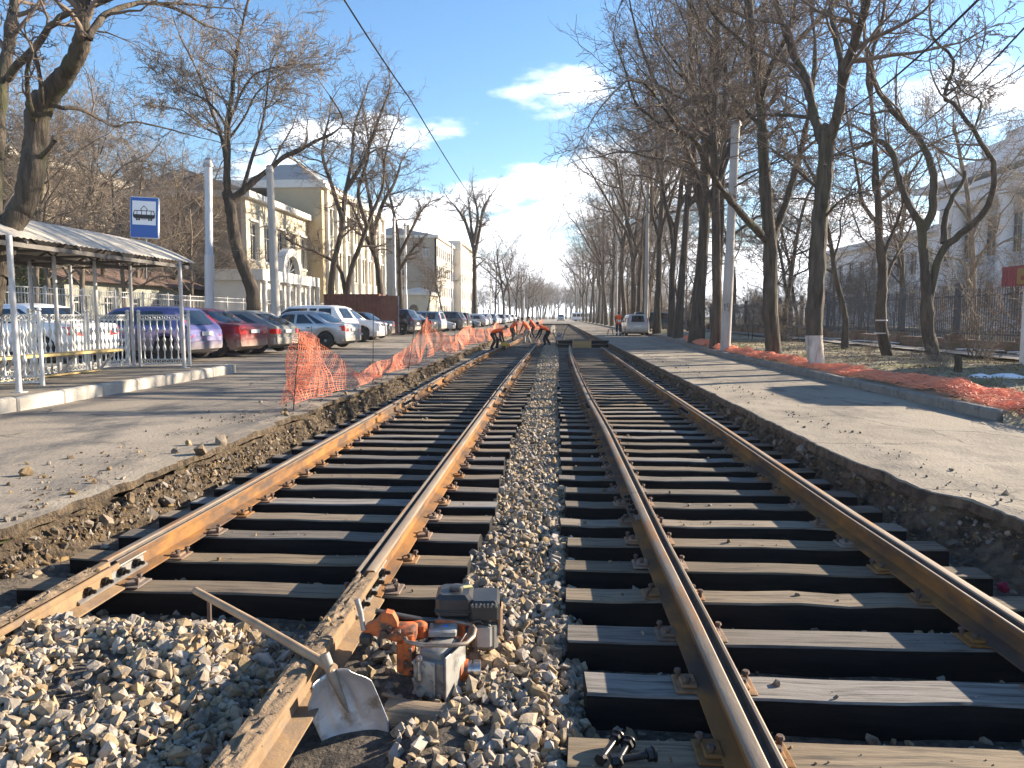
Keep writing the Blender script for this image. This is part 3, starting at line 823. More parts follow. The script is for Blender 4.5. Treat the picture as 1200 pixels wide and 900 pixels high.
trunk_ = [c for c in hand.children if c.name.startswith('trunk')][0].data; trunk_.materials.append(M['lime'])
for p_ in trunk_.polygons:
    if p_.center.z < .74: p_.material_index = 1
Z = 23.6
hand_tree('roadside_tree', 'thick dark tree with a long mossy limb reaching left over the side road', (6.75, Z, .2), [
    ([(6.75, Z, .05)] + limb(Z, (903, 370, 0), (903, 320, 0), (902, 285, 0), (898, 240, .1), (895, 190, .2), (892, 130, .2), (886, 80, .2), (880, 30, .3), (872, -60, .4)), .245, .11, .55),
    (limb(Z, (898, 282, 0), (878, 260, -.7), (856, 235, -1.4), (838, 210, -2.0), (825, 185, -2.5), (815, 165, -2.8), (798, 152, -3.3), (780, 130, -3.9), (765, 108, -4.5), (752, 96, -5.0)), .12, .03, .3),
    (limb(Z, (800, 155, -3.3), (780, 150, -3.4), (760, 135, -3.3), (745, 120, -3.4), (735, 90, -3.5), (725, 60, -3.5)), .06, .02, .2),
    (limb(Z, (904, 285, 0), (915, 255, .4), (928, 215, .8), (940, 170, 1.3), (950, 120, 1.8), (955, 60, 2.3), (950, 0, 3)), .13, .05, .35),
    (limb(Z, (893, 150, .2), (870, 125, .6), (850, 110, 1.2), (815, 118, 2), (780, 140, 2.8)), .07, .02, .2),
    (limb(Z, (890, 120, .2), (905, 75, -.3), (925, 35, -.8), (935, -20, -1.3), (940, -90, -2)), .09, .03, .25),
    (limb(Z, (884, 65, .2), (860, 40, .2), (835, 15, .3), (815, -30, .5)), .07, .025, .2)],
    102, dict(n=[0, 0, 11, 9, 7], ratio=[0, .5, .36, .44, .44]), 'bark_near')
Z = 22.5
hand_tree('park_tree', 'slim forked tree with a thin white band round its trunk, on the turf', (9.7, Z, .25), [
    ([(9.7, Z, .1)] + limb(Z, (1032, 380, 0), (1034, 340, 0), (1034, 310, 0), (1031, 280, 0), (1029, 240, 0), (1026, 200, 0), (1024, 150, .1), (1018, 90, .2), (1012, 20, .2), (1008, -60, .2)), .165, .05, .45),
    (limb(Z, (1035, 335, 0), (1045, 310, .3), (1056, 290, .8), (1066, 270, 1.2), (1075, 240, 1.6)), .06, .02, .2),
    (limb(Z, (1034, 300, 0), (1045, 275, -.3), (1055, 250, -.7), (1062, 220, -1)), .055, .02, .2),
    (limb(Z, (1028, 260, 0), (1012, 240, .4), (1005, 205, .8), (995, 150, 1.3), (985, 95, 1.8)), .07, .02, .2)],
    103, dict(n=[0, 0, 10, 8, 6], ratio=[0, .5, .44, .44, .44]), 'bark')
q = limb(Z, (1032.5, 376, 0), (1032, 391, 0)); q = [v - Vector((9.7, Z, .25)) for v in q]
MB().tube([q[0], q[0] + Vector((0, 0, .035))], .178, 14).tube([q[1], q[1] + Vector((0, 0, .03))], .182, 14).build('band', mat('white band', (.6, .58, .55)), bpy.data.objects['park_tree'], 60)
Z = 19.0
hand_tree('park_tree', 'double stemmed tree with a big limb sweeping right before the white palace', (9.4, Z, .25), [
    ([(9.4, Z, .1)] + limb(Z, (1087, 390, 0), (1086, 350, 0), (1083, 310, 0), (1081, 285, 0), (1079, 262, 0), (1065, 240, .2), (1052, 205, .4), (1046, 180, .5), (1030, 165, .7), (1012, 170, 1.0)), .16, .03, .75),
    (limb(Z, (1080, 272, 0), (1092, 250, -.1), (1094, 220, -.1), (1092, 195, -.1), (1075, 160, .3), (1055, 140, .6), (1042, 125, .8), (1025, 98, 1.1), (1022, 60, 1.4), (1035, 20, 1.6), (1040, -40, 1.8)), .11, .035, .4),
    (limb(Z, (1088, 355, 0), (1098, 310, 0), (1108, 290, -.1), (1125, 275, -.3), (1145, 258, -.6), (1158, 240, -.8), (1165, 215, -1), (1163, 190, -1.1), (1155, 175, -1.2), (1140, 150, -1.3), (1118, 122, -1.2), (1106, 112, -1.1), (1118, 72, -1.1), (1092, 42, -1.2), (1090, 0, -1.3)), .10, .022, .5),
    (limb(Z, (1106, 285, 0), (1108, 255, .2), (1117, 230, .3), (1128, 216, .4), (1131, 200, .4)), .085, .035, None),
    (limb(Z, (1107, 113, -1.1), (1128, 95, -1), (1150, 60, -.9), (1155, 30, -.8)), .028, .01, .2),
    (limb(Z, (1142, 150, -1.3), (1150, 120, -1.3), (1132, 110, -1.2), (1120, 98, -1.0)), .026, .01, .2)],
    104, dict(n=[0, 0, 8, 7, 6], ratio=[0, .5, .40, .42, .42]), 'bark_near')

# ---- the rest of the right-hand row and the park behind it
k = 0
def rowlabel(y): return 'tall bare tree in the row along the side road kerb'
row = [(832, 31.0, 0, .85), (838, 32.5, 2, .9), (812, 37, 5, .95), (817, 38.2, 3, .9), (782, 46, 1, .85), (773, 49, 3, .95), (742, 57, 0, 1.0), (735, 64, 1, 1.0), (726, 70, 3, .95), (720, 77, 5, .9), (714, 85, 1, .95),
       (708, 94, 3, .9), (703, 104, 0, 1.), (699, 115, 1, .95), (696, 126, 3, .95), (692, 138, 5, .9), (688, 152, 0, 1.), (685, 168, 1, 1.0), (682, 186, 3, 1.0), (679, 205, 5, 1.0), (677, 235, 0, 1.), (675, 270, 1, 1.)]
desc = {0: 'leaning dark trunk between the concrete pole and the thick mossy tree', 1: 'slender dark trunk standing close behind the concrete pole', 2: 'stout dark trunk, left of the twin before the parked van', 3: 'slightly slimmer right trunk of the close pair beyond the orange net',
        4: 'dark trunk right beside the silver minivan, right of the pair', 5: 'dark trunk right beside the silver minivan, left of the pair'}
for i, (px, y, pi_, sc) in enumerate(row):
    x = max(kerb_x(y) + .45, PY(px, 372, y).x) + (.2 if i > 8 else 0)
    g = None if i in desc else 'far trees lining the side road'; nth = ['first', 'second', 'third', 'fourth', 'fifth', 'sixth', 'seventh', 'eighth', 'ninth', 'tenth', 'eleventh', 'twelfth', 'thirteenth', 'fourteenth', 'fifteenth', 'sixteenth'][max(0, i - 6)]
    put_tree(PR[pi_], 'roadside_tree', desc.get(i, nth + ' tall bare tree beyond the silver minivan in the row along the side road'), (x, y, vz(x, y) - .05), i * 2.4, (sc, sc, sc * 1.3), g)
# undergrowth of saplings beyond the fence: low enough for the sun to pass over
SAP = [proto(41, 6.5, .05, twig='twig_pale', bark='bark_pale', first=.12, n=[0, 12, 7, 6, 5], rmin=.005), proto(42, 7.5, .06, first=.15, n=[0, 12, 7, 6, 5], rmin=.005), proto(43, 5.0, .045, twig='twig_pale', first=.1, n=[0, 12, 7, 6, 5], rmin=.005)]
rs = random.Random(77)
for i in range(180):
    y = 18 + 170 * rs.random() ** 1.3; x = rs.uniform(14.3, 29) if i % 4 else rs.uniform(8.4, 11)
    if (x < 12 and y < 30) or (x > 12 and y < 50 and i % 2): continue
    put_tree(SAP[i % 3], 'sapling', 'thin leafless sapling in the undergrowth behind the iron fence' if x > 13 else 'thin leafless sapling on the turf along the footpath', (x, y, vz(x, y) - .05), rs.uniform(0, 6.28), rs.uniform(.45, .8) * (.6 if x < 13 else 1 if x < 19 else 1.35), 'saplings behind the iron fence' if x > 13 else 'saplings on the turf')
# park trees behind the fence; kept thin where the low sun passes
pk = []
rp = random.Random(5)
for i in range(60):
    y = rp.uniform(24, 200); x = rp.uniform(9.0, 14) if i % 3 == 0 else rp.uniform(14.5, 30)
    if x > 26 and y < 90: x = rp.uniform(14.5, 25)
    if any((x - a) ** 2 + (y - b) ** 2 < 9 for a, b in pk) or (9 < x < 11 and y < 27): continue
    if 11 < x < 14.2: x = 10.2
    if (y > 55 or x > 13) and rp.random() < .5: continue
    pk.append((x, y))
for i, (x, y) in enumerate(pk):
    beh = x > 13
    put_tree(rp.choice([PR[2], PR[4], PP[0], PR[3], PR[4]] if y < 80 else PR), 'park_tree', 'bare park tree standing behind the iron fence' if beh else 'bare park tree on the turf before the iron fence',
             (x, y, vz(x, y) - .05), rp.uniform(0, 6.28), rp.uniform(.65, .95), 'park trees behind the iron fence' if beh else 'park trees on the turf')

# ------------------------------------------------------------------ ground on both sides, kerbs, platform
def sheet(name, xs, ys, zf, m, smooth=True):
    V = [(x, y, zf(x, y)) for y in ys for x in xs]; n = len(xs)
    F = [(i * n + k, i * n + k + 1, (i + 1) * n + k + 1, (i + 1) * n + k) for i in range(len(ys) - 1) for k in range(n - 1)]
    return struct(link(name, np_mesh(name, V, F, m, smooth)))
ysv = list(np.arange(3, 40, .35)) + list(np.arange(40, 120, 2)) + [150, 200, 300, 420]
xr_ = list(np.arange(6.17, 15, .3)) + [15, 18, 22, 28, 36, 50, 80, 150, 400]
def verge_row(y):
    k = kerb_x(y) + .15 * sstep(10.4, 10.62, y) - .03 * (y < 10.6)
    return [(k + (x - 6.17), y, (vz(x, y) if x > 6.3 else .13 * sstep(10.3, 10.62, y) - .006) + (.04 * fbm(x, y, 6, 1.6, 4) if x > 6.3 and y < 45 else 0)) for x in xr_]
struct(grid_obj('verge', verge_row, [M['verge']], ys=ysv))
sheet('side_ground', [6.0, 6.17, 7, 9, 14, 30, 100], [-6, 0, 3, 6, 9, 10.4, 10.62], lambda x, y: -.004 if x < 7 else .02 + .1 * sstep(7, 10, x) * sstep(3, 10, y), M['soil'])
sheet('footpath', list(np.arange(11.4, 12.9, .3)), ysv, lambda x, y: vz(x, y) + .075, M['path'])
sheet('park_ground', [-400, -150, -80, -50, -36, -28, -23, -20.5, -19.2], list(np.arange(-4, 120, 4)) + [150, 200, 300, 420],
      lambda x, y: .52 + .06 * fbm(x, y, 4, .2, 3) if x < -19.3 else .30, M['soil'])
# beyond the works: the carriageways run on to the crossing
sheet('road', [-20.6, -12, -3.6, 3.0, 7.17], [TR_END - .5, 200, 300, 420], lambda x, y: road_l(x) + .004, M['asphalt'])
def verge_grass():
    V = []; F = []
    for _ in range(9000):
        y = 9.5 + 26 * rng.random() ** 1.5; x = rng.uniform(6.4, 14)
        if fbm(x, y, 21, .55, 3) < -.05 and rng.random() < .85: continue
        h = rng.uniform(.03, .09); a = rng.uniform(0, 6.28); w = .012; z = vz(x, y) + .04 * fbm(x, y, 6, 1.6, 4) - .005
        b = len(V); lx, ly = rng.normal(0, .03, 2)
        V += [(x - w * math.cos(a), y - w * math.sin(a), z), (x + w * math.cos(a), y + w * math.sin(a), z), (x + lx, y + ly, z + h)]
        F.append((b, b + 1, b + 2))
    m = mat('grass blades', (.13, .15, .045), (.25, .21, .10), 1.2, .9)
    return tag(link('grass', np_mesh('grass', V, F, m)), 'short winter grass on the turf right of the side road', 'grass', kind='stuff')
verge_grass()
def litter():
    V = []; F = []
    for _ in range(14000):
        y = 9.5 + 28 * rng.random() ** 1.4; x = rng.uniform(6.3, 14); z = vz(x, y) + .04 * fbm(x, y, 6, 1.6, 4) + .012
        a = rng.uniform(0, 6.28); l = rng.uniform(.02, .06); w = l * .5; b = len(V); c, s = math.cos(a), math.sin(a)
        for (u, v, q) in ((-l, 0, 0), (0, -w, .01), (l, 0, .012), (0, w, rng.uniform(0, .03))): V.append((x + u * c - v * s, y + u * s + v * c, z + q))
        F.append((b, b + 1, b + 2, b + 3))
    m = mat('dead leaves', (.16, .10, .055), (.30, .21, .12), 1.5, .9)
    return tag(link('leaf_litter', np_mesh('leaf_litter', V, F, m)), 'dead brown leaves scattered over the turf', 'leaves', kind='stuff')
litter()
kr = thing('kerb', None, None, (6.1, 10.62, 0)); struct(kr)
y = 10.62; i = 0
while y < 300:
    L_ = 1.55 if y < 70 else 12
    rr = random.Random(i)
    mb = MB().cbox((rr.uniform(-.012, .012) + kerb_x(y + L_ / 2) - 6.02, y + L_ / 2 - 10.62, .055), (.17, L_ - .012, .19), 0, (0, 0, -math.atan((kerb_x(y + L_) - kerb_x(y)) / L_)), bev=.018 + rr.random() * .01)
    mb.build('kerbstone', M['kerb_dark'] if y > 13 else M['kerb_dark'], kr, 40).rotation_euler = (0, 0, 0)
    y += L_; i += 1
# island platform of the tram stop
PX = -7.42; PZT = .30
def plat_row(y):
    return [(x, y, PZT + .008 * fbm(x, y, 3, 1.2, 3)) for x in list(np.linspace(-12.4, PX - .16, 22))]
struct(grid_obj('platform', plat_row, [M['slab']], ys=list(np.arange(2, 17.1, .3)) + [17.05]))
kl = thing('kerb', None, None, (PX, 0, .0)); struct(kl)
y = 2.0; i = 0
while y < 17.1:
    rr = random.Random(50 + i); L_ = min(1.0, 17.2 - y)
    mb = MB().cbox((-.075 + rr.uniform(-.01, .01), y + L_ / 2, .175 + rr.uniform(-.008, .008)), (.16, L_ - .014, .27), bev=.022)
    mb.build('kerbstone', M['kerb'], kl, 40); y += L_; i += 1
x = PX - .16
while x > -12.4:
    mb = MB().cbox((x - .5 - PX, 17.12, .175), (.985, .16, .27), bev=.02); mb.build('kerbstone', M['kerb'], kl, 40); x -= 1.0

# ------------------------------------------------------------------ tram shelter
M['shel'] = mat('galvanised sheet', (.47, .43, .37), (.38, .35, .30), 4, .7, .0, c3=(.28, .25, .21), s3=6, f3=.33)
M['shel_shade'] = mat('steel in painted shade', (.085, .075, .066), (.13, .118, .105), 5, .7)  # dark tone paints the under-roof shade into beams and truss
M['post'] = mat('grey post paint', (.46, .46, .46), (.36, .35, .34), 8, .5, .2)
M['silver'] = mat('silver painted cast iron', (.66, .66, .64), (.50, .50, .48), 20, .5, .35, bump=.002, bscale=60)
M['wood_seat'] = mat('yellow painted plank', (.55, .40, .16), (.46, .34, .15), 8, .6, stretch=(4, .3, 4))
sh = thing('tram_shelter', 'open grey tram shelter with a corrugated arched roof on thin posts', 'shelter', (-9.6, 13.8, PZT))
ox, oy, oz = -9.6, 13.8, PZT
RX, RZ = -9.45, 3.14; EX, EZ = -8.08, 2.62
def roof_z(x):
    t = min(1.25, abs(x - RX) / (RX - EX) if False else abs(x - RX) / abs(EX - RX)); return RZ - (RZ - EZ) * t ** 1.45
V = []; F = []; ysr = np.arange(9.6, 16.75, .035); xsr = np.linspace(-10.95, EX, 15)
for y in ysr:
    for x in xsr: V.append((x - ox, y - oy, roof_z(x) - oz + .009 * math.sin(y * 2 * math.pi / .14)))
n = len(xsr)
F = [(i * n + k, i * n + k + 1, (i + 1) * n + k + 1, (i + 1) * n + k) for i in range(len(ysr) - 1) for k in range(n - 1)]
rf = link('roof', np_mesh('roof', V, F, M['shel'], False), sh)
md = rf.modifiers.new('thick', 'SOLIDIFY'); md.thickness = .006; md.offset = -1
mb = MB()
for y in np.arange(10.0, 16.6, 1.3):                       # truss under the sheet
    for a, b in zip(xsr[:-1:2], xsr[2::2]):
        mb.tube([(a - ox, y - oy, roof_z(a) - oz - .06), (b - ox, y - oy, roof_z(b) - oz - .06)], .025, 4)
    mb.tube([(-10.9 - ox, y - oy, 2.50 - oz), (EX - ox, y - oy, 2.56 - oz)], .025, 4)
    mb.tube([(RX - ox, y - oy, 2.54 - oz), (-9.0 - ox, y - oy, roof_z(-9.0) - oz - .05)], .02, 4)
    mb.tube([(RX - ox, y - oy, 2.54 - oz), (-10.0 - ox, y - oy, roof_z(-10.0) - oz - .05)], .02, 4)
mb.build('roof_truss', M['shel_shade'], sh)
for x, z in ((EX - .05, 2.52), (-10.9, 2.52), (RX, 2.50)):
    MB().box(x - .03 - ox, x + .03 - ox, 9.7 - oy, 16.68 - oy, z - .05 - oz, z + .02 - oz).build('beam', M['shel_shade'], sh)
for (px, py) in ((22.5, 460), (216, 431.3)):
    p = PZ(px, py, PZT)
    MB().cyl((p.x - ox, p.y - oy, 0), (p.x - ox - .02, p.y - oy, 2.3), .042, n=12).cbox((p.x - ox, p.y - oy, .006), (.16, .16, .012)).build('post', M['post'], sh, 50)
for y in (10.2, 12.3, 13.8, 15.05, 16.35):
    for x in (-9.38, -10.75):
        MB().cyl((x - ox, y - oy, 0), (x - ox, y - oy, 2.25), .038, n=10).build('post', M['post'], sh, 50)
# bench along the railing
bn = thing('bench', 'long yellow plank bench on slanted grey struts inside the shelter', 'bench', (-9.15, 12.8, PZT))
MB().cbox((.0, .0, .43), (.36, 4.9, .05), bev=.008).build('seat', M['wood_seat'], bn)
for y in (-2.2, -.7, .95, 2.2):
    MB().tube([(-.22, y, .0), (.14, y + .02, .41)], .03, 4).tube([(-.22, y, .38), (.14, y, .39)], .025, 4).build('bracket', M['post'], bn)
mb = MB().cbox((-.16, .3, .03), (.10, 3.6, .03), bev=.005); mb.build('foot_plank', M['wood_seat'], bn)
# cast railing panels
def baluster():
    pr = [(.012, 0), (.030, .03), (.014, .08), (.012, .2), (.030, .24), (.038, .29), (.018, .34), (.012, .40), (.030, .44), (.036, .47), (.014, .52), (.012, .62), (.032, .66), (.036, .70), (.014, .76), (.012, .86), (.026, .90), (.012, .93)]
    return MB().lathe(pr, 8).mesh('baluster', M['silver'], 60)
BAL = baluster()
def scroll(L):
    mb = MB(); k = int(L / .10); w = L / k
    for i in range(k):
        c = -L / 2 + (i + .5) * w
        pts = [(c + .036 * math.cos(a), 0, .05 + .036 * math.sin(a)) for a in np.linspace(0, 2 * math.pi, 9)]
        mb.tube(pts, .010, 5, caps=False)
    mb.box(-L / 2, L / 2, -.014, .014, -.012, .010); mb.box(-L / 2, L / 2, -.014, .014, .092, .112)
    return mb
def panel(label, a, b, group='cast railing panels round the tram stop'):
    a = Vector(a); b = Vector(b); c = (a + b) / 2; L_ = (b - a).length
    t = thing('railing_panel', label, 'railing', c, math.atan2(b.y - a.y, b.x - a.x), group)
    o = scroll(L_ - .1).build('top_rail', M['silver'], t, 50); o.location.z = 1.05
    o = scroll(L_ - .1).build('bottom_rail', M['silver'], t, 50); o.location.z = .06
    for s in (-1, 1):
        MB().cbox((s * (L_ / 2 - .03), 0, .6), (.055, .055, 1.2), bev=.008).lathe([(.02, 1.2), (.045, 1.23), (.02, 1.27)], 8, (s * (L_ / 2 - .03), 0, 0)).build('post', M['silver'], t)
    k = int((L_ - .12) / .145)
    for i in range(k):
        link('baluster', BAL, t, (-L_ / 2 + .06 + (i + .5) * (L_ - .12) / k, 0, .14))
    return t
panel('silver railing panel across the far end of the platform, before the blue car', (-9.35, 16.5, PZT), (-8.2, 16.62, PZT))
panel('silver railing panel behind the right end of the yellow bench', (-9.5, 14.9, PZT), (-9.5, 16.4, PZT))
panel('silver railing panel behind the middle of the yellow bench', (-9.5, 13.3, PZT), (-9.5, 14.85, PZT))
panel('silver railing panel behind the left part of the yellow bench', (-9.5, 11.7, PZT), (-9.5, 13.25, PZT))
panel('silver railing panel across the near end of the shelter at the left edge', (-9.45, 11.6, PZT), (-8.25, 11.75, PZT))
# stop sign on the shelter roof
M['blue'] = mat('sign blue', (.010, .085, .34), rough=.4); M['white'] = mat('sign white', (.72, .74, .76), rough=.5); M['blackp'] = mat('sign black', (.01, .01, .012), rough=.5)
c = PY(168, 255, 16.5)
sg = thing('tram_stop_sign', 'blue tram stop sign with a black tram symbol, standing above the shelter roof', 'sign', (c.x, c.y, c.z - .49)); sg.rotation_euler = (0, R(2.5), R(8))
W_, H_ = .62, .90
MB().cbox((0, .03, .49), (W_, .07, H_), bev=.02).build('box', M['white'], sg)
MB().prism([(-W_ / 2 + .016, .49 - H_ / 2 + .016), (W_ / 2 - .016, .49 - H_ / 2 + .016), (W_ / 2 - .016, .49 + H_ / 2 - .016), (-W_ / 2 + .016, .49 + H_ / 2 - .016)], -.012, -.004, 'y').build('blue_face', M['blue'], sg)
MB().prism([(-.25, .33), (.25, .33), (.25, .85), (-.25, .85)], -.018, -.0125, 'y').build('white_field', M['white'], sg)
mb = MB(); yb = -.023; yt = -.0185
def flat(poly): mb.prism(poly, yb, yt, 'y')
flat([(-.235, .50), (-.20, .465), (.20, .465), (.235, .50), (.235, .555), (-.235, .555)])
flat([(-.235, .555), (-.22, .555), (-.195, .63), (-.212, .63)]); flat([(.22, .555), (.235, .555), (.212, .63), (.195, .63)])
flat([(-.212, .63), (.212, .63), (.205, .645), (-.205, .645)])
for xx in (-.155, -.06, .045, .145): flat([(xx, .5551), (xx + .012, .5551), (xx + .012, .6299), (xx, .6299)])
for xx in (-.155, -.105, .105, .155): flat([(xx + .022 * math.cos(a), .443 + .022 * math.sin(a)) for a in np.linspace(0, 6.283, 11)[:-1]])
flat([(-.06, .447), (.06, .447), (.06, .455), (-.06, .455)])
for a, b in (((-.075, .665), (0, .745)), ((0, .745), (.075, .665)), ((-.075, .665), (-.05, .650)), ((.05, .650), (.075, .665))):
    a = Vector(a); b = Vector(b); n_ = Vector((-(b - a).y, (b - a).x)).normalized() * .006
    flat([(a - n_)[:], (b - n_)[:], (b + n_)[:], (a + n_)[:]])
mb.build('tram_symbol', M['blackp'], sg)
MB().box(-.02, .02, .07, .10, -.85, .8).build('bracket', M['post'], sg)

# ------------------------------------------------------------------ poles and wires
def pole(label, x, y, z, h, r0, r1, m, step=None, lean=(0, 0), group=None, collar=True):
    t = thing('tram_pole', label, 'pole', (x, y, z), 0, group)
    mb = MB()
    if step: mb.tube([(0, 0, 0), (lean[0] * step / h, lean[1] * step / h, step)], [r0, r0], 16).tube([(lean[0] * step / h, lean[1] * step / h, step), (lean[0] * (step + .06) / h, 0, step + .06), (lean[0], lean[1], h)], [r0, r1, r1], 16)
    else: mb.tube([(0, 0, 0), (lean[0], lean[1], h)], [r0, r1], 14)
    mb.build('shaft', m, t, 50)
    if collar: MB().cyl((lean[0], lean[1], h - .25), (lean[0], lean[1], h - .13), r1 * 1.25, n=12).cyl((lean[0], lean[1], h - .02), (lean[0], lean[1], h + .05), r1 * 1.1, r1 * .6, n=12).build('collar', M['steel'], t, 50)
    return t
p = PY(245, 372, 26.7); tp = PY(244, 187, 26.7).z
pole('thick galvanised steel pole stepped halfway, between the grey beige hatchback and the silver sedan', p.x, p.y, .3, tp - .3, .165, .135, M['galv'], 3.3, (.17, 0))
p = PY(324, 372, 31.2); tp = PY(320, 195, 31.2).z
pole('slightly leaning square topped concrete pole behind the silver sedan', p.x, p.y, .3, tp - .3, .20, .14, M['conc_pole'], None, (-.12, 0))
p = PY(850, 403, 28.5)
cp = pole('concrete pole with a painted number by the orange net', p.x, p.y, .15, 8.4, .185, .155, M['conc_pole'], 3.5, (.18, 0))
mb = MB()                                            # number 19 painted on the shaft facing the road
def seg(mb, pts, w=.022):
    for a, b in zip(pts[:-1], pts[1:]):
        mb.tube([a, b], w, 4)
ang0 = math.atan2(-p.y, -p.x)
def onp(u, z): a = ang0 + u / .188; return (.186 * math.cos(a) + .02 * z / 3, .186 * math.sin(a), z)
seg(mb, [onp(-.10, 1.68), onp(-.06, 1.74), onp(-.06, 1.48)], .012)
seg(mb, [onp(.10, 1.62), onp(.02, 1.62), onp(.02, 1.74), onp(.10, 1.74), onp(.10, 1.48), onp(.03, 1.48)], .012)
mb.build('number', M['blackp'], cp)
for i, (px, y, top, side) in enumerate(((463, 62, 255, 'l'), (476, 78, 262, 'l'), (530, 118, 285, 'l'), (575, 175, 310, 'l'), (585, 215, 322, 'l'), (614, 270, 335, 'l'))):
    q = PY(px, 372, y); tz = PY(px, top, y).z
    pole(['slim grey pole right of the rusty container', 'grey pole behind the dark parked estate cars', 'grey pole before the pale corner building', 'thin distant pole left of the bare avenue trees'][min(i, 3)], q.x, q.y, .3, tz - .3, .17, .12, M['galv'], 3.4, (0, 0), 'slim poles along the left pavement' if i > 2 else None)
for i, (px, y, top) in enumerate(((757, 58, 215), (722, 92, 270), (700, 150, 310))):
    q = PY(px, 372, y); tz = PY(px, top, y).z
    pole(['pale pole among the trunks behind the silver minivan', 'pale pole among the trunks behind the standing worker', 'thin far pole among the avenue trees on the right'][i], q.x, q.y, .2, tz - .2, .15, .12, M['conc_pole'])
def cable(label, pts, r, sag=.0, n=14):
    a = [Vector(p) for p in pts]; q = []
    for s, e in zip(a[:-1], a[1:]):
        for i in range(n):
            t = i / n; v = s.lerp(e, t); v.z -= sag * 4 * t * (1 - t); q.append(v)
    q.append(a[-1])
    o = MB().tube([v - a[0] for v in q], r, 6).build('overhead_cable', M['wire'], None, 60); o.location = a[0]
    return tag(o, label, 'cable')
def wz(px, py, z): return PZ(px, py, z)
cable('black contact wire running down the sky over the left track', [wz(385, -30, 5.6), wz(480, 115, 5.55), wz(548, 225, 5.5), wz(566, 245, 5.45), wz(600, 300, 5.4), wz(625, 335, 5.4)], .013, .04)
cable('thick black cable slanting down into the trees at upper right', [PY(1190, -45, 11), PY(1146, 0, 12.5), PY(1033, 103, 21), PY(860, 220, 28.4)], .022, .05)
cable('thin cable at the right edge, slanting down before the white palace', [PY(1240, 0, 13), PY(1200, 33, 15), PY(1120, 112, 22), PY(1000, 215, 36)], .019, .05)
cable('thinnest faint cable at the right edge, lowest of the three', [PY(1230, 58, 20), PY(1200, 77, 22), PY(1155, 105, 28), PY(1090, 150, 38)], .018, .03)

# ------------------------------------------------------------------ fence, kiosk and small things on the right
M['brick'] = mat('old brick', (.17, .10, .07), (.25, .17, .12), 5, .95, bump=.01, bscale=20, c3=(.13, .13, .07), s3=3, f3=.42)
M['iron'] = mat('dark blue grey iron', (.045, .052, .065), (.07, .075, .085), 8, .6)
FX = 13.35
fe = thing('iron_fence', 'dark iron picket fence on a low mossy brick wall along the park', 'fence', (FX, 18, .3))
mb = MB()
for a in np.arange(14, 130, 4.0): mb.cbox((0, a + 1.98 - 18, .14), (.32, 3.94, .50), bev=.02)
mb.build('brick_base', M['brick'], fe)
pk_ = MB()
for i, a in enumerate(np.arange(14, 130, 4.0)):
    MB().cbox((-.04, a - 18, .22), (.50, .50, .62), bev=.02).build('pier', M['brick'], fe)
    MB().cbox((.02, a - 18, 1.35), (.16, .16, 1.75), bev=.01).build('post', M['iron'], fe)
    if a < 60:
        MB().box(-.02, .02, a + .09 - 18, a + 3.91 - 18, .55, .60).box(-.02, .02, a + .09 - 18, a + 3.91 - 18, 1.75, 1.80).build('rail', M['iron'], fe)
    else:
        MB().box(-.02, .02, a + .09 - 18, a + 3.91 - 18, .55, .60).box(-.02, .02, a + .09 - 18, a + 3.91 - 18, 1.75, 1.80).build('rail', M['iron'], fe)
    for yy in np.arange(a + .2, a + 3.9, .13 if a < 60 else .26): pk_.box(-.010, .010, yy - .010 - 18, yy + .010 - 18, .40, 2.0)
o = pk_.build('picket', M['iron'], fe); o['kind'] = 'stuff'
ps = []
for _ in range(70):
    y = rng.uniform(15, 48); x = rng.choice([rng.normal(12.9, .15), rng.normal(14.6, .8), rng.normal(17, 1.5)])
    ps.append((x, y))
V, F = HULL[3]; b = 0; Vs = []; Fs = []
for x, y in ps:
    s = rng.uniform(.5, 1.3); Vs.append(V * np.array([s * .6, s * 1.3, .16]) + (x, y, vz(x, y) + .09)); Fs.append(F + b); b += len(V)
tag(link('snow_patches', np_mesh('snow_patches', np.concatenate(Vs), np.concatenate(Fs), M['snow'], True)), 'thin strips of old snow along the fence and footpath', 'snow', kind='stuff')
for i, (px, py, w) in enumerate(((1149, 446, .42), (1180, 446, .7))):
    q = PZ(px, py, .22); bm = bmesh.new(); bmesh.ops.create_icosphere(bm, subdivisions=3, radius=1)
    for v in bm.verts:
        k = 1 + .25 * mnoise.noise(v.co * 2.2 + Vector((i * 5, 0, 0))); v.co = Vector((v.co.x * w / 2 * k, v.co.y * .22 * k, max(-.03, v.co.z * .11 * k)))
    me = bpy.data.meshes.new('snow_lump'); bm.to_mesh(me); bm.free(); me.materials.append(M['snow'])
    for f in me.polygons: f.use_smooth = True
    tag(link('snow_lump', me, None, (q.x, q.y, .24)), ('smaller' if i == 0 else 'larger') + ' lump of old snow on the soil beside the kiosk', 'snow')
q = PZ(1122, 437, .28)
tag(MB().tube([(0, 0, -.1), (.01, 0, .2), (0, .01, .37)], [.085, .07, .068], 10).build('tree_stump', M['bark'], None, 50), 'short grey stump standing in the turf left of the kiosk', 'stump').location = (q.x, q.y, .26)
for i, (px, py, s) in enumerate(((1105, 436, .35), (1160, 425, .45), (1020, 418, .3), (1082, 440, .28))):
    q = PZ(px, py, .3); t = thing('dry_shrub', ['leafless dry weeds beside the stump', 'leafless dry weeds by the kiosk wall', 'leafless dry weeds near the slim banded tree', 'leafless dry weeds at the foot of the double stemmed tree'][i], 'shrub', (q.x, q.y, .3)); t.scale = (s, s, s)
    link('branches', SHR[1], t)
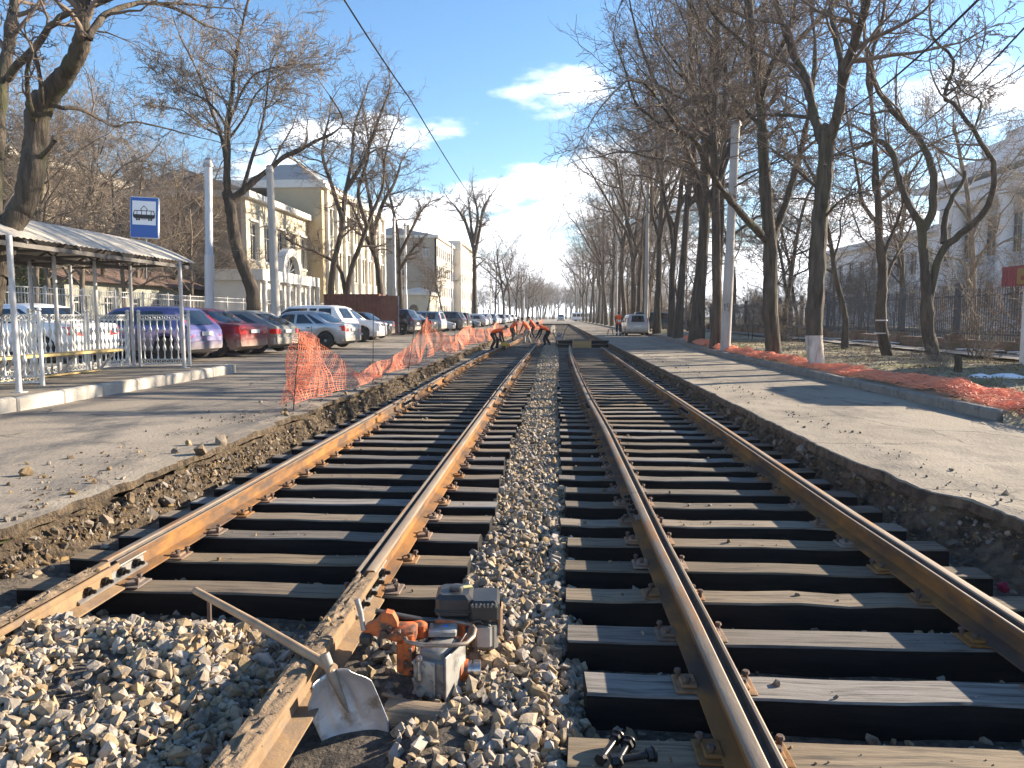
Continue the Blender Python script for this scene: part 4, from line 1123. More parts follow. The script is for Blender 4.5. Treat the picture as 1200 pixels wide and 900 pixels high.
for i in range(9):
    y = rng.uniform(16, 40); x = rng.uniform(14.2, 17.5)
    t = thing('leafless_shrub', 'leafless shrub behind the iron fence', 'shrub', (x, y, vz(x, y)), rng.uniform(0, 6), 'leafless shrubs behind the iron fence')
    link('branches', SHR[i % 3], t)
q = PZ(1165, 421, .33)
t = thing('leafless_shrub', 'wide arching leafless bush just left of the kiosk', 'shrub', (q.x, q.y + .6, .3)); link('branches', SHR[2], t)
M['red_sheet'] = mat('red corrugated sheet', (.24, .03, .04), (.17, .025, .03), 4, .5, .1)
M['plaster'] = mat('white plaster', (.72, .68, .64), (.60, .56, .52), 3, .9, bump=.003, bscale=30)
M['gold'] = mat('gold sign board', (.26, .17, .055), rough=.5)
kx = PZ(1193, 433, .17)
ko = thing('kiosk', 'white kiosk with a red corrugated canopy at the right edge', 'kiosk', (kx.x, kx.y - 2.5, .13))
MB().cbox((1.6, 1.25, 1.35), (3.2, 2.5, 2.7), bev=.02).build('wall', M['plaster'], ko)
V = []; F = []; xs_ = np.arange(-.42, 3.6, .03)
zc0 = PY(1172, 336, kx.y).z - .13; zc1 = PY(1172, 313, kx.y).z - .13
for x in xs_: V += [(x, -.55 + .016 * math.copysign(1, math.sin(x * 2 * math.pi / .12)), zc0), (x, -.55 + .016 * math.copysign(1, math.sin(x * 2 * math.pi / .12)), zc1)]
F = [(2 * i, 2 * i + 2, 2 * i + 3, 2 * i + 1) for i in range(len(xs_) - 1)]
cn_ = link('canopy_front', np_mesh('canopy_front', V, F, M['red_sheet']), ko); md = cn_.modifiers.new('t', 'SOLIDIFY'); md.thickness = .004
V = []; ys_ = np.arange(-.55, 2.6, .03)
for y in ys_: V += [(-.42 + .016 * math.copysign(1, math.sin(y * 2 * math.pi / .12)), y, zc0), (-.42 + .016 * math.copysign(1, math.sin(y * 2 * math.pi / .12)), y, zc1)]
F = [(2 * i, 2 * i + 2, 2 * i + 3, 2 * i + 1) for i in range(len(ys_) - 1)]
cn_ = link('canopy_side', np_mesh('canopy_side', V, F, M['red_sheet']), ko); md = cn_.modifiers.new('t', 'SOLIDIFY'); md.thickness = .004
MB().box(-.40, 3.6, -.52, 2.6, zc1 - .06, zc1 - .01).box(-.40, 3.6, -.52, 2.6, zc0 + .02, zc0 + .05).build('canopy_roof', M['red_sheet'], ko)
sp_ = MB().box(-.47, -.445, .2, 1.95, zc0 + .03, zc1 - .06).build('sign_board', M['gold'], ko)
MB().box(-.476, -.471, 1.45, 1.8, zc0 + .12, zc0 + .22).box(-.476, -.471, 1.58, 1.66, zc0 + .223, zc0 + .27).box(-.476, -.471, .4, 1.35, zc0 + .12, zc0 + .24).build('sign_mark', M['red_sheet'], sp_)

# ------------------------------------------------------------------ left trees
Z = 11.5
lb = PY(-70, 468, Z)
hand_tree('roadside_tree', 'big leaning mossy tree at the left edge, forking above the shelter', (lb.x, Z, PZT - .05), [
    ([(lb.x, Z, PZT - .1)] + limb(Z, (-30, 400, 0), (-12, 345, 0), (-2, 300, 0), (10, 270, 0), (27, 238, .1), (38, 200, .1), (42, 165, .2), (46, 130, .2), (52, 112, .2)), .205, .17, None),
    (limb(Z, (46, 128, .2), (66, 100, .1), (85, 75, -.1), (95, 50, -.2), (98, 25, -.3), (97, 0, -.3), (100, -50, -.4), (92, -120, -.5)), .17, .06, .4),
    (limb(Z, (0, 330, 0), (-10, 240, .8), (-4, 160, 1.2), (4, 90, 1.5), (12, 40, 1.7), (18, 0, 1.9), (24, -60, 2.2)), .16, .06, .5),
    (limb(Z, (8, 92, 1.4), (22, 75, 1.2), (42, 55, 1.0), (58, 32, .8), (78, 17, .5), (105, 8, .2), (135, -4, -.2), (165, -18, -.6)), .075, .03, .3),
    (limb(Z, (104, 45, -.3), (118, 22, 0), (140, 10, .4), (165, 3, .8), (195, 6, 1.3), (222, 18, 1.7), (240, 30, 2)), .06, .015, .2),
    (limb(Z, (185, 4, 1.1), (215, 4, 1.4), (245, 8, 1.8), (275, 10, 2.2)), .025, .01, .2),
    (limb(Z, (44, 150, .2), (34, 120, -.2), (32, 85, -.5), (38, 60, -.7)), .05, .02, .3),
    (limb(Z, (50, 135, .2), (48, 100, -.2), (40, 60, -.4), (28, 40, -.6)), .045, .015, .3),
    (limb(Z, (50, 120, .15), (74, 126, .1), (95, 128, .5), (118, 140, 1), (135, 148, 1.4), (160, 143, 1.9), (200, 152, 2.6), (235, 162, 3.2)), .04, .010, .25),
    (limb(Z, (44, 188, .1), (54, 178, 0), (64, 165, -.1)), .045, .03, None)],
    201, dict(n=[0, 0, 7, 6, 5], ratio=[0, .4, .30, .42, .42], rmin=.004), 'bark_near')
Z = 38
lb = PY(297, 366, Z)
hand_tree('avenue_tree', 'tall pale crowned tree with a long limb reaching right, behind the grey beige hatchback', (lb.x, Z, .3), [
    ([(lb.x, Z, .2)] + limb(Z, (296, 345, 0), (286, 315, 0), (276, 285, 0), (272, 255, 0), (268, 235, 0), (266, 225, 0)), .34, .25, None),
    (limb(Z, (266, 228, 0), (266, 200, -.2), (267, 170, -.4), (267, 140, -.5), (272, 110, -.6), (276, 70, -.8), (284, 30, -1), (293, -10, -1.2)), .19, .05, .2),
    (limb(Z, (268, 236, 0), (284, 224, .2), (300, 210, .5), (318, 196, .8), (335, 183, 1.1), (355, 174, 1.4), (375, 163, 1.8), (392, 155, 2.2), (402, 140, 2.6), (385, 110, 3)), .20, .03, .3),
    (limb(Z, (284, 224, .2), (294, 190, .2), (305, 155, .3), (312, 120, .4), (316, 80, .5), (330, 50, .7)), .11, .02, .15),
    (limb(Z, (266, 190, -.2), (258, 155, .4), (248, 130, .8), (238, 100, 1.2), (225, 70, 1.8), (210, 40, 2.4), (200, 10, 3)), .12, .02, .2),
    (limb(Z, (266, 150, -.4), (245, 120, -.8), (215, 105, -1.4), (190, 80, -2)), .08, .02, .2),
    (limb(Z, (268, 145, -.5), (280, 115, -1), (295, 90, -1.4), (318, 80, -1.8), (345, 75, -2.2)), .08, .02, .2),
    (limb(Z, (266, 165, -.4), (285, 140, 0), (300, 110, .2), (325, 90, .4), (355, 70, .6)), .07, .02, .2),
    (limb(Z, (262, 160, .2), (240, 150, .2), (215, 130, .2), (190, 125, .2)), .06, .02, .2)],
    202, dict(n=[0, 0, 12, 10, 9], ratio=[0, .5, .50, .46, .44], rmin=.009), 'bark', 'twig_pale')
def fork_tree(label, base_px, y, stems, seed, r, twig='twig', nm='avenue_tree', dens=(0, 0, 12, 9, 8), bz=.3):
    b0 = PY(base_px[0], base_px[1], y); L = []
    for i, st in enumerate(stems):
        pts = limb(y, *[(a, b, d) for a, b, d in st])
        if i == 0: pts = [Vector((b0.x, y, bz - .1))] + pts
        L.append((pts, r * (1 if i == 0 else .7), r * .22, .35 if i == 0 else .25))
    return hand_tree(nm, label, (b0.x, y, bz), L, seed, dict(n=list(dens), ratio=[0, .5, .46, .46, .46], rmin=.010), 'bark', twig)
fork_tree('dark tree leaning right, leftmost behind the rusty container', (388, 370), 58, [[(388, 340, 0), (391, 310, 0), (400, 270, 0), (405, 225, .3), (412, 190, .6), (415, 150, 1), (425, 120, 1.4)], [(402, 258, 0), (388, 215, -.5), (378, 180, -1), (385, 140, -1.4)], [(406, 222, .3), (425, 190, .3), (440, 150, .2), (455, 110, 0)]], 203, .30)
fork_tree('dark tree of two bowed stems behind the middle of the rusty container', (407, 370), 60, [[(407, 345, 0), (412, 315, 0), (425, 280, 0), (436, 250, .3), (448, 220, .6), (452, 180, .8), (462, 150, 1)], [(405, 345, 0), (398, 315, .3), (380, 300, .5), (355, 290, .6), (335, 280, .8)], [(430, 265, 0), (420, 225, -.4), (432, 180, -.8), (428, 140, -1.2)]], 204, .27)
fork_tree('leaning dark tree behind the open end of the rusty container', (447, 370), 64, [[(446, 345, 0), (442, 310, 0), (436, 275, 0), (434, 240, 0), (428, 200, .2), (434, 160, .5)], [(437, 275, 0), (448, 240, .4), (462, 215, .8), (470, 190, 1.2)], [(440, 300, 0), (425, 270, -.5), (412, 240, -1)]], 205, .32)
fork_tree('wide dark tree right of the rusty container', (470, 370), 72, [[(469, 345, 0), (468, 310, 0), (465, 270, 0), (458, 235, .3), (450, 200, .6), (448, 170, 1)], [(468, 300, 0), (482, 270, .5), (492, 250, .9), (500, 240, 1.2)], [(466, 320, 0), (478, 300, -.6), (490, 285, -1)]], 206, .28)
fork_tree('tall lone tree standing before the pale corner building', (556, 370), 104, [[(556, 345, 0), (556, 310, 0), (554, 280, 0), (551, 255, .2), (549, 235, .4)], [(556, 300, 0), (562, 270, .5), (566, 245, 1), (572, 235, 1.2)], [(555, 290, 0), (546, 262, -.6), (538, 248, -1), (532, 240, -1.3)], [(555, 285, 0), (560, 255, -.6), (556, 232, -1)]], 207, .40)
rl = random.Random(9)
for i, (px, y, k, sc) in enumerate(((590, 128, 3, .95), (580, 145, 0, .85), (598, 150, 1, .9), (606, 172, 3, .95), (612, 195, 0, .9), (618, 215, 1, .9), (624, 245, 3, .9), (629, 280, 0, .95), (633, 315, 1, .95), (520, 96, 4, .8), (500, 110, 4, .9), (637, 350, 3, 1.0), (640, 390, 0, 1.0))):
    q = PY(px, 370, y)
    put_tree(PR[k], 'avenue_tree', ['first', 'second', 'third', 'fourth', 'fifth', 'sixth', 'seventh', 'eighth', 'ninth', 'short', 'low twiggy', 'tenth', 'eleventh'][i] + (' distant bare tree beyond the lone tall tree on the left' if i not in (9, 10) else ' bare tree before the pale corner block, left of the lone tall tree'), (q.x, y, .3), rl.uniform(0, 6), sc, 'distant trees along the left pavement')
for i, (px, y, k, sc) in enumerate(((15, 27, 0, .8), (60, 30, 0, .7), (95, 34, 0, .8), (120, 29, 0, .75), (128, 40, 0, .9), (160, 44, 0, .85), (185, 36, 0, .7), (205, 48, 1, .8), (228, 52, 0, .85), (238, 42, 0, .65), (330, 72, 0, .8), (355, 78, 1, .7), (40, 48, 1, .8), (85, 52, 0, .9), (140, 60, 1, .9), (10, 40, 0, .9), (255, 66, 0, .8), (190, 60, 0, .9))):
    q = PY(px, 366, y)
    if q.x > -20: q.x = -20.4 - rl.random()
    put_tree(PP[k], 'park_tree', 'slender sunlit leafless tree in the park behind the parked cars', (q.x, y, .5), rl.uniform(0, 6), sc, 'slender trees in the left park')
# far end of the avenue: a wood closes the view
fw = []
for i in range(90):
    x = rl.uniform(-60, 75) if i % 2 else rl.uniform(-22, 36); y = rl.uniform(430, 520)
    put_tree(PR[rl.choice([0, 1, 3])], 'distant_tree', 'hazy tree closing the far end of the avenue', (x, y, -.5), rl.uniform(0, 6), (1.6, 1.6, rl.uniform(.95, 1.45)), 'hazy trees at the far end of the avenue')
# evergreen at the far left
M['pine'] = mat('pine needles', (.05, .07, .022), (.09, .105, .035), 3, .9)
ev = thing('pine_tree', 'yellow green evergreen at the far left behind the mossy trunk', 'tree', (PY(-2, 366, 34).x, 34, .5))
MB().tube([(0, 0, -.2), (.05, 0, 4), (0, 0, 9.5)], [.22, .16, .04], 8).build('trunk', M['bark'], ev, 60)
V = []; F = []
for _ in range(9000):
    z = rng.uniform(1.5, 10); rmax = 2.6 * (1 - ((z - 1.5) / 9) ** 1.3) + .2; a = rng.uniform(0, 6.28); r_ = rmax * math.sqrt(rng.uniform(.1, 1)) * (1 + .3 * math.sin(3 * a + z))
    c0 = np.array((r_ * math.cos(a), r_ * math.sin(a), z)); u = rng.normal(0, .14, 3); v = rng.normal(0, .05, 3); b = len(V)
    V += [c0, c0 + u, c0 + u * .5 + v]; F.append((b, b + 1, b + 2))
link('foliage', np_mesh('foliage', V, F, M['pine']), ev)
# low park fence
pf = thing('park_fence', 'thin pale metal fence behind the parked cars on the left', 'fence', (-18.6, 20, .45))
mb = MB()
for i, a in enumerate(np.arange(18, 62, 2.2)):
    MB().cbox((0, a - 20, 1.05), (.06, .06, 2.1)).build('post', M['post'], pf)
    MB().box(-.015, .015, a + .03 - 20, a + 2.17 - 20, 1.78, 1.82).box(-.015, .015, a + .03 - 20, a + 2.17 - 20, 2.0, 2.03).box(-.015, .015, a + .03 - 20, a + 2.17 - 20, .2, .24).build('rail', M['post'], pf)
    for yy in np.arange(a + .15, a + 2.15, .16): mb.box(-.008, .008, yy - .008 - 20, yy + .008 - 20, .2, 2.0)
mb.build('picket', M['post'], pf)['kind'] = 'stuff'

# ------------------------------------------------------------------ buildings
M['cream'] = mat('cream stucco', (.62, .555, .42), (.55, .485, .36), .6, .92, bump=.004, bscale=20)
M['ochre'] = mat('ochre stucco', (.52, .43, .28), (.45, .37, .24), .6, .92)
M['whites'] = mat('white stucco', (.74, .71, .64), (.64, .61, .55), .6, .92)
M['paleb'] = mat('pale render', (.66, .61, .52), (.58, .53, .45), .4, .92)
M['tanb'] = mat('tan and shaded render', (.36, .30, .23), (.30, .25, .19), .4, .92)
M['palace'] = mat('pale grey stucco', (.84, .83, .81), (.76, .75, .74), .5, .92)
M['glass'] = mat('window glass', (.03, .035, .04), rough=.08, spec=.7)
M['frame'] = mat('window frame', (.62, .60, .55), rough=.6)
M['roof_b'] = mat('blue grey roof', (.22, .24, .25), (.28, .29, .29), .7, .6, .2)
M['roof_r'] = mat('brown sheet roof', (.14, .09, .07), (.19, .13, .10), .8, .7)
WIN = {}
def window_mesh(w, h, arch=False):
    k = (round(w, 2), round(h, 2))
    if k not in WIN:
        mb = MB(); f = .07
        mb.box(-w / 2, -w / 2 + f, -.04, .04, 0, h); mb.box(w / 2 - f, w / 2, -.04, .04, 0, h)
        mb.box(-w / 2 + f, w / 2 - f, -.04, .04, 0, f); mb.box(-w / 2 + f, w / 2 - f, -.04, .04, h - f, h)
        mb.box(-.03, .03, -.03, .03, f, h - f); mb.box(-w / 2 + f, -.03, -.03, .03, h * .66, h * .66 + .05); mb.box(.03, w / 2 - f, -.03, .03, h * .66, h * .66 + .05)
        WIN[k] = (mb.mesh('window', M['frame']), MB().box(-w / 2 + f, w / 2 - f, -.008, .008, f, h - f).mesh('pane', M['glass']))
    return WIN[k]
def facade(t, o, ang, L_, z0, z1, n, rows, ww, m, th=.35, trim=None, name='wall'):
    """wall from o along direction ang; outer face to the right-hand side of that direction. rows: (zb, zt)"""
    c, s = math.cos(ang), math.sin(ang)
    T = Matrix(((c, -s, 0, o[0]), (s, c, 0, o[1]), (0, 0, 1, 0), (0, 0, 0, 1)))
    mb = MB(); z = z0; pitch = L_ / n
    for (zb, zt) in rows:
        mb.box(0, L_, 0, th, z, zb, 0, T)
        for i in range(n + 1):
            a = 0 if i == 0 else (i - .5) * pitch + ww / 2; b = L_ if i == n else (i + .5) * pitch - ww / 2
            mb.box(a, b, 0, th, zb, zt, 0, T)
        z = zt
    mb.box(0, L_, 0, th, z, z1, 0, T)
    mb.build(name, m, t)
    tr = MB()
    for (zb, zt) in rows:
        fm, pm = window_mesh(ww, zt - zb)
        for i in range(n):
            x = (i + .5) * pitch
            w = link('window', fm, t, T @ Vector((x, .16, zb)), (0, 0, ang)); link('pane', pm, w)
            if trim: tr.box(x - ww / 2 - .12, x + ww / 2 + .12, -.10, -.002, zb - .14, zb - .002, 0, T); tr.box(x - ww / 2 - .15, x + ww / 2 + .15, -.14, -.002, zt + .05, zt + .22, 0, T)
    if trim: tr.build('window_trim', trim, t)
    return T
def bld(name, label, loc): return thing(name, label, 'building', loc)
# cream hall on the left
b1 = bld('cream_hall', 'cream classical building with a tall ochre corner behind the parked cars', (-21.8, 53, .5))
o0 = Vector((-21.8, 53, .5)); FZ = lambda z: z - .5
facade(b1, (0, 0), R(90), 13.5, 0, 9.3, 5, [(1.0, 3.3), (5.0, 7.7)], 1.3, M['cream'], trim=M['whites'])
MB().box(-9, -.352, .0, .35, 0, 9.3).build('side_wall', M['tanb'], b1)
MB().box(-9.2, .45, -.35, 13.4, 9.302, 9.75).build('cornice', M['whites'], b1)
MB().prism([(-9, 9.76), (.3, 9.76), (-4.4, 11.3)], -.3, 13.4, 'y').build('roof', M['roof_b'], b1)
MB().box(-3.5, 1.3, 13.5, 14.4, 0, 12.2).build('corner_tower', M['ochre'], b1)
facade(b1, (1.3, 14.4), R(90), 23, 0, 12.2, 8, [(1.0, 3.1), (4.4, 6.9), (8.3, 10.6)], 1.35, M['cream'], trim=M['whites'])
mb = MB()
for k in range(9):
    mb.cbox((1.42, 14.6 + k * 22.6 / 8, 6.05), (.35, .5, 12.1))
mb.build('pilasters', M['whites'], b1)['kind'] = 'stuff'
MB().box(-12, 1.75, 13.3, 37.6, 12.202, 12.55).box(-12, 1.5, 13.5, 37.4, 12.552, 12.9).build('cornice', M['whites'], b1)
MB().box(-12, 1.2, 37.42, 37.8, 0, 12.1).build('side_wall', M['cream'], b1)
bm_ = MB(); bm_.add([(-9.5, 18, 12.9), (.6, 18, 12.9), (.6, 32, 12.9), (-9.5, 32, 12.9), (-5.6, 22.5, 16.0), (-3.4, 22.5, 16.0), (-3.4, 27.5, 16.0), (-5.6, 27.5, 16.0)], [(0, 1, 5, 4), (1, 2, 6, 5), (2, 3, 7, 6), (3, 0, 4, 7), (4, 5, 6, 7), (3, 2, 1, 0)])
bm_.build('roof', M['roof_b'], b1)
# entrance portico with an arched gable
po = bld('entrance_portico', 'white entrance portico with an arched gable, before the cream hall', (-18.6, 47, .5))
facade(po, (0, 0), R(90), 11, 0, 3.2, 5, [(.35, 2.7)], 1.5, M['whites'], th=.3)
MB().box(-3.1, -.302, 0, .3, 0, 3.2).build('side_wall', M['whites'], po)
MB().box(-3.2, .35, -.25, 11.25, 3.202, 3.9).build('entablature', M['whites'], po)
for k in range(6): MB().lathe([(.22, 0), (.22, .12), (.17, .16), (.15, 2.95), (.2, 3.0), (.2, 3.19)], 12, (.28, .12 + k * 10.76 / 5, 0)).build('column', M['whites'], po, 40)
arc = [(5.5 + 1.9 * math.cos(a), 3.903 + 1.75 * math.sin(a)) for a in np.linspace(0, math.pi, 17)]; inn = [(5.5 + 1.35 * math.cos(a), 3.903 + 1.22 * math.sin(a)) for a in np.linspace(math.pi, 0, 17)]
mb = MB()
for i in range(16): mb.prism([arc[i], arc[i + 1], inn[15 - i], inn[16 - i]], -.3, .3, 'x')
mb.build('arch', M['whites'], po)
MB().prism(list(reversed(inn)), -.12, -.08, 'x').build('fan_window', M['glass'], po)
mb = MB()
for a in np.linspace(.35, math.pi - .35, 6): mb.tube([(-.06, 5.5, 3.92), (-.06, 5.5 + 1.33 * math.cos(a), 3.91 + 1.2 * math.sin(a))], .035, 4)
mb.build('fan_bars', M['frame'], po)
# low outbuilding and the long wing behind
lo_ = bld('low_outbuilding', 'low grey green outbuilding with a brown roof behind the pale fence', (-24, 36, .5))
M['greeng'] = mat('grey green render', (.36, .36, .30), (.30, .30, .25), .6, .92)
facade(lo_, (0, 0), R(90), 15, 0, 2.7, 6, [(.9, 2.0)], 1.0, M['greeng'], th=.3); MB().box(-5, -.302, 0, .3, 0, 2.7).build('side_wall', M['greeng'], lo_)
MB().prism([(-5.4, 2.702), (.5, 2.702), (-2.4, 3.9)], -.4, 15.4, 'y').build('roof', M['roof_r'], lo_)
lg = bld('long_wing', 'long tan building glimpsed through the trees above the tram shelter', (-36, 26, .5))
facade(lg, (0, 0), R(90), 48, 0, 11.5, 14, [(1.2, 3.2), (4.8, 6.8), (8.2, 10.2)], 1.3, M['tanb'], trim=M['paleb'])
MB().box(-10, .4, -.3, 48.3, 11.502, 12).build('cornice', M['paleb'], lg); MB().box(-10, -.352, 0, .35, 0, 11.5).build('side_wall', M['tanb'], lg)
MB().prism([(-10, 12.01), (.2, 12.01), (-5, 14)], -.2, 48.2, 'y').build('roof', M['roof_b'], lg)
# pale corner block
b2 = bld('corner_block', 'pale four storey block with rows of windows, right of the container', (-22, 141, .4))
facade(b2, (0, 0), R(90), 24, 0, 15.6, 9, [(1.2, 3.2), (4.9, 6.9), (8.6, 10.6), (12.2, 14.2)], 1.5, M['paleb'])
facade(b2, (-16, 0), 0, 16, 0, 15.6, 4, [(4.9, 6.7), (8.6, 10.4), (12.2, 14.0)], 1.2, M['tanb'], name='side_wall')  # the tan colour carries this end wall's shade beside the pale lit front
MB().box(-16.2, .4, -.3, 24, 15.602, 16.1).build('cornice', M['paleb'], b2)
MB().box(-16, 1.6, 24.002, 26, 0, 17.4).build('pilaster_wall', M['paleb'], b2)
facade(b2, (1.2, 26), R(90), 32, 0, 17.0, 11, [(1.2, 3.2), (4.9, 6.9), (8.6, 10.6), (12.2, 14.2)], 1.5, M['paleb'])
MB().box(-16, 1.7, 26.002, 58.3, 17.002, 17.6).build('cornice', M['paleb'], b2)
MB().prism([(-16, 16.11), (0, 16.11), (-8, 17.6)], 0, 24, 'y').build('roof', M['roof_b'], b2)
MB().box(-7, -6, 5, 6, 16.8, 18.6).build('chimney', M['tanb'], b2)
pb = bld('cream_porch', 'small cream gatehouse with an arched window and a grey cap roof', (-24.2, 116, .4))
MB().box(0, 4.9, 0, 9, 0, 4.3).build('wall', M['cream'], pb); MB().box(-.3, 5.3, -.3, 9.3, 4.302, 4.75).build('cornice', M['whites'], pb)
MB().add([(-.3, -.3, 4.752), (5.3, -.3, 4.752), (5.3, 9.3, 4.752), (-.3, 9.3, 4.752), (2.5, 4.5, 5.7)], [(0, 1, 4), (1, 2, 4), (2, 3, 4), (3, 0, 4), (3, 2, 1, 0)]).build('roof', M['roof_b'], pb)
w_ = MB().prism([(1.8, .9), (3.2, .9), (3.2, 2.2)] + [(2.5 + .7 * math.cos(a), 2.2 + .7 * math.sin(a)) for a in np.linspace(.2, math.pi - .2, 8)] + [(1.8, 2.2)], -.06, -.003, 'y').build('arched_window', M['glass'], pb)
# palace on the right, in its own shade
b3 = bld('white_palace', 'large pale classical palace with giant columns, in shade behind the right trees', (33, 38, .4))
facade(b3, (0, 30), R(-90), 19, 0, 11.4, 6, [(1.4, 3.6), (5.6, 8.6)], 1.5, M['palace'], trim=M['palace'])
mb_c = []
for k in range(3, 8):
    y = 2.0 + k * 3.3
    MB().lathe([(.62, 1.2), (.62, 1.5), (.52, 1.6), (.53, 4), (.44, 9.0), (.5, 9.1), (.62, 9.5), (.62, 9.69)], 16, (-.9, y, 0)).build('column', M['palace'], b3, 40)
MB().box(-1.7, -.002, 11.1, 27, 0, 1.198).build('plinth', M['palace'], b3)
MB().box(-1.6, -.003, 11.1, 27.2, 9.7, 10.6).box(-1.9, -.004, 11.1, 27.5, 10.602, 11.0).build('entablature', M['palace'], b3)
MB().box(-2.1, 8, 10.9, 30.3, 11.402, 11.9).build('cornice', M['palace'], b3)
mb = MB()
for a, b, z in ((11.2, 25.5, 12.8), (11.3, 22, 13.6), (11.4, 19, 14.1)): mb.box(-1.1 + (z - 12.8) * .1, 4, a, b, 11.903 if z < 13 else z - .9, z)
mb.build('attic', M['palace'], b3)
facade(b3, (1.5, 64), R(-90), 34, 0, 8.6, 11, [(1.4, 3.4), (5.0, 7.2)], 1.4, M['palace'], trim=M['palace'])
MB().box(.9, 10, 30.05, 64.4, 8.602, 9.2).build('cornice', M['palace'], b3)
MB().box(.02, 14, 10.6, 10.997, 0, 11.4).build('side_wall', M['palace'], b3)
# brown container
M['cont'] = mat('rusty brown steel', (.13, .05, .035), (.19, .085, .055), 2.2, .7, .1, c3=(.09, .04, .03), s3=3, f3=.38)
ct = thing('steel_container', 'rusty brown corrugated steel container with its end doors open', 'container', (PY(380, 372, 46).x, 46, .3))
cw = PY(443, 372, 46).x - PY(380, 372, 46).x
def corr(L_, H_):
    V = []; x = 0; seq = []
    while x < L_ - .001:
        for dxx, d in ((0, 0), (.09, 0), (.12, .05), (.21, .05)):
            if x + dxx <= L_: seq.append((x + dxx, d))
        x += .24
    seq.append((L_, 0)); return seq
V = []; sq = corr(cw, 2.5)
for x, d in sq: V += [(x, d, .12), (x, d, 2.42)]
F = [(2 * i, 2 * i + 2, 2 * i + 3, 2 * i + 1) for i in range(len(sq) - 1)]
link('side_wall', np_mesh('side_wall', V, F, M['cont']), ct)
MB().box(0, cw, .06, 2.4, .05, .12).box(0, cw + .003, -.02, 2.42, 2.421, 2.5).box(0, .06, .06, 2.4, .12, 2.42).box(.06, cw, 2.34, 2.4, .12, 2.42).build('shell', M['cont'], ct)
MB().box(cw - .0, cw + .09, -.03, .06, 0, 2.55).box(0, .08, -.03, .06, 0, 2.5).box(cw, cw + .09, 2.34, 2.43, 0, 2.55).build('corner_post', M['cont'], ct)
mb = MB(); mb.cbox((.0, .55, 1.25), (.05, 1.1, 2.3)); 
for zz in (.5, 1.25, 2.0): mb.cbox((.03, .55, zz), (.03, 1.0, .06))
d = mb.build('door', M['cont'], ct); d.location = (cw + .1, .06, 0); d.rotation_euler = (0, 0, R(-75))
mb = MB().cbox((0, .55, 1.25), (.05, 1.1, 2.35)); d = mb.build('door', mat('pale blue painted steel', (.42, .48, .52), (.30, .32, .33), 3, .6, c3=(.2, .1, .07), s3=5, f3=.4), ct); d.location = (cw + .1, 2.4, 0); d.rotation_euler = (0, 0, R(-130)); d['label'] = 'pale blue open container door'

# ------------------------------------------------------------------ cars
def paint(name, c, rough=.28, metal=.35, dust=(.30, .26, .21)):
    m = mat(name, c, tuple(min(1, a * 1.08 + .004) for a in c), 2, rough, metal)
    t = m.node_tree; N = t.nodes; L = t.links; b = N['Principled BSDF']
    b.inputs['Coat Weight'].default_value = .4; b.inputs['Coat Roughness'].default_value = .12
    # road dust on the lower body: wear that belongs to the car
    co = N.new('ShaderNodeTexCoord'); sp = N.new('ShaderNodeSeparateXYZ'); L.new(co.outputs['Object'], sp.inputs[0])
    nz = N.new('ShaderNodeTexNoise'); nz.inputs['Scale'].default_value = 5; L.new(co.outputs['Object'], nz.inputs['Vector'])
    ad = N.new('ShaderNodeMath'); ad.operation = 'MULTIPLY_ADD'; ad.inputs[1].default_value = .5; L.new(nz.outputs['Fac'], ad.inputs[0]); L.new(sp.outputs['Z'], ad.inputs[2])
    mr = N.new('ShaderNodeMapRange'); mr.inputs['From Min'].default_value = .95; mr.inputs['From Max'].default_value = .55; mr.inputs['To Max'].default_value = .75; L.new(ad.outputs[0], mr.inputs['Value'])
    mx = N.new('ShaderNodeMix'); mx.data_type = 'RGBA'; src = b.inputs['Base Color'].links[0].from_socket
    L.new(mr.outputs['Result'], mx.inputs['Factor']); L.new(src, mx.inputs['A']); mx.inputs['B'].default_value = (*dust, 1); L.new(mx.outputs['Result'], b.inputs['Base Color'])
    mr2 = N.new('ShaderNodeMapRange'); mr2.inputs['To Min'].default_value = rough; mr2.inputs['To Max'].default_value = .8; L.new(mr.outputs['Result'], mr2.inputs['Value']); L.new(mr2.outputs['Result'], b.inputs['Roughness'])
    return m
CM = dict(blue=paint('violet blue paint', (.10, .095, .235)), red=paint('dark red paint', (.20, .022, .028)), grey=paint('grey beige paint', (.20, .195, .175)),
          silver=paint('silver paint', (.42, .43, .44), .3, .6), white=paint('white paint', (.72, .73, .74), .3, 0), black=paint('black paint', (.014, .015, .018)),
          navy=paint('dark blue paint', (.022, .030, .055)), green=paint('dark green paint', (.025, .045, .045)), bluesilver=paint('blue silver paint', (.26, .31, .36), .3, .5),
          beige=paint('beige silver paint', (.46, .44, .41), .3, .5), graphite=paint('graphite paint', (.10, .105, .11), .3, .5), teal=paint('dark teal paint', (.018, .04, .055)))
M['cglass'] = mat('car glass', (.012, .015, .018), rough=.04, spec=.9)
M['tyre'] = mat('tyre', (.018, .018, .018), (.05, .046, .04), 6, .9)
M['rim'] = mat('alloy rim', (.42, .42, .42), (.30, .29, .28), 8, .4, .6)
M['trim'] = mat('black plastic trim', (.02, .02, .021), (.05, .047, .043), 4, .75)
M['tail'] = mat('tail light red', (.55, .02, .015), rough=.18, spec=.8)
M['amber'] = mat('amber lens', (.70, .16, .02), rough=.2)
M['lamp'] = mat('headlight', (.55, .57, .60), rough=.08, metal=.3)
M['plate_w'] = mat('number plate', (.62, .61, .58), rough=.5)
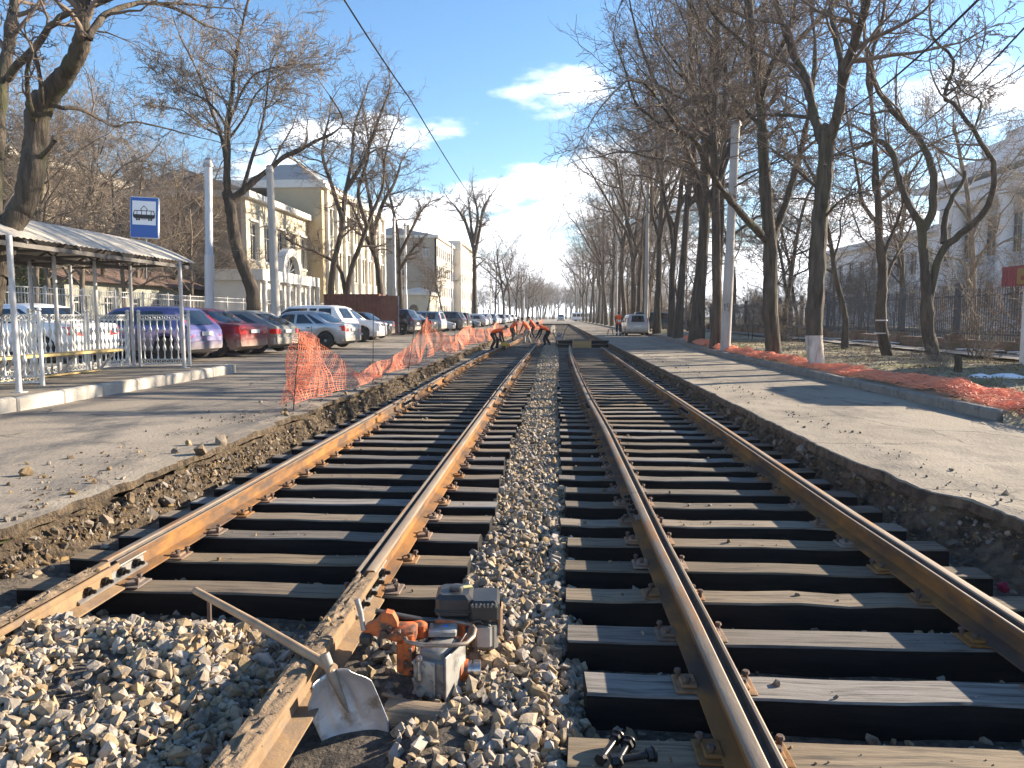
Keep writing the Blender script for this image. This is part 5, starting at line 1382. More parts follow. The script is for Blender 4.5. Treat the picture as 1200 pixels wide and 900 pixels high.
STY = {
    #        L     W     H    belt  hood  roofline: rear base x, rear roof x, front roof x, windshield base x (0 rear .. 1 front), deck height
    'hatch': dict(L=3.95, W=1.70, H=1.46, belt=.92, hood=.88, rb=.015, rt=.14, ft=.60, wb=.80, deck=.92, hf=.70),
    'boxhatch': dict(L=4.0, W=1.65, H=1.40, belt=.90, hood=.86, rb=.01, rt=.24, ft=.58, wb=.74, deck=.90, hf=.74),
    'sedan': dict(L=4.5, W=1.72, H=1.44, belt=.93, hood=.88, rb=.15, rt=.29, ft=.58, wb=.74, deck=1.00, hf=.70),
    'suv': dict(L=4.45, W=1.84, H=1.68, belt=1.08, hood=1.05, rb=.02, rt=.10, ft=.60, wb=.76, deck=1.08, hf=.92),
    'van': dict(L=4.55, W=1.76, H=1.60, belt=.98, hood=.92, rb=.01, rt=.05, ft=.62, wb=.84, deck=.98, hf=.78),
}
def lerp_pts(P, x):
    if x <= P[0][0]: return P[0][1]
    for (a, b) in zip(P[:-1], P[1:]):
        if x <= b[0]:
            t = (x - a[0]) / max(1e-6, b[0] - a[0]); return a[1] + (b[1] - a[1]) * t
    return P[-1][1]
CAR_CACHE = {}
def car_meshes(style, two_tone=False):
    if style in CAR_CACHE: return CAR_CACHE[style]
    s = STY[style]; L_, W, H = s['L'], s['W'] / 2, s['H']; wr = .31 if style != 'suv' else .36
    wx = (-L_ / 2 + .16 * L_ + .08, L_ / 2 - .19 * L_)
    X = lambda f: -L_ / 2 + f * L_
    top = [(0, s['deck'] - .16), (.012, s['deck'] - .05), (s['rb'] + .01, s['deck']), (s['rt'], H - .05), (s['rt'] + .06, H - .01), ((s['rt'] + s['ft']) / 2, H), (s['ft'] - .05, H - .02), (s['ft'], H - .05), (s['wb'], s['hood']), (.93, s['hf'] + .05), (.985, s['hf'] - .04), (1, s['hf'] - .18)]
    if s['rb'] < .05: top = [(0, s['belt'] - .12)] + [(s['rb'], s['belt'] - .02)] + top[3:]
    belt = [(0, min(s['deck'], s['belt']) - .12), (.03, s['belt'] + .01), (s['wb'], s['belt'] - .04), (.93, s['hf']), (.985, s['hf'] - .09), (1, s['hf'] - .2)]
    fr = sorted(set(list(np.linspace(0, 1, 41)) + [.006, .015, .985, .994, s['rb'], s['rt'], s['ft'], s['wb']] + [(w + o * (wr + .05) + L_ / 2) / L_ for w in wx for o in (-1, -.97, -.85, -.6, -.3, 0, .3, .6, .85, .97, 1)]))
    V = []; mi = []
    def halfw(f):
        a = 1.0
        if f < .10: a = 1 - .10 * (1 - f / .10) ** 2
        if f > .84: a = 1 - .17 * ((f - .84) / .16) ** 2
        return W * a
    def zlow(x):
        z = .20
        f = (x + L_ / 2) / L_
        if f < .05: z = .30 - f
        if f > .95: z = .22 + (f - .95) * .8
        for w in wx:
            d = abs(x - w); rr_ = wr + .055
            if d < rr_: z = max(z, wr + math.sqrt(rr_ * rr_ - d * d))
        return z
    n = 12
    def ysurf(f, z):
        """outer half-width at the given height above the belt"""
        zt = lerp_pts(top, f); zb = min(lerp_pts(belt, f), zt - .01); w = halfw(f)
        t = max(0, min(1, (z - zb) / max(.02, H - zb))); return w * (.965 - .25 * t ** 1.25)
    rings = []
    for f in fr:
        x = X(f); w = halfw(f); zt = lerp_pts(top, f); zb = min(lerp_pts(belt, f), zt - .012); zl = min(zlow(x), zb - .06)
        zm = zl + (zb - zl) * .5
        zr = zb + (zt - zb) * .86
        ring = [(0, zl), (w * .80, zl), (w * .955, zl + .004), (w * .99, zl + (zb - zl) * .22), (w * 1.0, zm), (w * .992, zb - (zb - zl) * .18), (w * .965, zb),
                (ysurf(f, zb + (zt - zb) * .45), zb + (zt - zb) * .45), (ysurf(f, zr), zr), (ysurf(f, zt) * .93, zb + (zt - zb) * .965), (ysurf(f, zt) * .6, zt + .006), (0, zt + .018 * (zt > zb + .2) + .004)]
        rings.append([(x, y, z) for y, z in ring])
    for r in rings: V += r + [(x, -y, z) for x, y, z in r[1:-1]]
    m = 2 * n - 2; F = []
    order = list(range(n)) + list(range(m - 1, n - 1, -1))
    for i in range(len(fr) - 1):
        for k in range(m):
            a, b = order[k], order[(k + 1) % m]
            F.append((i * m + a, (i + 1) * m + a, (i + 1) * m + b, i * m + b))
    F.append(tuple(order[k] for k in range(m))); F.append(tuple((len(fr) - 1) * m + order[k] for k in reversed(range(m))))
    body = MB(); body.add(V, F)
    out = {'body': (body, 32)}
    # glass, following the cabin surface
    def side_glass(f0b, f1b, f1t, f0t, zlo, zhi):
        mb = MB()
        for sd in (1, -1):
            g = []; nu, nv = 5, 4
            for j in range(nv + 1):
                v = j / nv; z = zlo + (zhi - zlo) * v
                for i in range(nu + 1):
                    u = i / nu; f = (f0b + (f1b - f0b) * u) * (1 - v) + (f0t + (f1t - f0t) * u) * v
                    g.append((X(f), sd * (ysurf(f, z) + .010), z))
            for j in range(nv):
                for i in range(nu):
                    a = j * (nu + 1) + i
                    mb.add([g[a], g[a + 1], g[a + nu + 2], g[a + nu + 1]], [(0, 1, 2, 3) if sd < 0 else (3, 2, 1, 0)])
        return mb
    zlo, zhi = s['belt'] + .035, H - .13
    rb = s['rb'] + (.10 if s['rb'] < .1 else .035); rt = s['rt'] + .035; mid = (s['rt'] + s['ft']) / 2 + .02
    q = rb + .16 if s['rb'] < .1 else rb + .09
    out['side_window'] = (side_glass(mid + .012, s['wb'] - .03, s['ft'] - .02, mid + .012, zlo, zhi), 180)
    if style in ('hatch', 'boxhatch'):
        out['side_window2'] = (side_glass(rb + .03, mid - .012, mid - .012, rt + .05, zlo, zhi), 180)
    else:
        qb = q; qt = max(rt + .05, q - .01)
        out['side_window2'] = (side_glass(qb + .012, mid - .012, mid - .012, qt + .012, zlo, zhi), 180)
        out['quarter_window'] = (side_glass(rb, qb - .012, qt - .012, max(rt, rb - .01) if s['rb'] < .1 else rt + .015, zlo, zhi), 180)
    def end_glass(fa, fb, wa, wb_):
        za, zb = lerp_pts(top, fa), lerp_pts(top, fb); mb = MB(); g = []; nu = 6
        for j in range(4):
            v = j / 3; f = fa + (fb - fa) * v; z = lerp_pts(top, f)
            for i in range(nu + 1):
                u = i / nu * 2 - 1; hw = ysurf(f, z) * (wa + (wb_ - wa) * v)
                zc = z - (.012 + .05 * abs(u) ** 2.5) * 1
                g.append((X(f), u * hw, z + .016 - .045 * abs(u) ** 3))
        for j in range(3):
            for i in range(nu):
                a = j * (nu + 1) + i; mb.add([g[a], g[a + 1], g[a + nu + 2], g[a + nu + 1]], [(0, 1, 2, 3)])
        return mb
    e = .012
    fa = s['rb'] + (s['rt'] - s['rb']) * .10; fb = s['rb'] + (s['rt'] - s['rb']) * .86
    rg = MB(); g = []
    for j in range(4):
        v = j / 3; f = fa + (fb - fa) * v; z = lerp_pts(top, f)
        if s['rb'] < .1: z = max(z, s['belt'] + .03 + (H - .14 - s['belt'] - .03) * v); f = (lambda zz: next((ff for ff in np.linspace(0, .4, 400) if lerp_pts(top, ff) >= zz), s['rt']))(z)
        for i in range(7):
            u = i / 6 * 2 - 1; hw = ysurf(f, z) * .86
            g.append((X(f) - .020 + .05 * abs(u) ** 3, u * hw, z + .016))
    for j in range(3):
        for i in range(6):
            a = j * 7 + i; rg.add([g[a], g[a + 1], g[a + 8], g[a + 7]], [(0, 1, 2, 3)])
    out['rear_window'] = (rg, 180)
    ws = MB(); g = []
    for j in range(4):
        v = j / 3; f = s['wb'] - .02 + (s['ft'] + .025 - s['wb'] + .02) * v; z = lerp_pts(top, f)
        for i in range(7):
            u = i / 6 * 2 - 1; hw = ysurf(f, z) * .86
            g.append((X(f) + .018 - .05 * abs(u) ** 3, u * hw, z + .014))
    for j in range(3):
        for i in range(6):
            a = j * 7 + i; ws.add([g[a], g[a + 1], g[a + 8], g[a + 7]], [(0, 1, 2, 3)])
    out['windshield'] = (ws, 180)
    # bumpers as wrapped bands
    def band(f_end, sgn, z0, z1, off, reach):
        mb = MB(); pts = []
        xe = X(f_end)
        for u in np.linspace(-1, 1, 15):
            w = W * .955
            if abs(u) > .72: pass
            a = abs(u); yy = w * (1 - (1 - min(1, a / .82)) ) if a < .82 else w
            xx = xe + sgn * off - sgn * (.05 * (min(a, .82) / .82) ** 3) - sgn * (0 if a < .82 else (a - .82) / .18 * reach)
            pts.append((xx, math.copysign(yy, u)))
        g = []
        for (zz, o) in ((z0, -.05), (z0 + .02, 0), (z1 - .03, .012), (z1, -.05)):
            for (xx, yy) in pts: g.append((xx + sgn * o, yy * (1 + (.012 if o >= 0 else -.05)), zz))
        k = len(pts)
        for j in range(3):
            for i in range(k - 1):
                a = j * k + i; mb.add([g[a], g[a + 1], g[a + k + 1], g[a + k]], [(0, 1, 2, 3)])
        return mb
    out['rear_bumper'] = (band(0, -1, .28, .54, .035, .42), 40)
    out['front_bumper'] = (band(1, 1, .24, .52, .02, .45), 40)
    yz = []
    tl = MB()
    for sd in (1, -1):
        if style in ('hatch',): poly = [(.60, .66), (.76, .62), (.72, 1.0), (.655, 1.22), (.60, 1.24), (.62, .95)]
        elif style == 'suv': poly = [(.56, .90), (.86, .92), (.84, 1.08), (.60, 1.06)]
        elif style == 'van': poly = [(.70, .74), (.80, .74), (.78, 1.0), (.72, 1.32), (.66, 1.32), (.70, 1.0)]
        elif style == 'sedan': poly = [(.46, .66), (.80, .68), (.80, .88), (.52, .90)]
        else: poly = [(.52, .64), (.79, .64), (.79, .80), (.52, .80)]
        poly = [(sd * y, z) for y, z in poly]
        if sd < 0: poly = poly[::-1]
        nn = len(poly)
        def xat(z, y): 
            f = next((ff for ff in np.linspace(0, .5, 500) if lerp_pts(top, ff) >= z), .02) if z > lerp_pts(top, 0) else 0
            return X(f) - .022 + .035 * (abs(y) / W) ** 4
        outer = [(xat(z, y), y, z) for y, z in poly]; inner = [(x + .16 * (abs(y) > .6) + .05, y * 1.03 if abs(y) > .7 else y, z) for x, y, z in outer]
        tl.add(outer + inner, [tuple(range(nn))] + [(i, nn + i, nn + (i + 1) % nn, (i + 1) % nn) for i in range(nn)])
    out['tail_light'] = (tl, 30)
    hl = MB()
    for sd in (1, -1):
        z = s['hf'] - .08
        hl.cbox((L_ / 2 - .085, sd * W * .70, z - .03), (.16, W * .42, .15), 0, (0, R(-12), sd * R(-16)), .03)
    out['headlight'] = (hl, 30)
    gr = MB().cbox((L_ / 2 - .005, 0, s['hf'] - .12), (.05, W * .75, .12), bev=.015)
    out['grille'] = (gr, 30)
    out['number_plate'] = (MB().cbox((-L_ / 2 - (.03 if style not in ('boxhatch', 'sedan') else .035), 0, .72 if style != 'sedan' else .74), (.02, .5, .115), bev=.004), 30)
    tr = MB()
    for sd in (1, -1):                                  # door seams, sills, handles and mirrors
        tr.cbox((0, sd * W * .975, .235), (L_ * .50, .05, .09), bev=.015)
        for f in (mid, s['wb'] - .055, .30 if s['rb'] > .1 else None):
            if f: tr.cbox((X(f), sd * W * .9985, .62), (.008, .012, .5))
        for f in (mid + .035, .33): tr.cbox((X(f), sd * (W * .985 + .012), s['belt'] - .13), (.15, .03, .03), bev=.008)
        tr.cbox((X(s['wb'] - .09), sd * (W + .09), s['belt'] + .06), (.09, .19, .13), bev=.03)
    out['door_trim'] = (tr, 30)
    ub = MB().box(-L_ / 2 + .25, L_ / 2 - .3, -W * .80, W * .80, .17, .40)
    out['underbody'] = (ub, 30)
    MMAP = {'body': None, 'side_window': 'cglass', 'side_window2': 'cglass', 'quarter_window': 'cglass', 'rear_window': 'cglass', 'windshield': 'cglass', 'rear_bumper': None, 'front_bumper': None,
            'tail_light': 'tail', 'headlight': 'lamp', 'grille': 'trim', 'number_plate': 'plate_w', 'door_trim': 'trim', 'underbody': 'trim'}
    ms = {}
    for k, (mb, sm) in out.items():
        ms[k] = (mb.mesh(k.rstrip('2'), M[MMAP[k]] if MMAP[k] else M['trim'], sm), MMAP[k])
    ty = MB().lathe([(wr * .62, -.09), (wr * .9, -.10), (wr, -.075), (wr, .075), (wr * .9, .10), (wr * .62, .09)], 24, axis='y').mesh('tyre', M['tyre'], 40)
    rm = MB().lathe([(wr * .64, -.085), (wr * .60, -.05), (wr * .58, .0)], 24, axis='y')
    rm.lathe([(.07, -.082), (.055, -.092), (.0, -.092)][:2], 12, axis='y')
    for k in range(7):
        a = 2 * math.pi * k / 7
        rm.cbox((wr * .36 * math.cos(a), -.072, wr * .36 * math.sin(a)), (wr * .52, .02, .045), 0, (0, -a, 0), .006)
    rm = rm.mesh('rim', M['rim'], 40)
    CAR_CACHE[style] = (ms, ty, rm, wx, wr, W)
    return CAR_CACHE[style]
def car(label, style, col, rear, ang, cat='car', group=None, bumper=None, lights=None, rim=True, z=None):
    """rear = ground point under the middle of the rear bumper; ang = heading in degrees from +X"""
    ms, ty, rm, wx, wr, W = car_meshes(style); L_ = STY[style]['L']
    a = R(ang); x, y = rear[0] + math.cos(a) * L_ / 2, rear[1] + math.sin(a) * L_ / 2
    if z is None: z = road_l(x) + .0
    t = thing('parked_car', label, cat, (x, y, z), a, group)
    # the car sits on sloping ground
    if x < 0: t.rotation_euler = (0, 0, a)
    for k, (me, mk) in ms.items():
        o = link(me.name.split('.')[0], me, t)
        if mk is None:
            o.material_slots[0].link = 'OBJECT'; o.material_slots[0].material = CM[col] if k == 'body' or bumper is None else bumper
    for i, w in enumerate(wx):
        for sd in (1, -1):
            e = bpy.data.objects.new('wheel', None); COL.objects.link(e); e.parent = t; e.location = (w, sd * (W - .115), wr); e.rotation_euler = (0, 0, 0 if sd < 0 else math.pi); e.empty_display_size = .1
            link('tyre', ty, e); link('rim', rm, e)
    return t
def lower(t, dz): t.location.z = dz; return t
A = 172
car('violet blue hatchback with tall red tail lights, right behind the railing', 'hatch', 'blue', (-9.6, 20.4), A)
car('dark red sedan with a dusty bumper between the violet and the grey beige hatchbacks', 'sedan', 'red', (-9.2, 22.75), A)
car('grey beige boxy old hatchback beside the red sedan', 'boxhatch', 'grey', (-8.95, 25.0), A, bumper=CM['beige'])
car('dusty silver sedan with its boot to the road, beyond the grey beige hatchback', 'sedan', 'silver', (-7.85, 29.2), A)
car('tall white estate car just behind the silver sedan', 'suv', 'white', (-8.85, 32.6), A)
car('white crossover with its nose to the road, before the container', 'suv', 'white', (-13.0, 37.4), 0)
car('black sedan half hidden between the white crossover and the container', 'sedan', 'black', (-8.9, 40.6), A)
car('dark blue off-roader with a silver lower body, right of the container', 'suv', 'navy', (-9.2, 50.5), A, bumper=CM['beige'])
car('dark green sedan right of the dark blue off-roader', 'sedan', 'green', (-8.6, 54), A)
car('blue silver estate car behind the dark green sedan', 'van', 'bluesilver', (-8.5, 58), A)
car('white hatchback with its nose to the road, left of the graphite off-roader', 'hatch', 'white', (-12.2, 62), 0)
car('graphite grey off-roader left of the black van', 'suv', 'graphite', (-7.9, 66.5), A)
car('black van with a high roof in the parked row', 'van', 'black', (-8.1, 72.5), A)
car('silver sedan facing the road, right of the black van', 'sedan', 'bluesilver', (-12.2, 78), 0)
rc = random.Random(3)
nm = {'white': 'white', 'silver': 'silver', 'beige': 'beige silver', 'black': 'black', 'navy': 'dark blue', 'bluesilver': 'blue silver', 'graphite': 'graphite'}
sn = {'sedan': 'sedan', 'hatch': 'hatchback', 'suv': 'off-roader', 'van': 'minivan'}
orow = ['first', 'second', 'third', 'fourth', 'fifth', 'sixth', 'seventh', 'eighth', 'ninth', 'tenth', 'eleventh', 'twelfth', 'thirteenth', 'fourteenth', 'fifteenth']
for i in range(15):
    c_ = ['graphite', 'silver', 'white', 'black', 'bluesilver', 'beige', 'white', 'navy', 'silver', 'white', 'white', 'bluesilver', 'silver', 'white', 'white'][i]
    st = rc.choice(list(sn)); y = 83 + i * 6.3 + rc.uniform(-.6, .6)
    car('distant %s %s, %s car beyond the silver sedan facing the road' % (nm[c_], sn[st], orow[i]), st, c_, (-7.9 - i * .05, y) if i % 3 else (-12.3, y), A if i % 3 else 0, group='distant parked cars on the left')
car('white car parked behind the railing at the far left', 'sedan', 'white', (-11.3, 18.1), A)
mv = car('silver minivan seen from behind, parked by the kerb beside the standing worker', 'van', 'beige', (6.1, 56), 90, z=.0)
car('dark teal van glimpsed between the trunks right of the silver minivan', 'van', 'teal', (6.6, 65), 0, z=.22)
car('distant blue car coming along the avenue left of the white bus', 'suv', 'bluesilver', (1.6, 196), -90, z=.25)
# small white bus at the crossing
bs = thing('bus', 'small white bus crossing far down the avenue', 'bus', (8.0, 222, .02))
mb = MB(); mb.cbox((0, 0, 1.45), (6.4, 2.2, 2.3), bev=.25); mb.build('body', CM['white'], bs, 30)
for k in range(5): MB().box(-2.7 + k * 1.12, -1.72 + k * 1.12, -1.125, -1.103, 1.35, 2.2).build('window', M['cglass'], bs)
MB().box(2.2, 2.9, -1.13, -1.104, .5, 2.2).build('door', M['cglass'], bs)
for x in (-1.9, 1.9): MB().lathe([(.2, -1.06), (.45, -1.06), (.45, -.8), (.2, -.8)], 14, (x, 0, .45), 'y').build('wheel', M['tyre'], bs, 40)

# ------------------------------------------------------------------ people
M['skin'] = mat('skin', (.42, .24, .17), rough=.6); M['hair'] = mat('dark hair', (.02, .016, .013), rough=.8)
M['vest'] = mat('orange safety vest', (.85, .12, .015), (.75, .10, .015), 6, .7); M['reflect'] = mat('reflective tape', (.62, .62, .56), rough=.4)
M['navycl'] = mat('navy work clothes', (.022, .026, .045), (.035, .04, .06), 8, .9); M['blackcl'] = mat('black work clothes', (.016, .016, .018), (.03, .03, .032), 8, .9)
M['khaki'] = mat('khaki work clothes', (.07, .068, .05), (.10, .095, .07), 8, .9); M['greycl'] = mat('grey dusty trousers', (.26, .24, .21), (.34, .32, .28), 8, .9); M['boot'] = mat('work boots', (.02, .018, .016), rough=.8)
def person(label, J, top, legs, loc, rotz=0, cap=None, tape=False):
    """J: joint positions in metres, x = facing direction, y = left, z = up"""
    t = thing('person', label, 'person', loc, rotz)
    edges = [('pel', 'spi'), ('spi', 'che'), ('che', 'neck'), ('neck', 'jaw'), ('jaw', 'head'), ('head', 'crown')]
    for s in 'lr':
        edges += [('che', 'sh' + s), ('sh' + s, 'el' + s), ('el' + s, 'wr' + s), ('wr' + s, 'ha' + s), ('pel', 'hi' + s), ('hi' + s, 'kn' + s), ('kn' + s, 'an' + s), ('an' + s, 'to' + s)]
    rad = dict(pel=(.155, .125), spi=(.15, .115), che=(.17, .125), neck=(.062, .062), jaw=(.072, .07), head=(.098, .088), crown=(.075, .07), sh=(.078, .075), el=(.052, .05), wr=(.036, .03), ha=(.042, .022), hi=(.118, .115), kn=(.088, .085), an=(.075, .078), to=(.048, .035))
    names = sorted({n for e in edges for n in e}, key=lambda n: n != 'pel')
    me = bpy.data.meshes.new('body'); me.from_pydata([J[n] for n in names], [(names.index(a), names.index(b)) for a, b in edges], [])
    o = bpy.data.objects.new('body', me); COL.objects.link(o)
    sk = o.modifiers.new('skin', 'SKIN'); sb = o.modifiers.new('sub', 'SUBSURF'); sb.levels = sb.render_levels = 1
    for i, n in enumerate(names):
        r_ = rad.get(n, rad.get(n[:-1])); v = me.skin_vertices[0].data[i]; v.radius = r_; v.use_root = (n == 'pel')
    dg = bpy.context.evaluated_depsgraph_get(); ev_ = o.evaluated_get(dg)
    m2 = bpy.data.meshes.new_from_object(ev_); bpy.data.objects.remove(o); m2.name = 'body'
    m2.materials.clear()
    for m in (M['skin'], top, legs, M['boot']): m2.materials.append(m)
    segs = [(a, b) for a, b in edges]
    reg = {}
    for a, b in segs:
        k = b[:2]
        reg[(a, b)] = 0 if b in ('neck', 'jaw', 'head', 'crown') or k == 'ha' else 3 if k == 'to' else 2 if k in ('hi', 'kn', 'an') else 1
    torso = []
    for p in m2.polygons:
        c = p.center; best = None
        for (a, b), r_ in reg.items():
            A_, B_ = Vector(J[a]), Vector(J[b]); ab = B_ - A_; u = max(0, min(1, (c - A_).dot(ab) / max(1e-6, ab.length_squared))); d = (A_ + ab * u - c).length / rad.get(b, rad.get(b[:-1]))[0]
            if best is None or d < best[0]: best = (d, r_, (a, b), u)
        p.material_index = best[1]; p.use_smooth = True
        if best[2][1] in ('spi', 'che') or (best[2][0] == 'che' and best[2][1][:2] == 'sh') or (best[2] == ('che', 'neck') and best[3] < .5): torso.append(p.index)
        if best[2][1][:2] == 'hi' and (c - Vector(J['pel'])).length < .17 and (Vector(J['che']) - c).length < (Vector(J['che']) - Vector(J['pel'])).length + .05: torso.append(p.index)
    b = link('body', m2, t)
    bm = bmesh.new(); bm.from_mesh(m2); bm.faces.ensure_lookup_table(); keep = set(torso)
    bmesh.ops.delete(bm, geom=[f for f in bm.faces if f.index not in keep], context='FACES')
    bm.normal_update()
    for v in bm.verts: v.co += v.normal * .016
    vm = bpy.data.meshes.new('vest'); bm.to_mesh(vm); bm.free(); vm.materials.clear(); vm.materials.append(M['vest']); vm.materials.append(M['reflect'])
    if tape:
        ax = (Vector(J['che']) - Vector(J['pel'])).normalized(); Lx = (Vector(J['che']) - Vector(J['pel'])).length
        for p in vm.polygons:
            u = (p.center - Vector(J['pel'])).dot(ax) / Lx; p.material_index = 1 if .30 < u < .42 else 0
    else:
        for p in vm.polygons: p.material_index = 0
    v_ = link('vest', vm, t); md = v_.modifiers.new('t', 'SOLIDIFY'); md.thickness = .006
    # hair or cap, face and fingers
    hc = Vector(J['head']); cr_ = Vector(J['crown']); up = (cr_ - Vector(J['jaw'])).normalized(); fw = (Vector((1, 0, 0)) - up * up.x)
    fw = fw.normalized() if fw.length > .1 else Vector((0, 0, -1))
    lf = up.cross(fw)
    Mh = Matrix((fw, lf, up)).transposed().to_4x4(); Mh.translation = hc
    bm = bmesh.new(); bmesh.ops.create_uvsphere(bm, u_segments=14, v_segments=9, radius=1, matrix=Mh @ Matrix.Translation((-.012, 0, .045)) @ Matrix.Diagonal((.118, .10, .10, 1)))
    inv = Mh.inverted()
    bmesh.ops.delete(bm, geom=[v for v in bm.verts if (inv @ v.co).z < (.01 if (inv @ v.co).x > 0 else -.05) or ((inv @ v.co).x > .075 and (inv @ v.co).z < .07)], context='VERTS')
    hm = bpy.data.meshes.new('hair'); bm.to_mesh(hm); bm.free(); hm.materials.append(cap or M['hair']); link('cap' if cap else 'hair', hm, t)
    fc = MB()
    fc.cbox(Mh @ Vector((.098, 0, -.015)), (.035, .026, .045), 0, Mh.to_euler(), .008)
    for s in (1, -1): fc.cbox(Mh @ Vector((0, s * .096, -.005)), (.04, .016, .055), 0, Mh.to_euler(), .006)
    fc.build('face', M['skin'], b, 40)
    ey = MB()
    for s in (1, -1): ey.cbox(Mh @ Vector((.088, s * .034, .012)), (.012, .022, .010), 0, Mh.to_euler(), .003)
    ey.cbox(Mh @ Vector((.088, 0, -.055)), (.01, .045, .008), 0, Mh.to_euler(), .003)
    ey.build('eyes', M['hair'], b)
    fg = MB()
    for s, sg in (('l', 1), ('r', -1)):
        w, h = Vector(J['wr' + s]), Vector(J['ha' + s]); d = (h - w).normalized(); sd = d.cross(Vector((0, 1, 0))); sd = sd.normalized() if sd.length > .1 else Vector((1, 0, 0))
        pn = d.cross(sd)
        for k, (o_, l) in enumerate(((-.030, .062), (-.010, .078), (.010, .074), (.028, .058))):
            p0 = h + sd * o_; p1 = p0 + d * l * .55 + pn * sg * .006; p2 = p1 + d * l * .35 + pn * sg * .022; p3 = p2 + d * l * .1 + pn * sg * .03
            fg.tube([p0, p1, p2, p3], [.010, .009, .008, .006], 6)
        th = w + (h - w) * .45 + sd * -.035; fg.tube([th, th + d * .035 - sd * .025 + pn * sg * .012, th + d * .065 - sd * .022 + pn * sg * .02], [.012, .010, .008], 6)
    fg.build('fingers', M['skin'], b, 60)
    return t
def stand(hx=0.0, aL=None, aR=None, spread=.10, lean=.0):
    J = dict(pel=(0, 0, .95), spi=(lean * .2, 0, 1.13), che=(lean * .45, 0, 1.36), neck=(lean * .6, 0, 1.52), jaw=(lean * .7 + .02, 0, 1.58), head=(lean * .75 + .02, 0, 1.66), crown=(lean * .78, 0, 1.735))
    for s, g in (('l', 1), ('r', -1)):
        J['sh' + s] = (lean * .5, g * .19, 1.43); J['el' + s] = (lean * .3 - .02, g * .25, 1.15); J['wr' + s] = (.10, g * .24, .92); J['ha' + s] = (.13, g * .235, .84)
        J['hi' + s] = (0, g * .10, .90); J['kn' + s] = (.02, g * (spread + .01), .49); J['an' + s] = (-.01, g * spread, .085); J['to' + s] = (.15, g * (spread + .03), .04)
    return J
def bent(deg=70, reach=.30, hz=.25, spread=.16, knee=.10, head=20):
    """bending at the hips, arms reaching down"""
    a = R(deg); d = Vector((math.sin(a), 0, math.cos(a)))
    pel = Vector((-.12, 0, .88)); J = dict(pel=pel[:])
    J['spi'] = (pel + d * .19 + Vector((0, 0, .02)))[:]; J['che'] = (pel + d * .43)[:]; J['neck'] = (pel + d * .60 + Vector((0, 0, .02)))[:]
    b = R(deg - head); e = Vector((math.sin(b), 0, math.cos(b)))
    nk = Vector(J['neck']); J['jaw'] = (nk + e * .07)[:]; J['head'] = (nk + e * .15)[:]; J['crown'] = (nk + e * .225)[:]
    for s, g in (('l', 1), ('r', -1)):
        sh = pel + d * .48 + Vector((0, g * .19, -.02)); J['sh' + s] = sh[:]
        ha = Vector((sh.x + reach * (1.0 if g > 0 else .6), g * .13, hz)); md = sh.lerp(ha, .5) + Vector((-.05, g * .06, .02))
        l = (ha - sh).length; J['el' + s] = md[:]; J['wr' + s] = sh.lerp(ha, .87)[:]; J['ha' + s] = ha[:]
        J['hi' + s] = (pel.x + .01, g * .10, .83); J['kn' + s] = (knee + (.06 if g > 0 else -.02), g * (spread * .9), .47); J['an' + s] = (-.02 + (.10 if g > 0 else -.12), g * spread, .085); J['to' + s] = (.14 + (.10 if g > 0 else -.12), g * (spread + .03), .04)
    return J
GS = -.26
w1 = person('bent worker in black clothes and orange vest, nearest, reaching over the left rail', bent(75, .18, .25, head=10), M['blackcl'], M['blackcl'], (-3.05, 38.2, GS), R(-8))
person('stooping worker in khaki trousers and orange vest, left of the group over the rail', bent(48, .1, .5, head=0), M['khaki'], M['khaki'], (-2.95, 53, GS), R(35))
person('bent worker in dusty grey trousers and orange vest, standing between the rails', bent(42, .35, .55, head=5), M['khaki'], M['greycl'], (-1.70, 47.5, GS), R(150))
person('crouching worker in an orange vest farthest off, mostly hidden by the others', bent(30, .3, .6, head=-10), M['navycl'], M['blackcl'], (-1.75, 60, GS), R(170))
person('bent worker in black clothes and orange vest reaching left, beside the grey machine', bent(66, .42, .30, head=15), M['blackcl'], M['blackcl'], (-.42, 43.2, GS), R(172))
q = PZ(724, 393.5, .0)
J = stand(spread=.12); J['wrl'] = (.20, .20, .98); J['hal'] = (.27, .17, .95); J['wrr'] = (.20, -.20, .98); J['har'] = (.27, -.17, .95)
w6 = person('worker standing with his back to us in an orange vest beside the silver minivan', J, M['navycl'], M['navycl'], (q.x, q.y - .6, .0), R(95), M['navycl'], True)
mb = MB()
for s in (1, -1): mb.tube([(.0, s * .128, .20), (.0, s * .126, .29)], .074, 10, caps=False)
mb.build('trouser_tape', M['reflect'], w6, 60)
hb = thing('handcart', 'low wooden trestle at the feet of the standing worker', 'trestle', (q.x - .55, q.y, .01))
MB().box(-.2, .2, -.2, .2, .42, .47).build('top', M['wood_y'], hb)
for sx in (-1, 1):
    for sy in (-1, 1): MB().tube([(sx * .22, sy * .2, 0), (sx * .14, sy * .14, .43)], .025, 4).build('leg', M['wood_y'], hb)
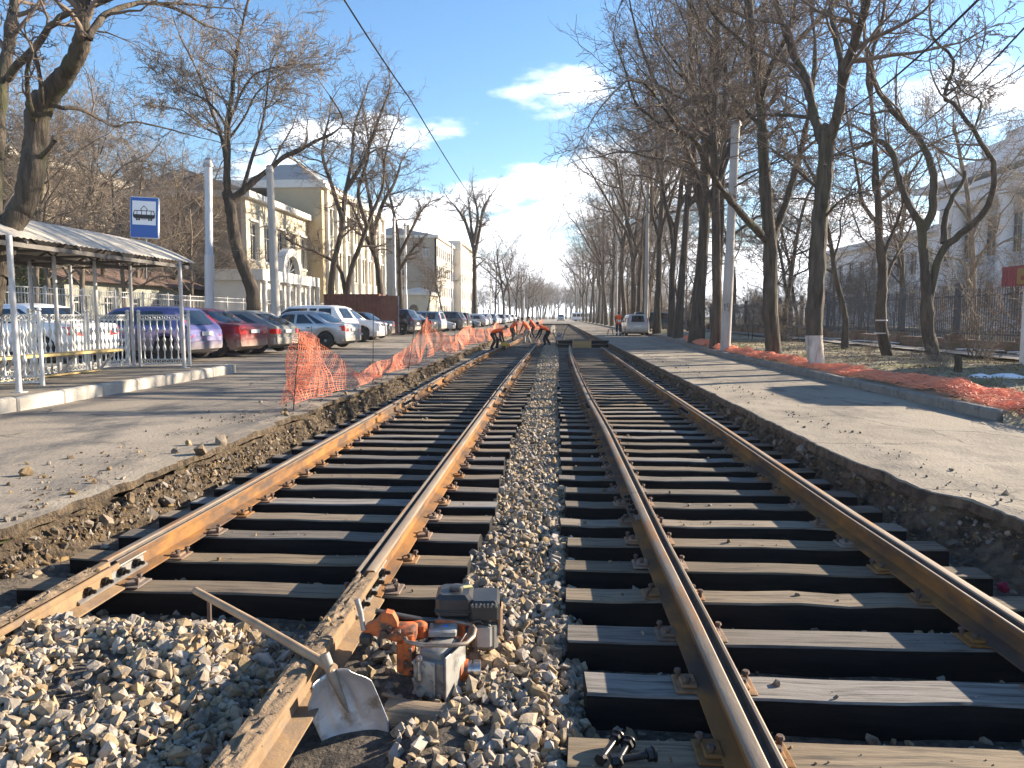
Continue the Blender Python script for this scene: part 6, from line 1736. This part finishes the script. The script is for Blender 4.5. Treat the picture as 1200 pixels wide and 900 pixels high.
# grey tamping machine beside the black-clad worker
gm = thing('track_machine', 'small grey track machine with raised handles, right of the bent worker', 'machine', (.25, 42.6, -.26))
mb = MB().cbox((0, 0, .42), (.42, .5, .34), bev=.05).cbox((0, .05, .68), (.3, .34, .2), bev=.05); mb.build('engine', M['steel'], gm, 40)
MB().tube([(-.16, -.3, 0), (-.14, -.25, .35)], .04, 6).tube([(.16, -.3, 0), (.14, -.25, .35)], .04, 6).tube([(-.16, .3, 0), (-.14, .25, .35)], .04, 6).tube([(.16, .3, 0), (.14, .25, .35)], .04, 6).build('tamping_tines', M['spike'], gm)
MB().tube([(-.2, -.2, .5), (-.35, -.5, .85), (-.3, -.7, .95)], .022, 6).tube([(.2, -.2, .5), (.35, -.3, .95), (.5, -.4, 1.15)], .022, 6).build('handle', M['trim'], gm)
pd = thing('track_machine', 'small yellow machine on the left rail at the hands of the nearest bent worker', 'machine', (-2.52, 38.0, -.26))
MB().cbox((0, 0, .30), (.34, .3, .22), bev=.04).build('engine', mat('yellow machine paint', (.55, .40, .05), (.45, .30, .05), 5, .6), pd, 40)
MB().cyl((0, 0, 0), (0, 0, .2), .06, n=8).tube([(-.1, 0, .4), (-.3, .1, .55)], .02, 6).build('drill', M['trim'], pd)

# ------------------------------------------------------------------ orange nets
def net(name, label, top, bot, nl, nc, r, seed, wob=.02, group=None):
    """strands between two hanging curves: nl lines along, nc cross strands"""
    rr = np.random.default_rng(seed)
    def samp(P, k):
        P = np.array([p[:] for p in P]); d = np.r_[0, np.cumsum(np.linalg.norm(np.diff(P, axis=0), axis=1))]; t = np.linspace(0, d[-1], k)
        return np.stack([np.interp(t, d, P[:, i]) for i in range(3)], 1)
    K = nc; T = samp(top, K); B = samp(bot, K); polys = []
    G = np.zeros((nl, K, 3)); ph = rr.uniform(0, 6, 6)
    for j in range(nl):
        v = j / (nl - 1); G[j] = T * (1 - v) + B * v
        u = np.arange(K) * .05
        G[j, :, 0] += wob * 2.2 * (np.sin(u * 2.3 + ph[0] + v * 3) + .6 * np.sin(u * 6.1 + ph[1] - v * 5)) * (.3 + v)
        G[j, :, 1] += wob * np.sin(u * 3.1 + ph[2] + v * 4)
        G[j, :, 2] += wob * .6 * np.sin(u * 4.7 + ph[3] + v * 6)
    G += rr.normal(0, r * .9, G.shape)
    for j in range(nl): polys.append((G[j], np.full(K, r * 1.15)))
    V, F = tube_batch(polys, 3)
    p2 = []
    for k in range(K):
        p2.append((G[:, k], np.full(nl, r)))
    V2, F2 = tube_batch(p2, 3)
    me = np_mesh(name, np.concatenate([V, V2]), np.concatenate([F, F2 + len(V)]), M['orange'], False)
    return tag(link(name, me), label, 'net', group)
def stake(label, base, top):
    base = Vector(base); return tag(MB().tube([(0, 0, -.1), Vector(top) - base], .009, 6).build('net_stake', M['spike']), label, 'stake', 'thin iron stakes of the left orange net'), base
def st(label, bp, tp, z):
    b = PZ(bp[0], bp[1], z); t_ = PY(tp[0], tp[1], b.y); o, bb = stake(label, b, t_); o.location = bb; return b, t_
zL = .02
b1_, t1_ = st('nearest leaning iron stake holding the peak of the orange net', (343, 481), (351, 386), zL)
b2_, t2_ = st('second iron stake from the camera, tall, with the net tied near its foot', (437, 450), (437.5, 368), zL)
b3_, t3_ = st('third iron stake from the camera, leaning right', (478, 434), (486, 382), zL)
b4_, t4_ = st('fourth iron stake from the camera, under the second net peak', (499, 422), (501, 366), zL)
b5_, t5_ = st('fifth iron stake from the camera, upright', (533, 413), (533, 386), zL)
b6_, t6_ = st('sixth iron stake from the camera, under the third net peak', (549, 404), (548, 379), zL)
g = 'spans of the orange safety net along the left trench'
def a(px, py, b): return PY(px, py, b.y)
def mid(px, py, b, c, f): return PY(px, py, b.y + (c.y - b.y) * f)
pk1 = a(350.5, 388, b1_)
net('safety_net', 'bunched end of the orange net hanging from the nearest stake', [a(349, 388, b1_) + Vector((-.02, .0, 0)), a(354, 389, b1_), a(366, 398, b1_) + Vector((0, .5, 0))], [a(327, 455, b1_) + Vector((0, .3, 0)), a(342, 474, b1_), a(368, 468, b1_) + Vector((0, .5, 0))], 24, 18, .0042, 1, .045, g)
net('safety_net', 'second fold of the orange net bunched round the nearest stake', [a(350, 390, b1_) + Vector((0, -.05, 0)), a(361, 402, b1_) + Vector((0, .2, 0))], [a(340, 476, b1_) + Vector((0, -.1, 0)), a(361, 470, b1_) + Vector((0, .2, 0))], 22, 10, .0042, 2, .04, g)
net('safety_net', 'near span of the orange net, sagging from its peak to the second stake', [pk1, mid(367, 398, b1_, b2_, .2), mid(385, 411, b1_, b2_, .4), mid(402, 421, b1_, b2_, .6), mid(424, 437, b1_, b2_, .8), a(436.5, 428, b2_)],
    [a(344, 474, b1_), mid(360, 470, b1_, b2_, .2), mid(378, 463, b1_, b2_, .4), mid(400, 457, b1_, b2_, .6), mid(420, 449, b1_, b2_, .8), a(437, 443, b2_)], 17, 46, .0030, 3, .03, g)
net('safety_net', 'second span of the orange net, low between the second stake and the second peak', [a(437, 427, b2_), mid(455, 420, b2_, b4_, .3), mid(470, 413, b2_, b4_, .5), mid(485, 400, b2_, b4_, .75), a(501, 372, b4_)],
    [a(435, 444, b2_), mid(452, 443, b2_, b4_, .3), mid(468, 434, b2_, b4_, .5), mid(482, 427, b2_, b4_, .75), a(497, 419, b4_)], 15, 64, .0042, 4, .03, g)
net('safety_net', 'third span of the orange net, falling from the second peak towards the fifth stake', [a(501, 372, b4_), mid(508, 384, b4_, b5_, .3), mid(518, 391, b4_, b5_, .6), a(533, 394, b5_)],
    [a(497, 419, b4_), mid(508, 413, b4_, b5_, .3), mid(520, 411, b4_, b5_, .6), a(534, 413, b5_)], 13, 44, .0052, 5, .04, g)
net('safety_net', 'fourth span of the orange net, from the fifth stake up to the third peak', [a(533, 394, b5_), mid(541, 388, b5_, b6_, .6), a(548, 381, b6_)], [a(533, 411, b5_), mid(541, 407, b5_, b6_, .6), a(550, 404, b6_)], 12, 36, .006, 6, .04, g)
yy = b6_.y; last = (a(548, 381, b6_), a(551, 403, b6_))
ends = [(572, 386, 571, 399, 44), (581, 378, 580, 396, 49), (598, 384, 596, 394, 58), (606, 374, 604, 391, 64), (622, 380, 620, 388, 78), (637, 374, 636, 385, 90)]
for i, (x1, y1, x2, y2, Y) in enumerate(ends):
    n1, n2 = PY(x1, y1, Y), PY(x2, y2, Y)
    net('safety_net', ['fifth span of the orange net, left of the nearest bent worker', 'sixth span of the orange net, behind the nearest bent worker', 'seventh span of the orange net, behind the khaki worker', 'eighth span of the orange net, rising behind the stooping workers', 'ninth span of the orange net, low behind the workers', 'farthest span of the orange net, beyond all the workers'][i],
        [last[0], last[0].lerp(n1, .5) - Vector((0, 0, .12)), n1], [last[1], last[1].lerp(n2, .5), n2], 11, 30, .008, 20 + i, .05, g)
    tag(MB().tube([(0, 0, -.05), (0, 0, (n1 - n2).length + .1)], .012, 5).build('net_stake', M['spike']), 'distant iron stake number %s among the far net spans'.replace('number %s', ['left of', 'behind', 'behind', 'behind', 'behind', 'beyond'][i]) .replace('among the far net spans', ['the nearest bent worker', 'the nearest bent worker, at the net', 'the khaki worker, at the net', 'the stooping workers, at the net peak', 'the workers, at the low net span', 'all workers, at the last net span'][i]), 'stake', 'thin iron stakes of the left orange net').location = n2
    last = (n1, n2)
# crumpled net thrown along the right kerb
M['orange2'] = mat('faded orange plastic net', (.93, .32, .17), (.74, .29, .18), 3, .65)
def crumpled(label, y0, y1, hmax, seed, xw=.55):
    rr = np.random.default_rng(seed); polys = []; ph = rr.uniform(0, 20, 8)
    def surf(u, y, lay):
        x0 = kerb_x(y) + .22 + .10 * mnoise.noise(Vector((y * .5, seed, 0)))
        wdt = xw * (1 + .5 * mnoise.noise(Vector((y * .6, seed + 5, 0))))
        q = mnoise.fractal(Vector((u * 2.6, y * 1.9, lay * 3.1 + seed)), 1, 2, 4)
        hump = max(.0, .35 + .9 * mnoise.noise(Vector((y * .55, 3.3 + seed, 0))))
        z = vz(x0 + u * wdt, y) + .03 + 1.4 * hmax * hump * (math.sin(math.pi * min(1, max(0, u * .9 + .08))) * .6 + .55 * max(0, q)) + lay * .025
        return (x0 + u * wdt + .10 * mnoise.noise(Vector((u * 3, y * 2.6, 7 + lay + seed))), y + .12 * mnoise.noise(Vector((u * 3, y * 2.6, 9 + lay + seed))), z)
    step = .06 if y0 < 20 else .10
    ys = np.arange(y0, y1, step)
    for lay in (0, 1, 2):
        us = np.linspace(0, 1, 12 if y0 < 20 else 9); G = np.array([[surf(u + .03 * lay, y, lay) for y in ys] for u in us])
        G += rr.normal(0, .007, G.shape)
        r = .0042 if y0 < 20 else .0075
        for j in range(len(us)): polys.append((G[j], np.full(len(ys), r * 1.1)))
        for k in range(len(ys)): polys.append((G[:, k], np.full(len(us), r)))
    V, F = tube_batch(polys, 3)
    return tag(link('crumpled_net', np_mesh('crumpled_net', V, F, M['orange2'])), label, 'net', 'lengths of crumpled orange net on the right kerb')
crumpled('crumpled orange net at the near end of the right kerb, loose over the soil', 8.2, 10.9, .20, 1, 1.0)
crumpled('crumpled orange net heaped before the double stemmed tree', 10.8, 13.6, .26, 2, .75)
crumpled('crumpled orange net lying low before the slim banded tree', 13.5, 17.5, .16, 3, .6)
crumpled('crumpled orange net at the foot of the limewashed tree', 17.4, 22.5, .17, 4, .55)
crumpled('crumpled orange net round the foot of the thick mossy tree', 22.4, 29, .20, 5, .55)
crumpled('crumpled orange net heaped by the concrete pole', 28.8, 41, .28, 6, .6)
crumpled('far crumpled orange net beyond the silver minivan', 70, 92, .25, 8, .8)

# ------------------------------------------------------------------ tools in the foreground
M['handle'] = mat('worn wooden handle', (.36, .25, .15), (.25, .17, .105), 9, .7, stretch=(1, 1, 1), bump=.001, bscale=60)
M['alu'] = mat('scratched aluminium', (.74, .75, .77), (.58, .59, .61), 7, .42, .7, bump=.002, bscale=40, c3=(.33, .29, .24), s3=9, f3=.38)
def frame_to(origin, xdir, up):
    x = Vector(xdir).normalized(); z = (Vector(up) - x * Vector(up).dot(x)).normalized(); y = z.cross(x)
    m = Matrix((x, y, z)).transposed().to_4x4(); m.translation = origin; return m
pJ = PZ(386, 781, -.075)                     # socket, where the handle leaves the blade
pE = PY(229, 692, pJ.y + .62)
pB = PZ(412, 846, -.315)
sv = thing('shovel', 'aluminium scoop shovel with a worn wooden handle lying across the old rail', 'shovel', pJ)
ax = (pE - pJ)
hp = [Vector((0, 0, 0)) - ax.normalized() * .03, ax * .25 + Vector((0, 0, .004)), ax * .5 + Vector((0, 0, .007)), ax * .75 + Vector((0, 0, .004)), ax]
MB().tube(hp, [.0215, .0205, .0195, .019, .0185], 12).lathe([(.0185, 0), (.015, .008), (.006, .012)], 10, M=frame_to(ax, ax, (0, 0, 1)) @ Matrix.Rotation(R(90), 4, 'Y')).build('handle', M['handle'], sv, 60)
# blade: local x runs from the socket to the tip, y across, z up (concave side up)
bd = (pB - pJ); Lb = .37; Wb = .285
Mb = frame_to(Vector((0, 0, 0)), bd, Vector((-.05, -.75, .75)))
nu, nv = 18, 20; V = []
for i in range(nu + 1):
    u = i / nu
    w = Wb / 2 * (.55 + .45 * sstep(0, .30, u)) * (1 - .10 * sstep(.8, 1, u))
    for j in range(nv + 1):
        v = j / nv * 2 - 1
        z = .055 * abs(v) ** 2.6 * (1 - .55 * u) + .05 * (1 - u) ** 3 * (.4 + .6 * abs(v)) - .02 * math.sin(u * 3) + .012 * math.exp(-((v) / .13) ** 2) * (1 - sstep(.55, .75, u))
        for c in (-.42, .42): z += .009 * math.exp(-((v - c) / .10) ** 2) * sstep(.12, .2, u) * (1 - sstep(.62, .72, u))
        x = Lb * (u - .025 * abs(v) ** 3 * sstep(.7, 1, u)) + .02
        V.append(Mb @ Vector((x, v * w, z - .02)))
F = [(i * (nv + 1) + j, i * (nv + 1) + j + 1, (i + 1) * (nv + 1) + j + 1, (i + 1) * (nv + 1) + j) for i in range(nu) for j in range(nv)]
bl = link('blade', np_mesh('blade', V, F, M['alu'], True), sv); md = bl.modifiers.new('t', 'SOLIDIFY'); md.thickness = .0025; md.offset = 0
MB().tube([Mb @ Vector((-.06, 0, .004)), Mb @ Vector((.05, 0, .012)), Mb @ Vector((.16, 0, .004)), Mb @ Vector((.22, 0, -.016))], [.0225, .021, .013, .004], 12).build('socket', mat('dirty steel socket', (.30, .27, .23), (.18, .15, .12), 12, .6, .5), sv, 60)
q = PZ(245, 722, -.16)
tag(MB().cyl((0, 0, -.12), (.004, 0, .10), .012, .012, 8).cyl((.004, 0, .098), (.004, 0, .112), .018, .015, 8).build('rail_spike', M['spike'], None, 40), 'single spike standing upright in the stones under the shovel handle', 'spike').location = q
# rail drilling machine
M['m_orange'] = mat('chipped orange paint', (.50, .115, .022), (.36, .085, .02), 9, .6, .0, bump=.003, bscale=50, c3=(.07, .045, .03), s3=16, f3=.45)
M['m_black'] = mat('grimy black plastic', (.016, .017, .019), (.04, .038, .036), 9, .42, bump=.001, bscale=60)
M['m_grey'] = mat('greasy grey casting', (.15, .145, .135), (.24, .23, .21), 9, .6, .3, bump=.003, bscale=40, c3=(.05, .045, .04), s3=11, f3=.4)
M['m_plate'] = mat('scuffed plate', (.42, .41, .38), (.30, .29, .27), 10, .5, .4, c3=(.12, .11, .10), s3=10, f3=.36)
gp = PZ(505, 817, -.345)
K = 1 / (FPX / gp.y) * 1.02                  # metres per photo pixel at the machine
mc = thing('rail_drill', 'petrol rail drilling machine with an orange clamp frame beside the old rail', 'machine', gp, R(4))
def mp(px, py, d=0.0): return Vector(((px - 505) * K, d, (817 - py) * K * 1.03 - d * .36))
def bx2(mb, px0, px1, py0, py1, d0, d1, mi=0, bev=.012):
    z0 = (817 - py1) * K * 1.03 - d0 * .36; z1 = (817 - py0) * K * 1.03 - d0 * .36
    return mb.cbox(((px0 + px1 - 1010) / 2 * K, (d0 + d1) / 2, (z0 + z1) / 2), ((px1 - px0) * K, d1 - d0, z1 - z0), mi, None, bev)
mb = MB(); bx2(mb, 484, 528, 768, 814, .0, .17, bev=.012); bx2(mb, 488, 522, 758, 775, .02, .20, bev=.012); mb.build('gearbox', M['m_grey'], mc, 40)
mb = MB(); bx2(mb, 486, 515, 770, 812, -.014, -.001, bev=.004)
for (a_, b_) in ((488, 773), (511, 773), (488, 793), (511, 793), (488, 809), (511, 809), (500, 776)):
    c_ = mp(a_, b_, -.014); mb.cyl(c_, c_ + Vector((0, -.012, 0)), .009, n=7)
c_ = mp(497, 806, -.014); mb.cyl(c_, c_ + Vector((0, -.018, 0)), .023, n=14)
mb.build('gear_cover', M['m_plate'], mc, 40)
mb = MB(); c0 = mp(497, 789, -.03)
mb.tube([c0, c0 + Vector((0, -.004, .05)), c0 + Vector((0, .0, .075))], [.007, .007, .006], 8).lathe([(.002, -.014), (.012, -.008), (.014, 0), (.012, .010), (.003, .014)], 10, c0 + Vector((0, 0, .085)))
mb.cyl(c0 + Vector((0, 0, -.012)), c0 + Vector((0, 0, .02)), .014, n=10); mb.build('lever', M['bright'], mc, 50)
mb = MB(); mb.cbox((24.5 * K, .085, .115), (.008, .20, .225), 0, None, .003); mb.build('side_plate', M['m_plate'], mc)
pv = Matrix.Translation((-20 * K, 0, 0)); rt_ = pv @ Matrix.Rotation(R(-24), 4, 'Z') @ pv.inverted()
for ch in mc.children:
    ch.matrix_local = rt_
mb = MB(); bx2(mb, 499, 534, 740, 748, .13, .26, bev=.006); mb.build('top_plate', M['m_plate'], mc, 40)
c_ = mp(520, 741, .20) + Vector((0, 0, .01)); MB().lathe([(.018, 0), (.019, .012), (.012, .020), (.004, .022)], 12, c_).build('blue_cap', mat('blue cap', (.01, .16, .62), rough=.4), mc, 40)
# orange clamp: vertical block, arm, hooked jaw
mb = MB(); bx2(mb, 470, 484, 741, 794, .04, .13, bev=.010); bx2(mb, 462, 472, 752, 790, .06, .12, bev=.006); bx2(mb, 455, 486, 736, 752, .05, .16, bev=.012)
mb.build('clamp_block', M['m_orange'], mc, 40)
arm = [(420, 738), (424, 732), (436, 726), (443, 718), (449, 715), (457, 717), (462, 726), (464, 737), (470, 741), (470, 752), (455, 750), (440, 744), (430, 743)]
pts = [((a_ - 505) * K, (817 - b_) * K * 1.03 - .03) for a_, b_ in arm][::-1]
MB().prism(pts, .08, .13, 'y').build('clamp_arm', M['m_orange'], mc, 30)
mb = MB()
for (a_, b_, r_) in ((446, 741, .020), (456, 742, .016), (453, 733, .010)):
    c_ = mp(a_, b_, .08); c_.z += .03 - .03 + .0; mb.cyl(c_ + Vector((0, -.016, .0)), c_ + Vector((0, .07, 0)), r_, n=10)
mb.build('clamp_bolts', M['spike'], mc, 40)
mb = MB(); bx2(mb, 417, 432, 743, 756, .05, .12, bev=.01); mb.build('clamp_shoe', M['m_black'], mc, 40)
mb = MB(); mb.tube([mp(413, 709, .10) + Vector((0, 0, .04)), mp(418, 725, .09) + Vector((0, 0, .035)), mp(422, 742, .07) + Vector((0, 0, .02))], [.014, .013, .012], 8); mb.build('clamp_hook', M['steel'], mc, 50)
bx = MB(); bx2(bx, 473, 497, 730, 752, .14, .20, bev=.015); bx.build('guard', M['m_orange'], mc, 40)
# handles
MB().tube([mp(434, 714, .14), mp(462, 720, .17), mp(490, 726, .20), mp(505, 727, .22)], .014, 8).build('grip_bar', M['m_black'], mc, 60)
MB().tube([mp(503, 727, .24), mp(530, 729, .25), mp(552, 733, .22), mp(557, 738, .16), mp(556, 745, .07), mp(548, 752, .0), mp(530, 754, -.02), mp(495, 753, -.02), mp(477, 750, .0), mp(473, 745, .05), mp(473, 741, .09)], .0105, 8).build('loop_handle', mat('worn steel tube', (.32, .27, .22), (.24, .15, .10), 12, .5, .5), mc, 60)
mb = MB(); mb.tube([mp(503, 728, .24), mp(540, 731, .25), mp(553, 733, .22)], .013, 6); mb.tube([mp(505, 728, .24), mp(505, 742, .24)], .012, 6); mb.tube([mp(541, 731, .25), mp(541, 752, .25)], .013, 6); bx2(mb, 532, 540, 750, 800, .10, .15, bev=.006)
mb.build('frame', M['m_orange'], mc, 40)
c_ = mp(541, 786, .10); MB().lathe([(.030, -.03), (.062, -.024), (.064, 0), (.048, .012), (.045, .03)], 18, c_, 'x').build('spindle_flange', M['m_orange'], mc, 40)
c_ = mp(547, 786, .10); MB().lathe([(.040, 0), (.040, .022), (.034, .024), (.034, .032), (.042, .034), (.042, .066), (.030, .068), (.028, .030)], 18, c_, 'x').build('spindle', M['bright'], mc, 40)
# engine
mb = MB(); bx2(mb, 505, 553, 697, 727, .26, .46, bev=.020); mb.build('fuel_tank', M['m_black'], mc, 28)
mb = MB(); bx2(mb, 504, 554, 715, 718, .255, .465, bev=.004); mb.build('tank_seam', M['m_black'], mc, 40)
c_ = Vector((26 * K, .36, (817 - 697) * K * 1.03 - .26 * .36)); MB().lathe([(.034, -.006), (.036, .010), (.032, .020), (.012, .023)], 14, c_).build('tank_cap', M['m_black'], mc, 40)
MB().cbox(c_ + Vector((.05, .03, .002)), (.06, .035, .004), 0, (0, 0, .3)).build('sticker', mat('yellow sticker', (.55, .50, .22), rough=.5), mc)
mb = MB(); bx2(mb, 549, 588, 704, 731, .25, .46, bev=.014); mb.build('air_filter', M['m_black'], mc, 28)
mb = MB()
for k in range(7):
    c_ = mp(553 + k * 5, 709, .248) ; mb.cbox(c_, (.010, .006, .020), 0, (0, .4 * (k % 3 - 1), 0))
mb.build('filter_vents', M['m_grey'], mc)
mb = MB(); bx2(mb, 506, 556, 727, 760, .28, .46, bev=.02); bx2(mb, 552, 586, 731, 770, .28, .46, bev=.02); mb.build('crankcase', M['m_grey'], mc, 40)
mb = MB(); bx2(mb, 556, 578, 735, 765, .255, .279, bev=.012); mb.build('engine_cover', M['m_plate'], mc, 40)
mb = MB(); bx2(mb, 584, 592, 711, 750, .30, .40, bev=.012); mb.build('exhaust', M['plate'], mc, 40)
mb = MB()
for k in range(5): bx2(mb, 508 + k * 9, 512 + k * 9, 730, 755, .262, .279, bev=.002)
mb.build('cooling_fins', M['m_grey'], mc)
# hoses, cables and oil plugs
MB().tube([mp(512, 752, .24), mp(500, 748, .16), mp(493, 756, .08), mp(494, 768, .03)], .008, 7).build('fuel_hose', M['m_black'], mc, 60)
MB().tube([mp(548, 728, .25), mp(546, 742, .2), mp(536, 757, .10), mp(531, 770, .08)], .006, 7).build('throttle_cable', M['m_black'], mc, 60)
MB().tube([mp(566, 733, .25), mp(562, 728, .235), mp(556, 729, .235), mp(553, 737, .25)], .006, 7).build('ignition_lead', M['m_black'], mc, 60)
mb = MB()
for (a_, b_, d_) in ((474, 746, .03), (480, 760, .03), (474, 775, .03), (480, 788, .03), (458, 741, .04), (466, 739, .04)):
    c_ = mp(a_, b_, d_); mb.cyl(c_ + Vector((0, .02, 0)), c_ + Vector((0, -.012, 0)), .009, n=6)
mb.build('clamp_screws', M['spike'], mc, 40)
# oily bolts on the last sleeper
def bolt(label, p, ang, tilt, L_=.15):
    t = thing('track_bolt', label, 'bolt', p, ang, 'oily black bolts on the nearest sleeper'); t.rotation_euler = (0, tilt, ang)
    MB().cyl((-L_ / 2, 0, 0), (L_ / 2, 0, 0), .013, n=12).build('shank', M['black_bolt'], t, 50)
    mb = MB().cyl((-L_ / 2 - .02, 0, 0), (-L_ / 2 + .004, 0, 0), .024, n=6); mb.build('head', M['black_bolt'], t, 30)
    mb = MB()
    for k in range(6): mb.lathe([(.012, 0), (.0145, .004), (.012, .008)], 10, (L_ / 2 - .055 + k * .008, 0, 0), 'x')
    mb.build('thread', M['black_bolt'], t, 40)
    MB().lathe([(.014, 0), (.030, 0), (.030, .006), (.024, .010)], 14, (L_ / 2 - .006, 0, 0), 'x').cyl((L_ / 2 - .03, 0, 0), (L_ / 2 - .008, 0, 0), .025, n=6).build('nut', M['black_bolt'], t, 40)
zb = -.255
bolt('oily black bolt pointing away, leftmost on the nearest sleeper', PZ(715, 875, zb + .028), R(62), R(-4))
bolt('oily black bolt lying under the two others on the nearest sleeper', PZ(731, 880, zb + .026), R(68), R(0), .13)
bolt('oily black bolt lying crosswise, rightmost on the nearest sleeper', PZ(745, 887, zb + .034), R(14), R(-3))
# half buried log in the dirt before the machine
lg_ = PZ(497, 843, -.36)
M['log'] = mat('earthy rotten wood', (.16, .12, .08), (.29, .22, .15), 9, .95, bump=.01, bscale=24, stretch=(.3, 3, 3), c3=(.07, .055, .04), s3=8, f3=.4)
M['log_cut'] = mat('fresh cut wood', (.50, .38, .23), (.40, .29, .17), 14, .9)
lo2 = thing('log', 'short rotten log half buried in black soil before the drilling machine', 'log', lg_, R(-6))
mb = MB(); n = 14; V = []
for i in range(9):
    x = -.17 + .33 * i / 8
    for k in range(n):
        an = 2 * math.pi * k / n; r_ = .085 * (1 + .16 * mnoise.noise(Vector((x * 6, math.cos(an) * 1.5, math.sin(an) * 1.5)))); V.append((x + .015 * mnoise.noise(Vector((an, x, 3))), r_ * math.cos(an), r_ * .9 * math.sin(an)))
F = [(i * n + k, i * n + (k + 1) % n, (i + 1) * n + (k + 1) % n, (i + 1) * n + k) for i in range(8) for k in range(n)]
mb.add(V, F); mb.add(V[:n], [tuple(reversed(range(n)))]); mb.build('bark', M['log'], lo2, 50)
MB().add([(v[0] + .002, v[1] * .98, v[2] * .98) for v in V[-n:]], [tuple(range(n))]).build('cut_face', M['log_cut'], lo2)
# small splinters of wood and a red scrap
for i, (px, py, ln, an) in enumerate(((545, 808, .22, .2), (470, 822, .2, -.3), (690, 805, .16, .9))):
    q = PZ(px, py, -.34); o = tag(MB().cbox((0, 0, .01), (ln, .02, .012), bev=.003).build('wood_splinter', M['handle']), ['thin splinter of wood right of the drilling machine', 'thin splinter of wood on the black soil left of the log', 'thin splinter of wood on the stones beside the nearest sleepers'][i], 'splinter')
    o.location = q; o.rotation_euler = (.1, .1, an)
q = PZ(1176, 688, -.36); bm = bmesh.new(); bmesh.ops.create_icosphere(bm, subdivisions=2, radius=.035)
for v in bm.verts: v.co *= 1 + .5 * mnoise.noise(v.co * 40)
me = bpy.data.meshes.new('rag'); bm.to_mesh(me); bm.free(); me.materials.append(mat('crimson rag', (.30, .01, .04), rough=.8)); o = link('rag', me, None, q); tag(o, 'small crimson scrap at the end of a sleeper on the right', 'rag')

# ------------------------------------------------------------------ air
hz = MB().box(-130, 110, -8, 560, -1.9, 34).build('haze', bpy.data.materials.new('haze air')); hz['kind'] = 'stuff'
hm_ = hz.data.materials[0]; hm_.use_nodes = True; hn = hm_.node_tree; hn.nodes.clear()
pv_ = hn.nodes.new('ShaderNodeVolumePrincipled'); pv_.inputs['Density'].default_value = .00035; pv_.inputs['Color'].default_value = (.86, .92, 1, 1); pv_.inputs['Anisotropy'].default_value = .3
ho = hn.nodes.new('ShaderNodeOutputMaterial'); hn.links.new(pv_.outputs[0], ho.inputs['Volume'])
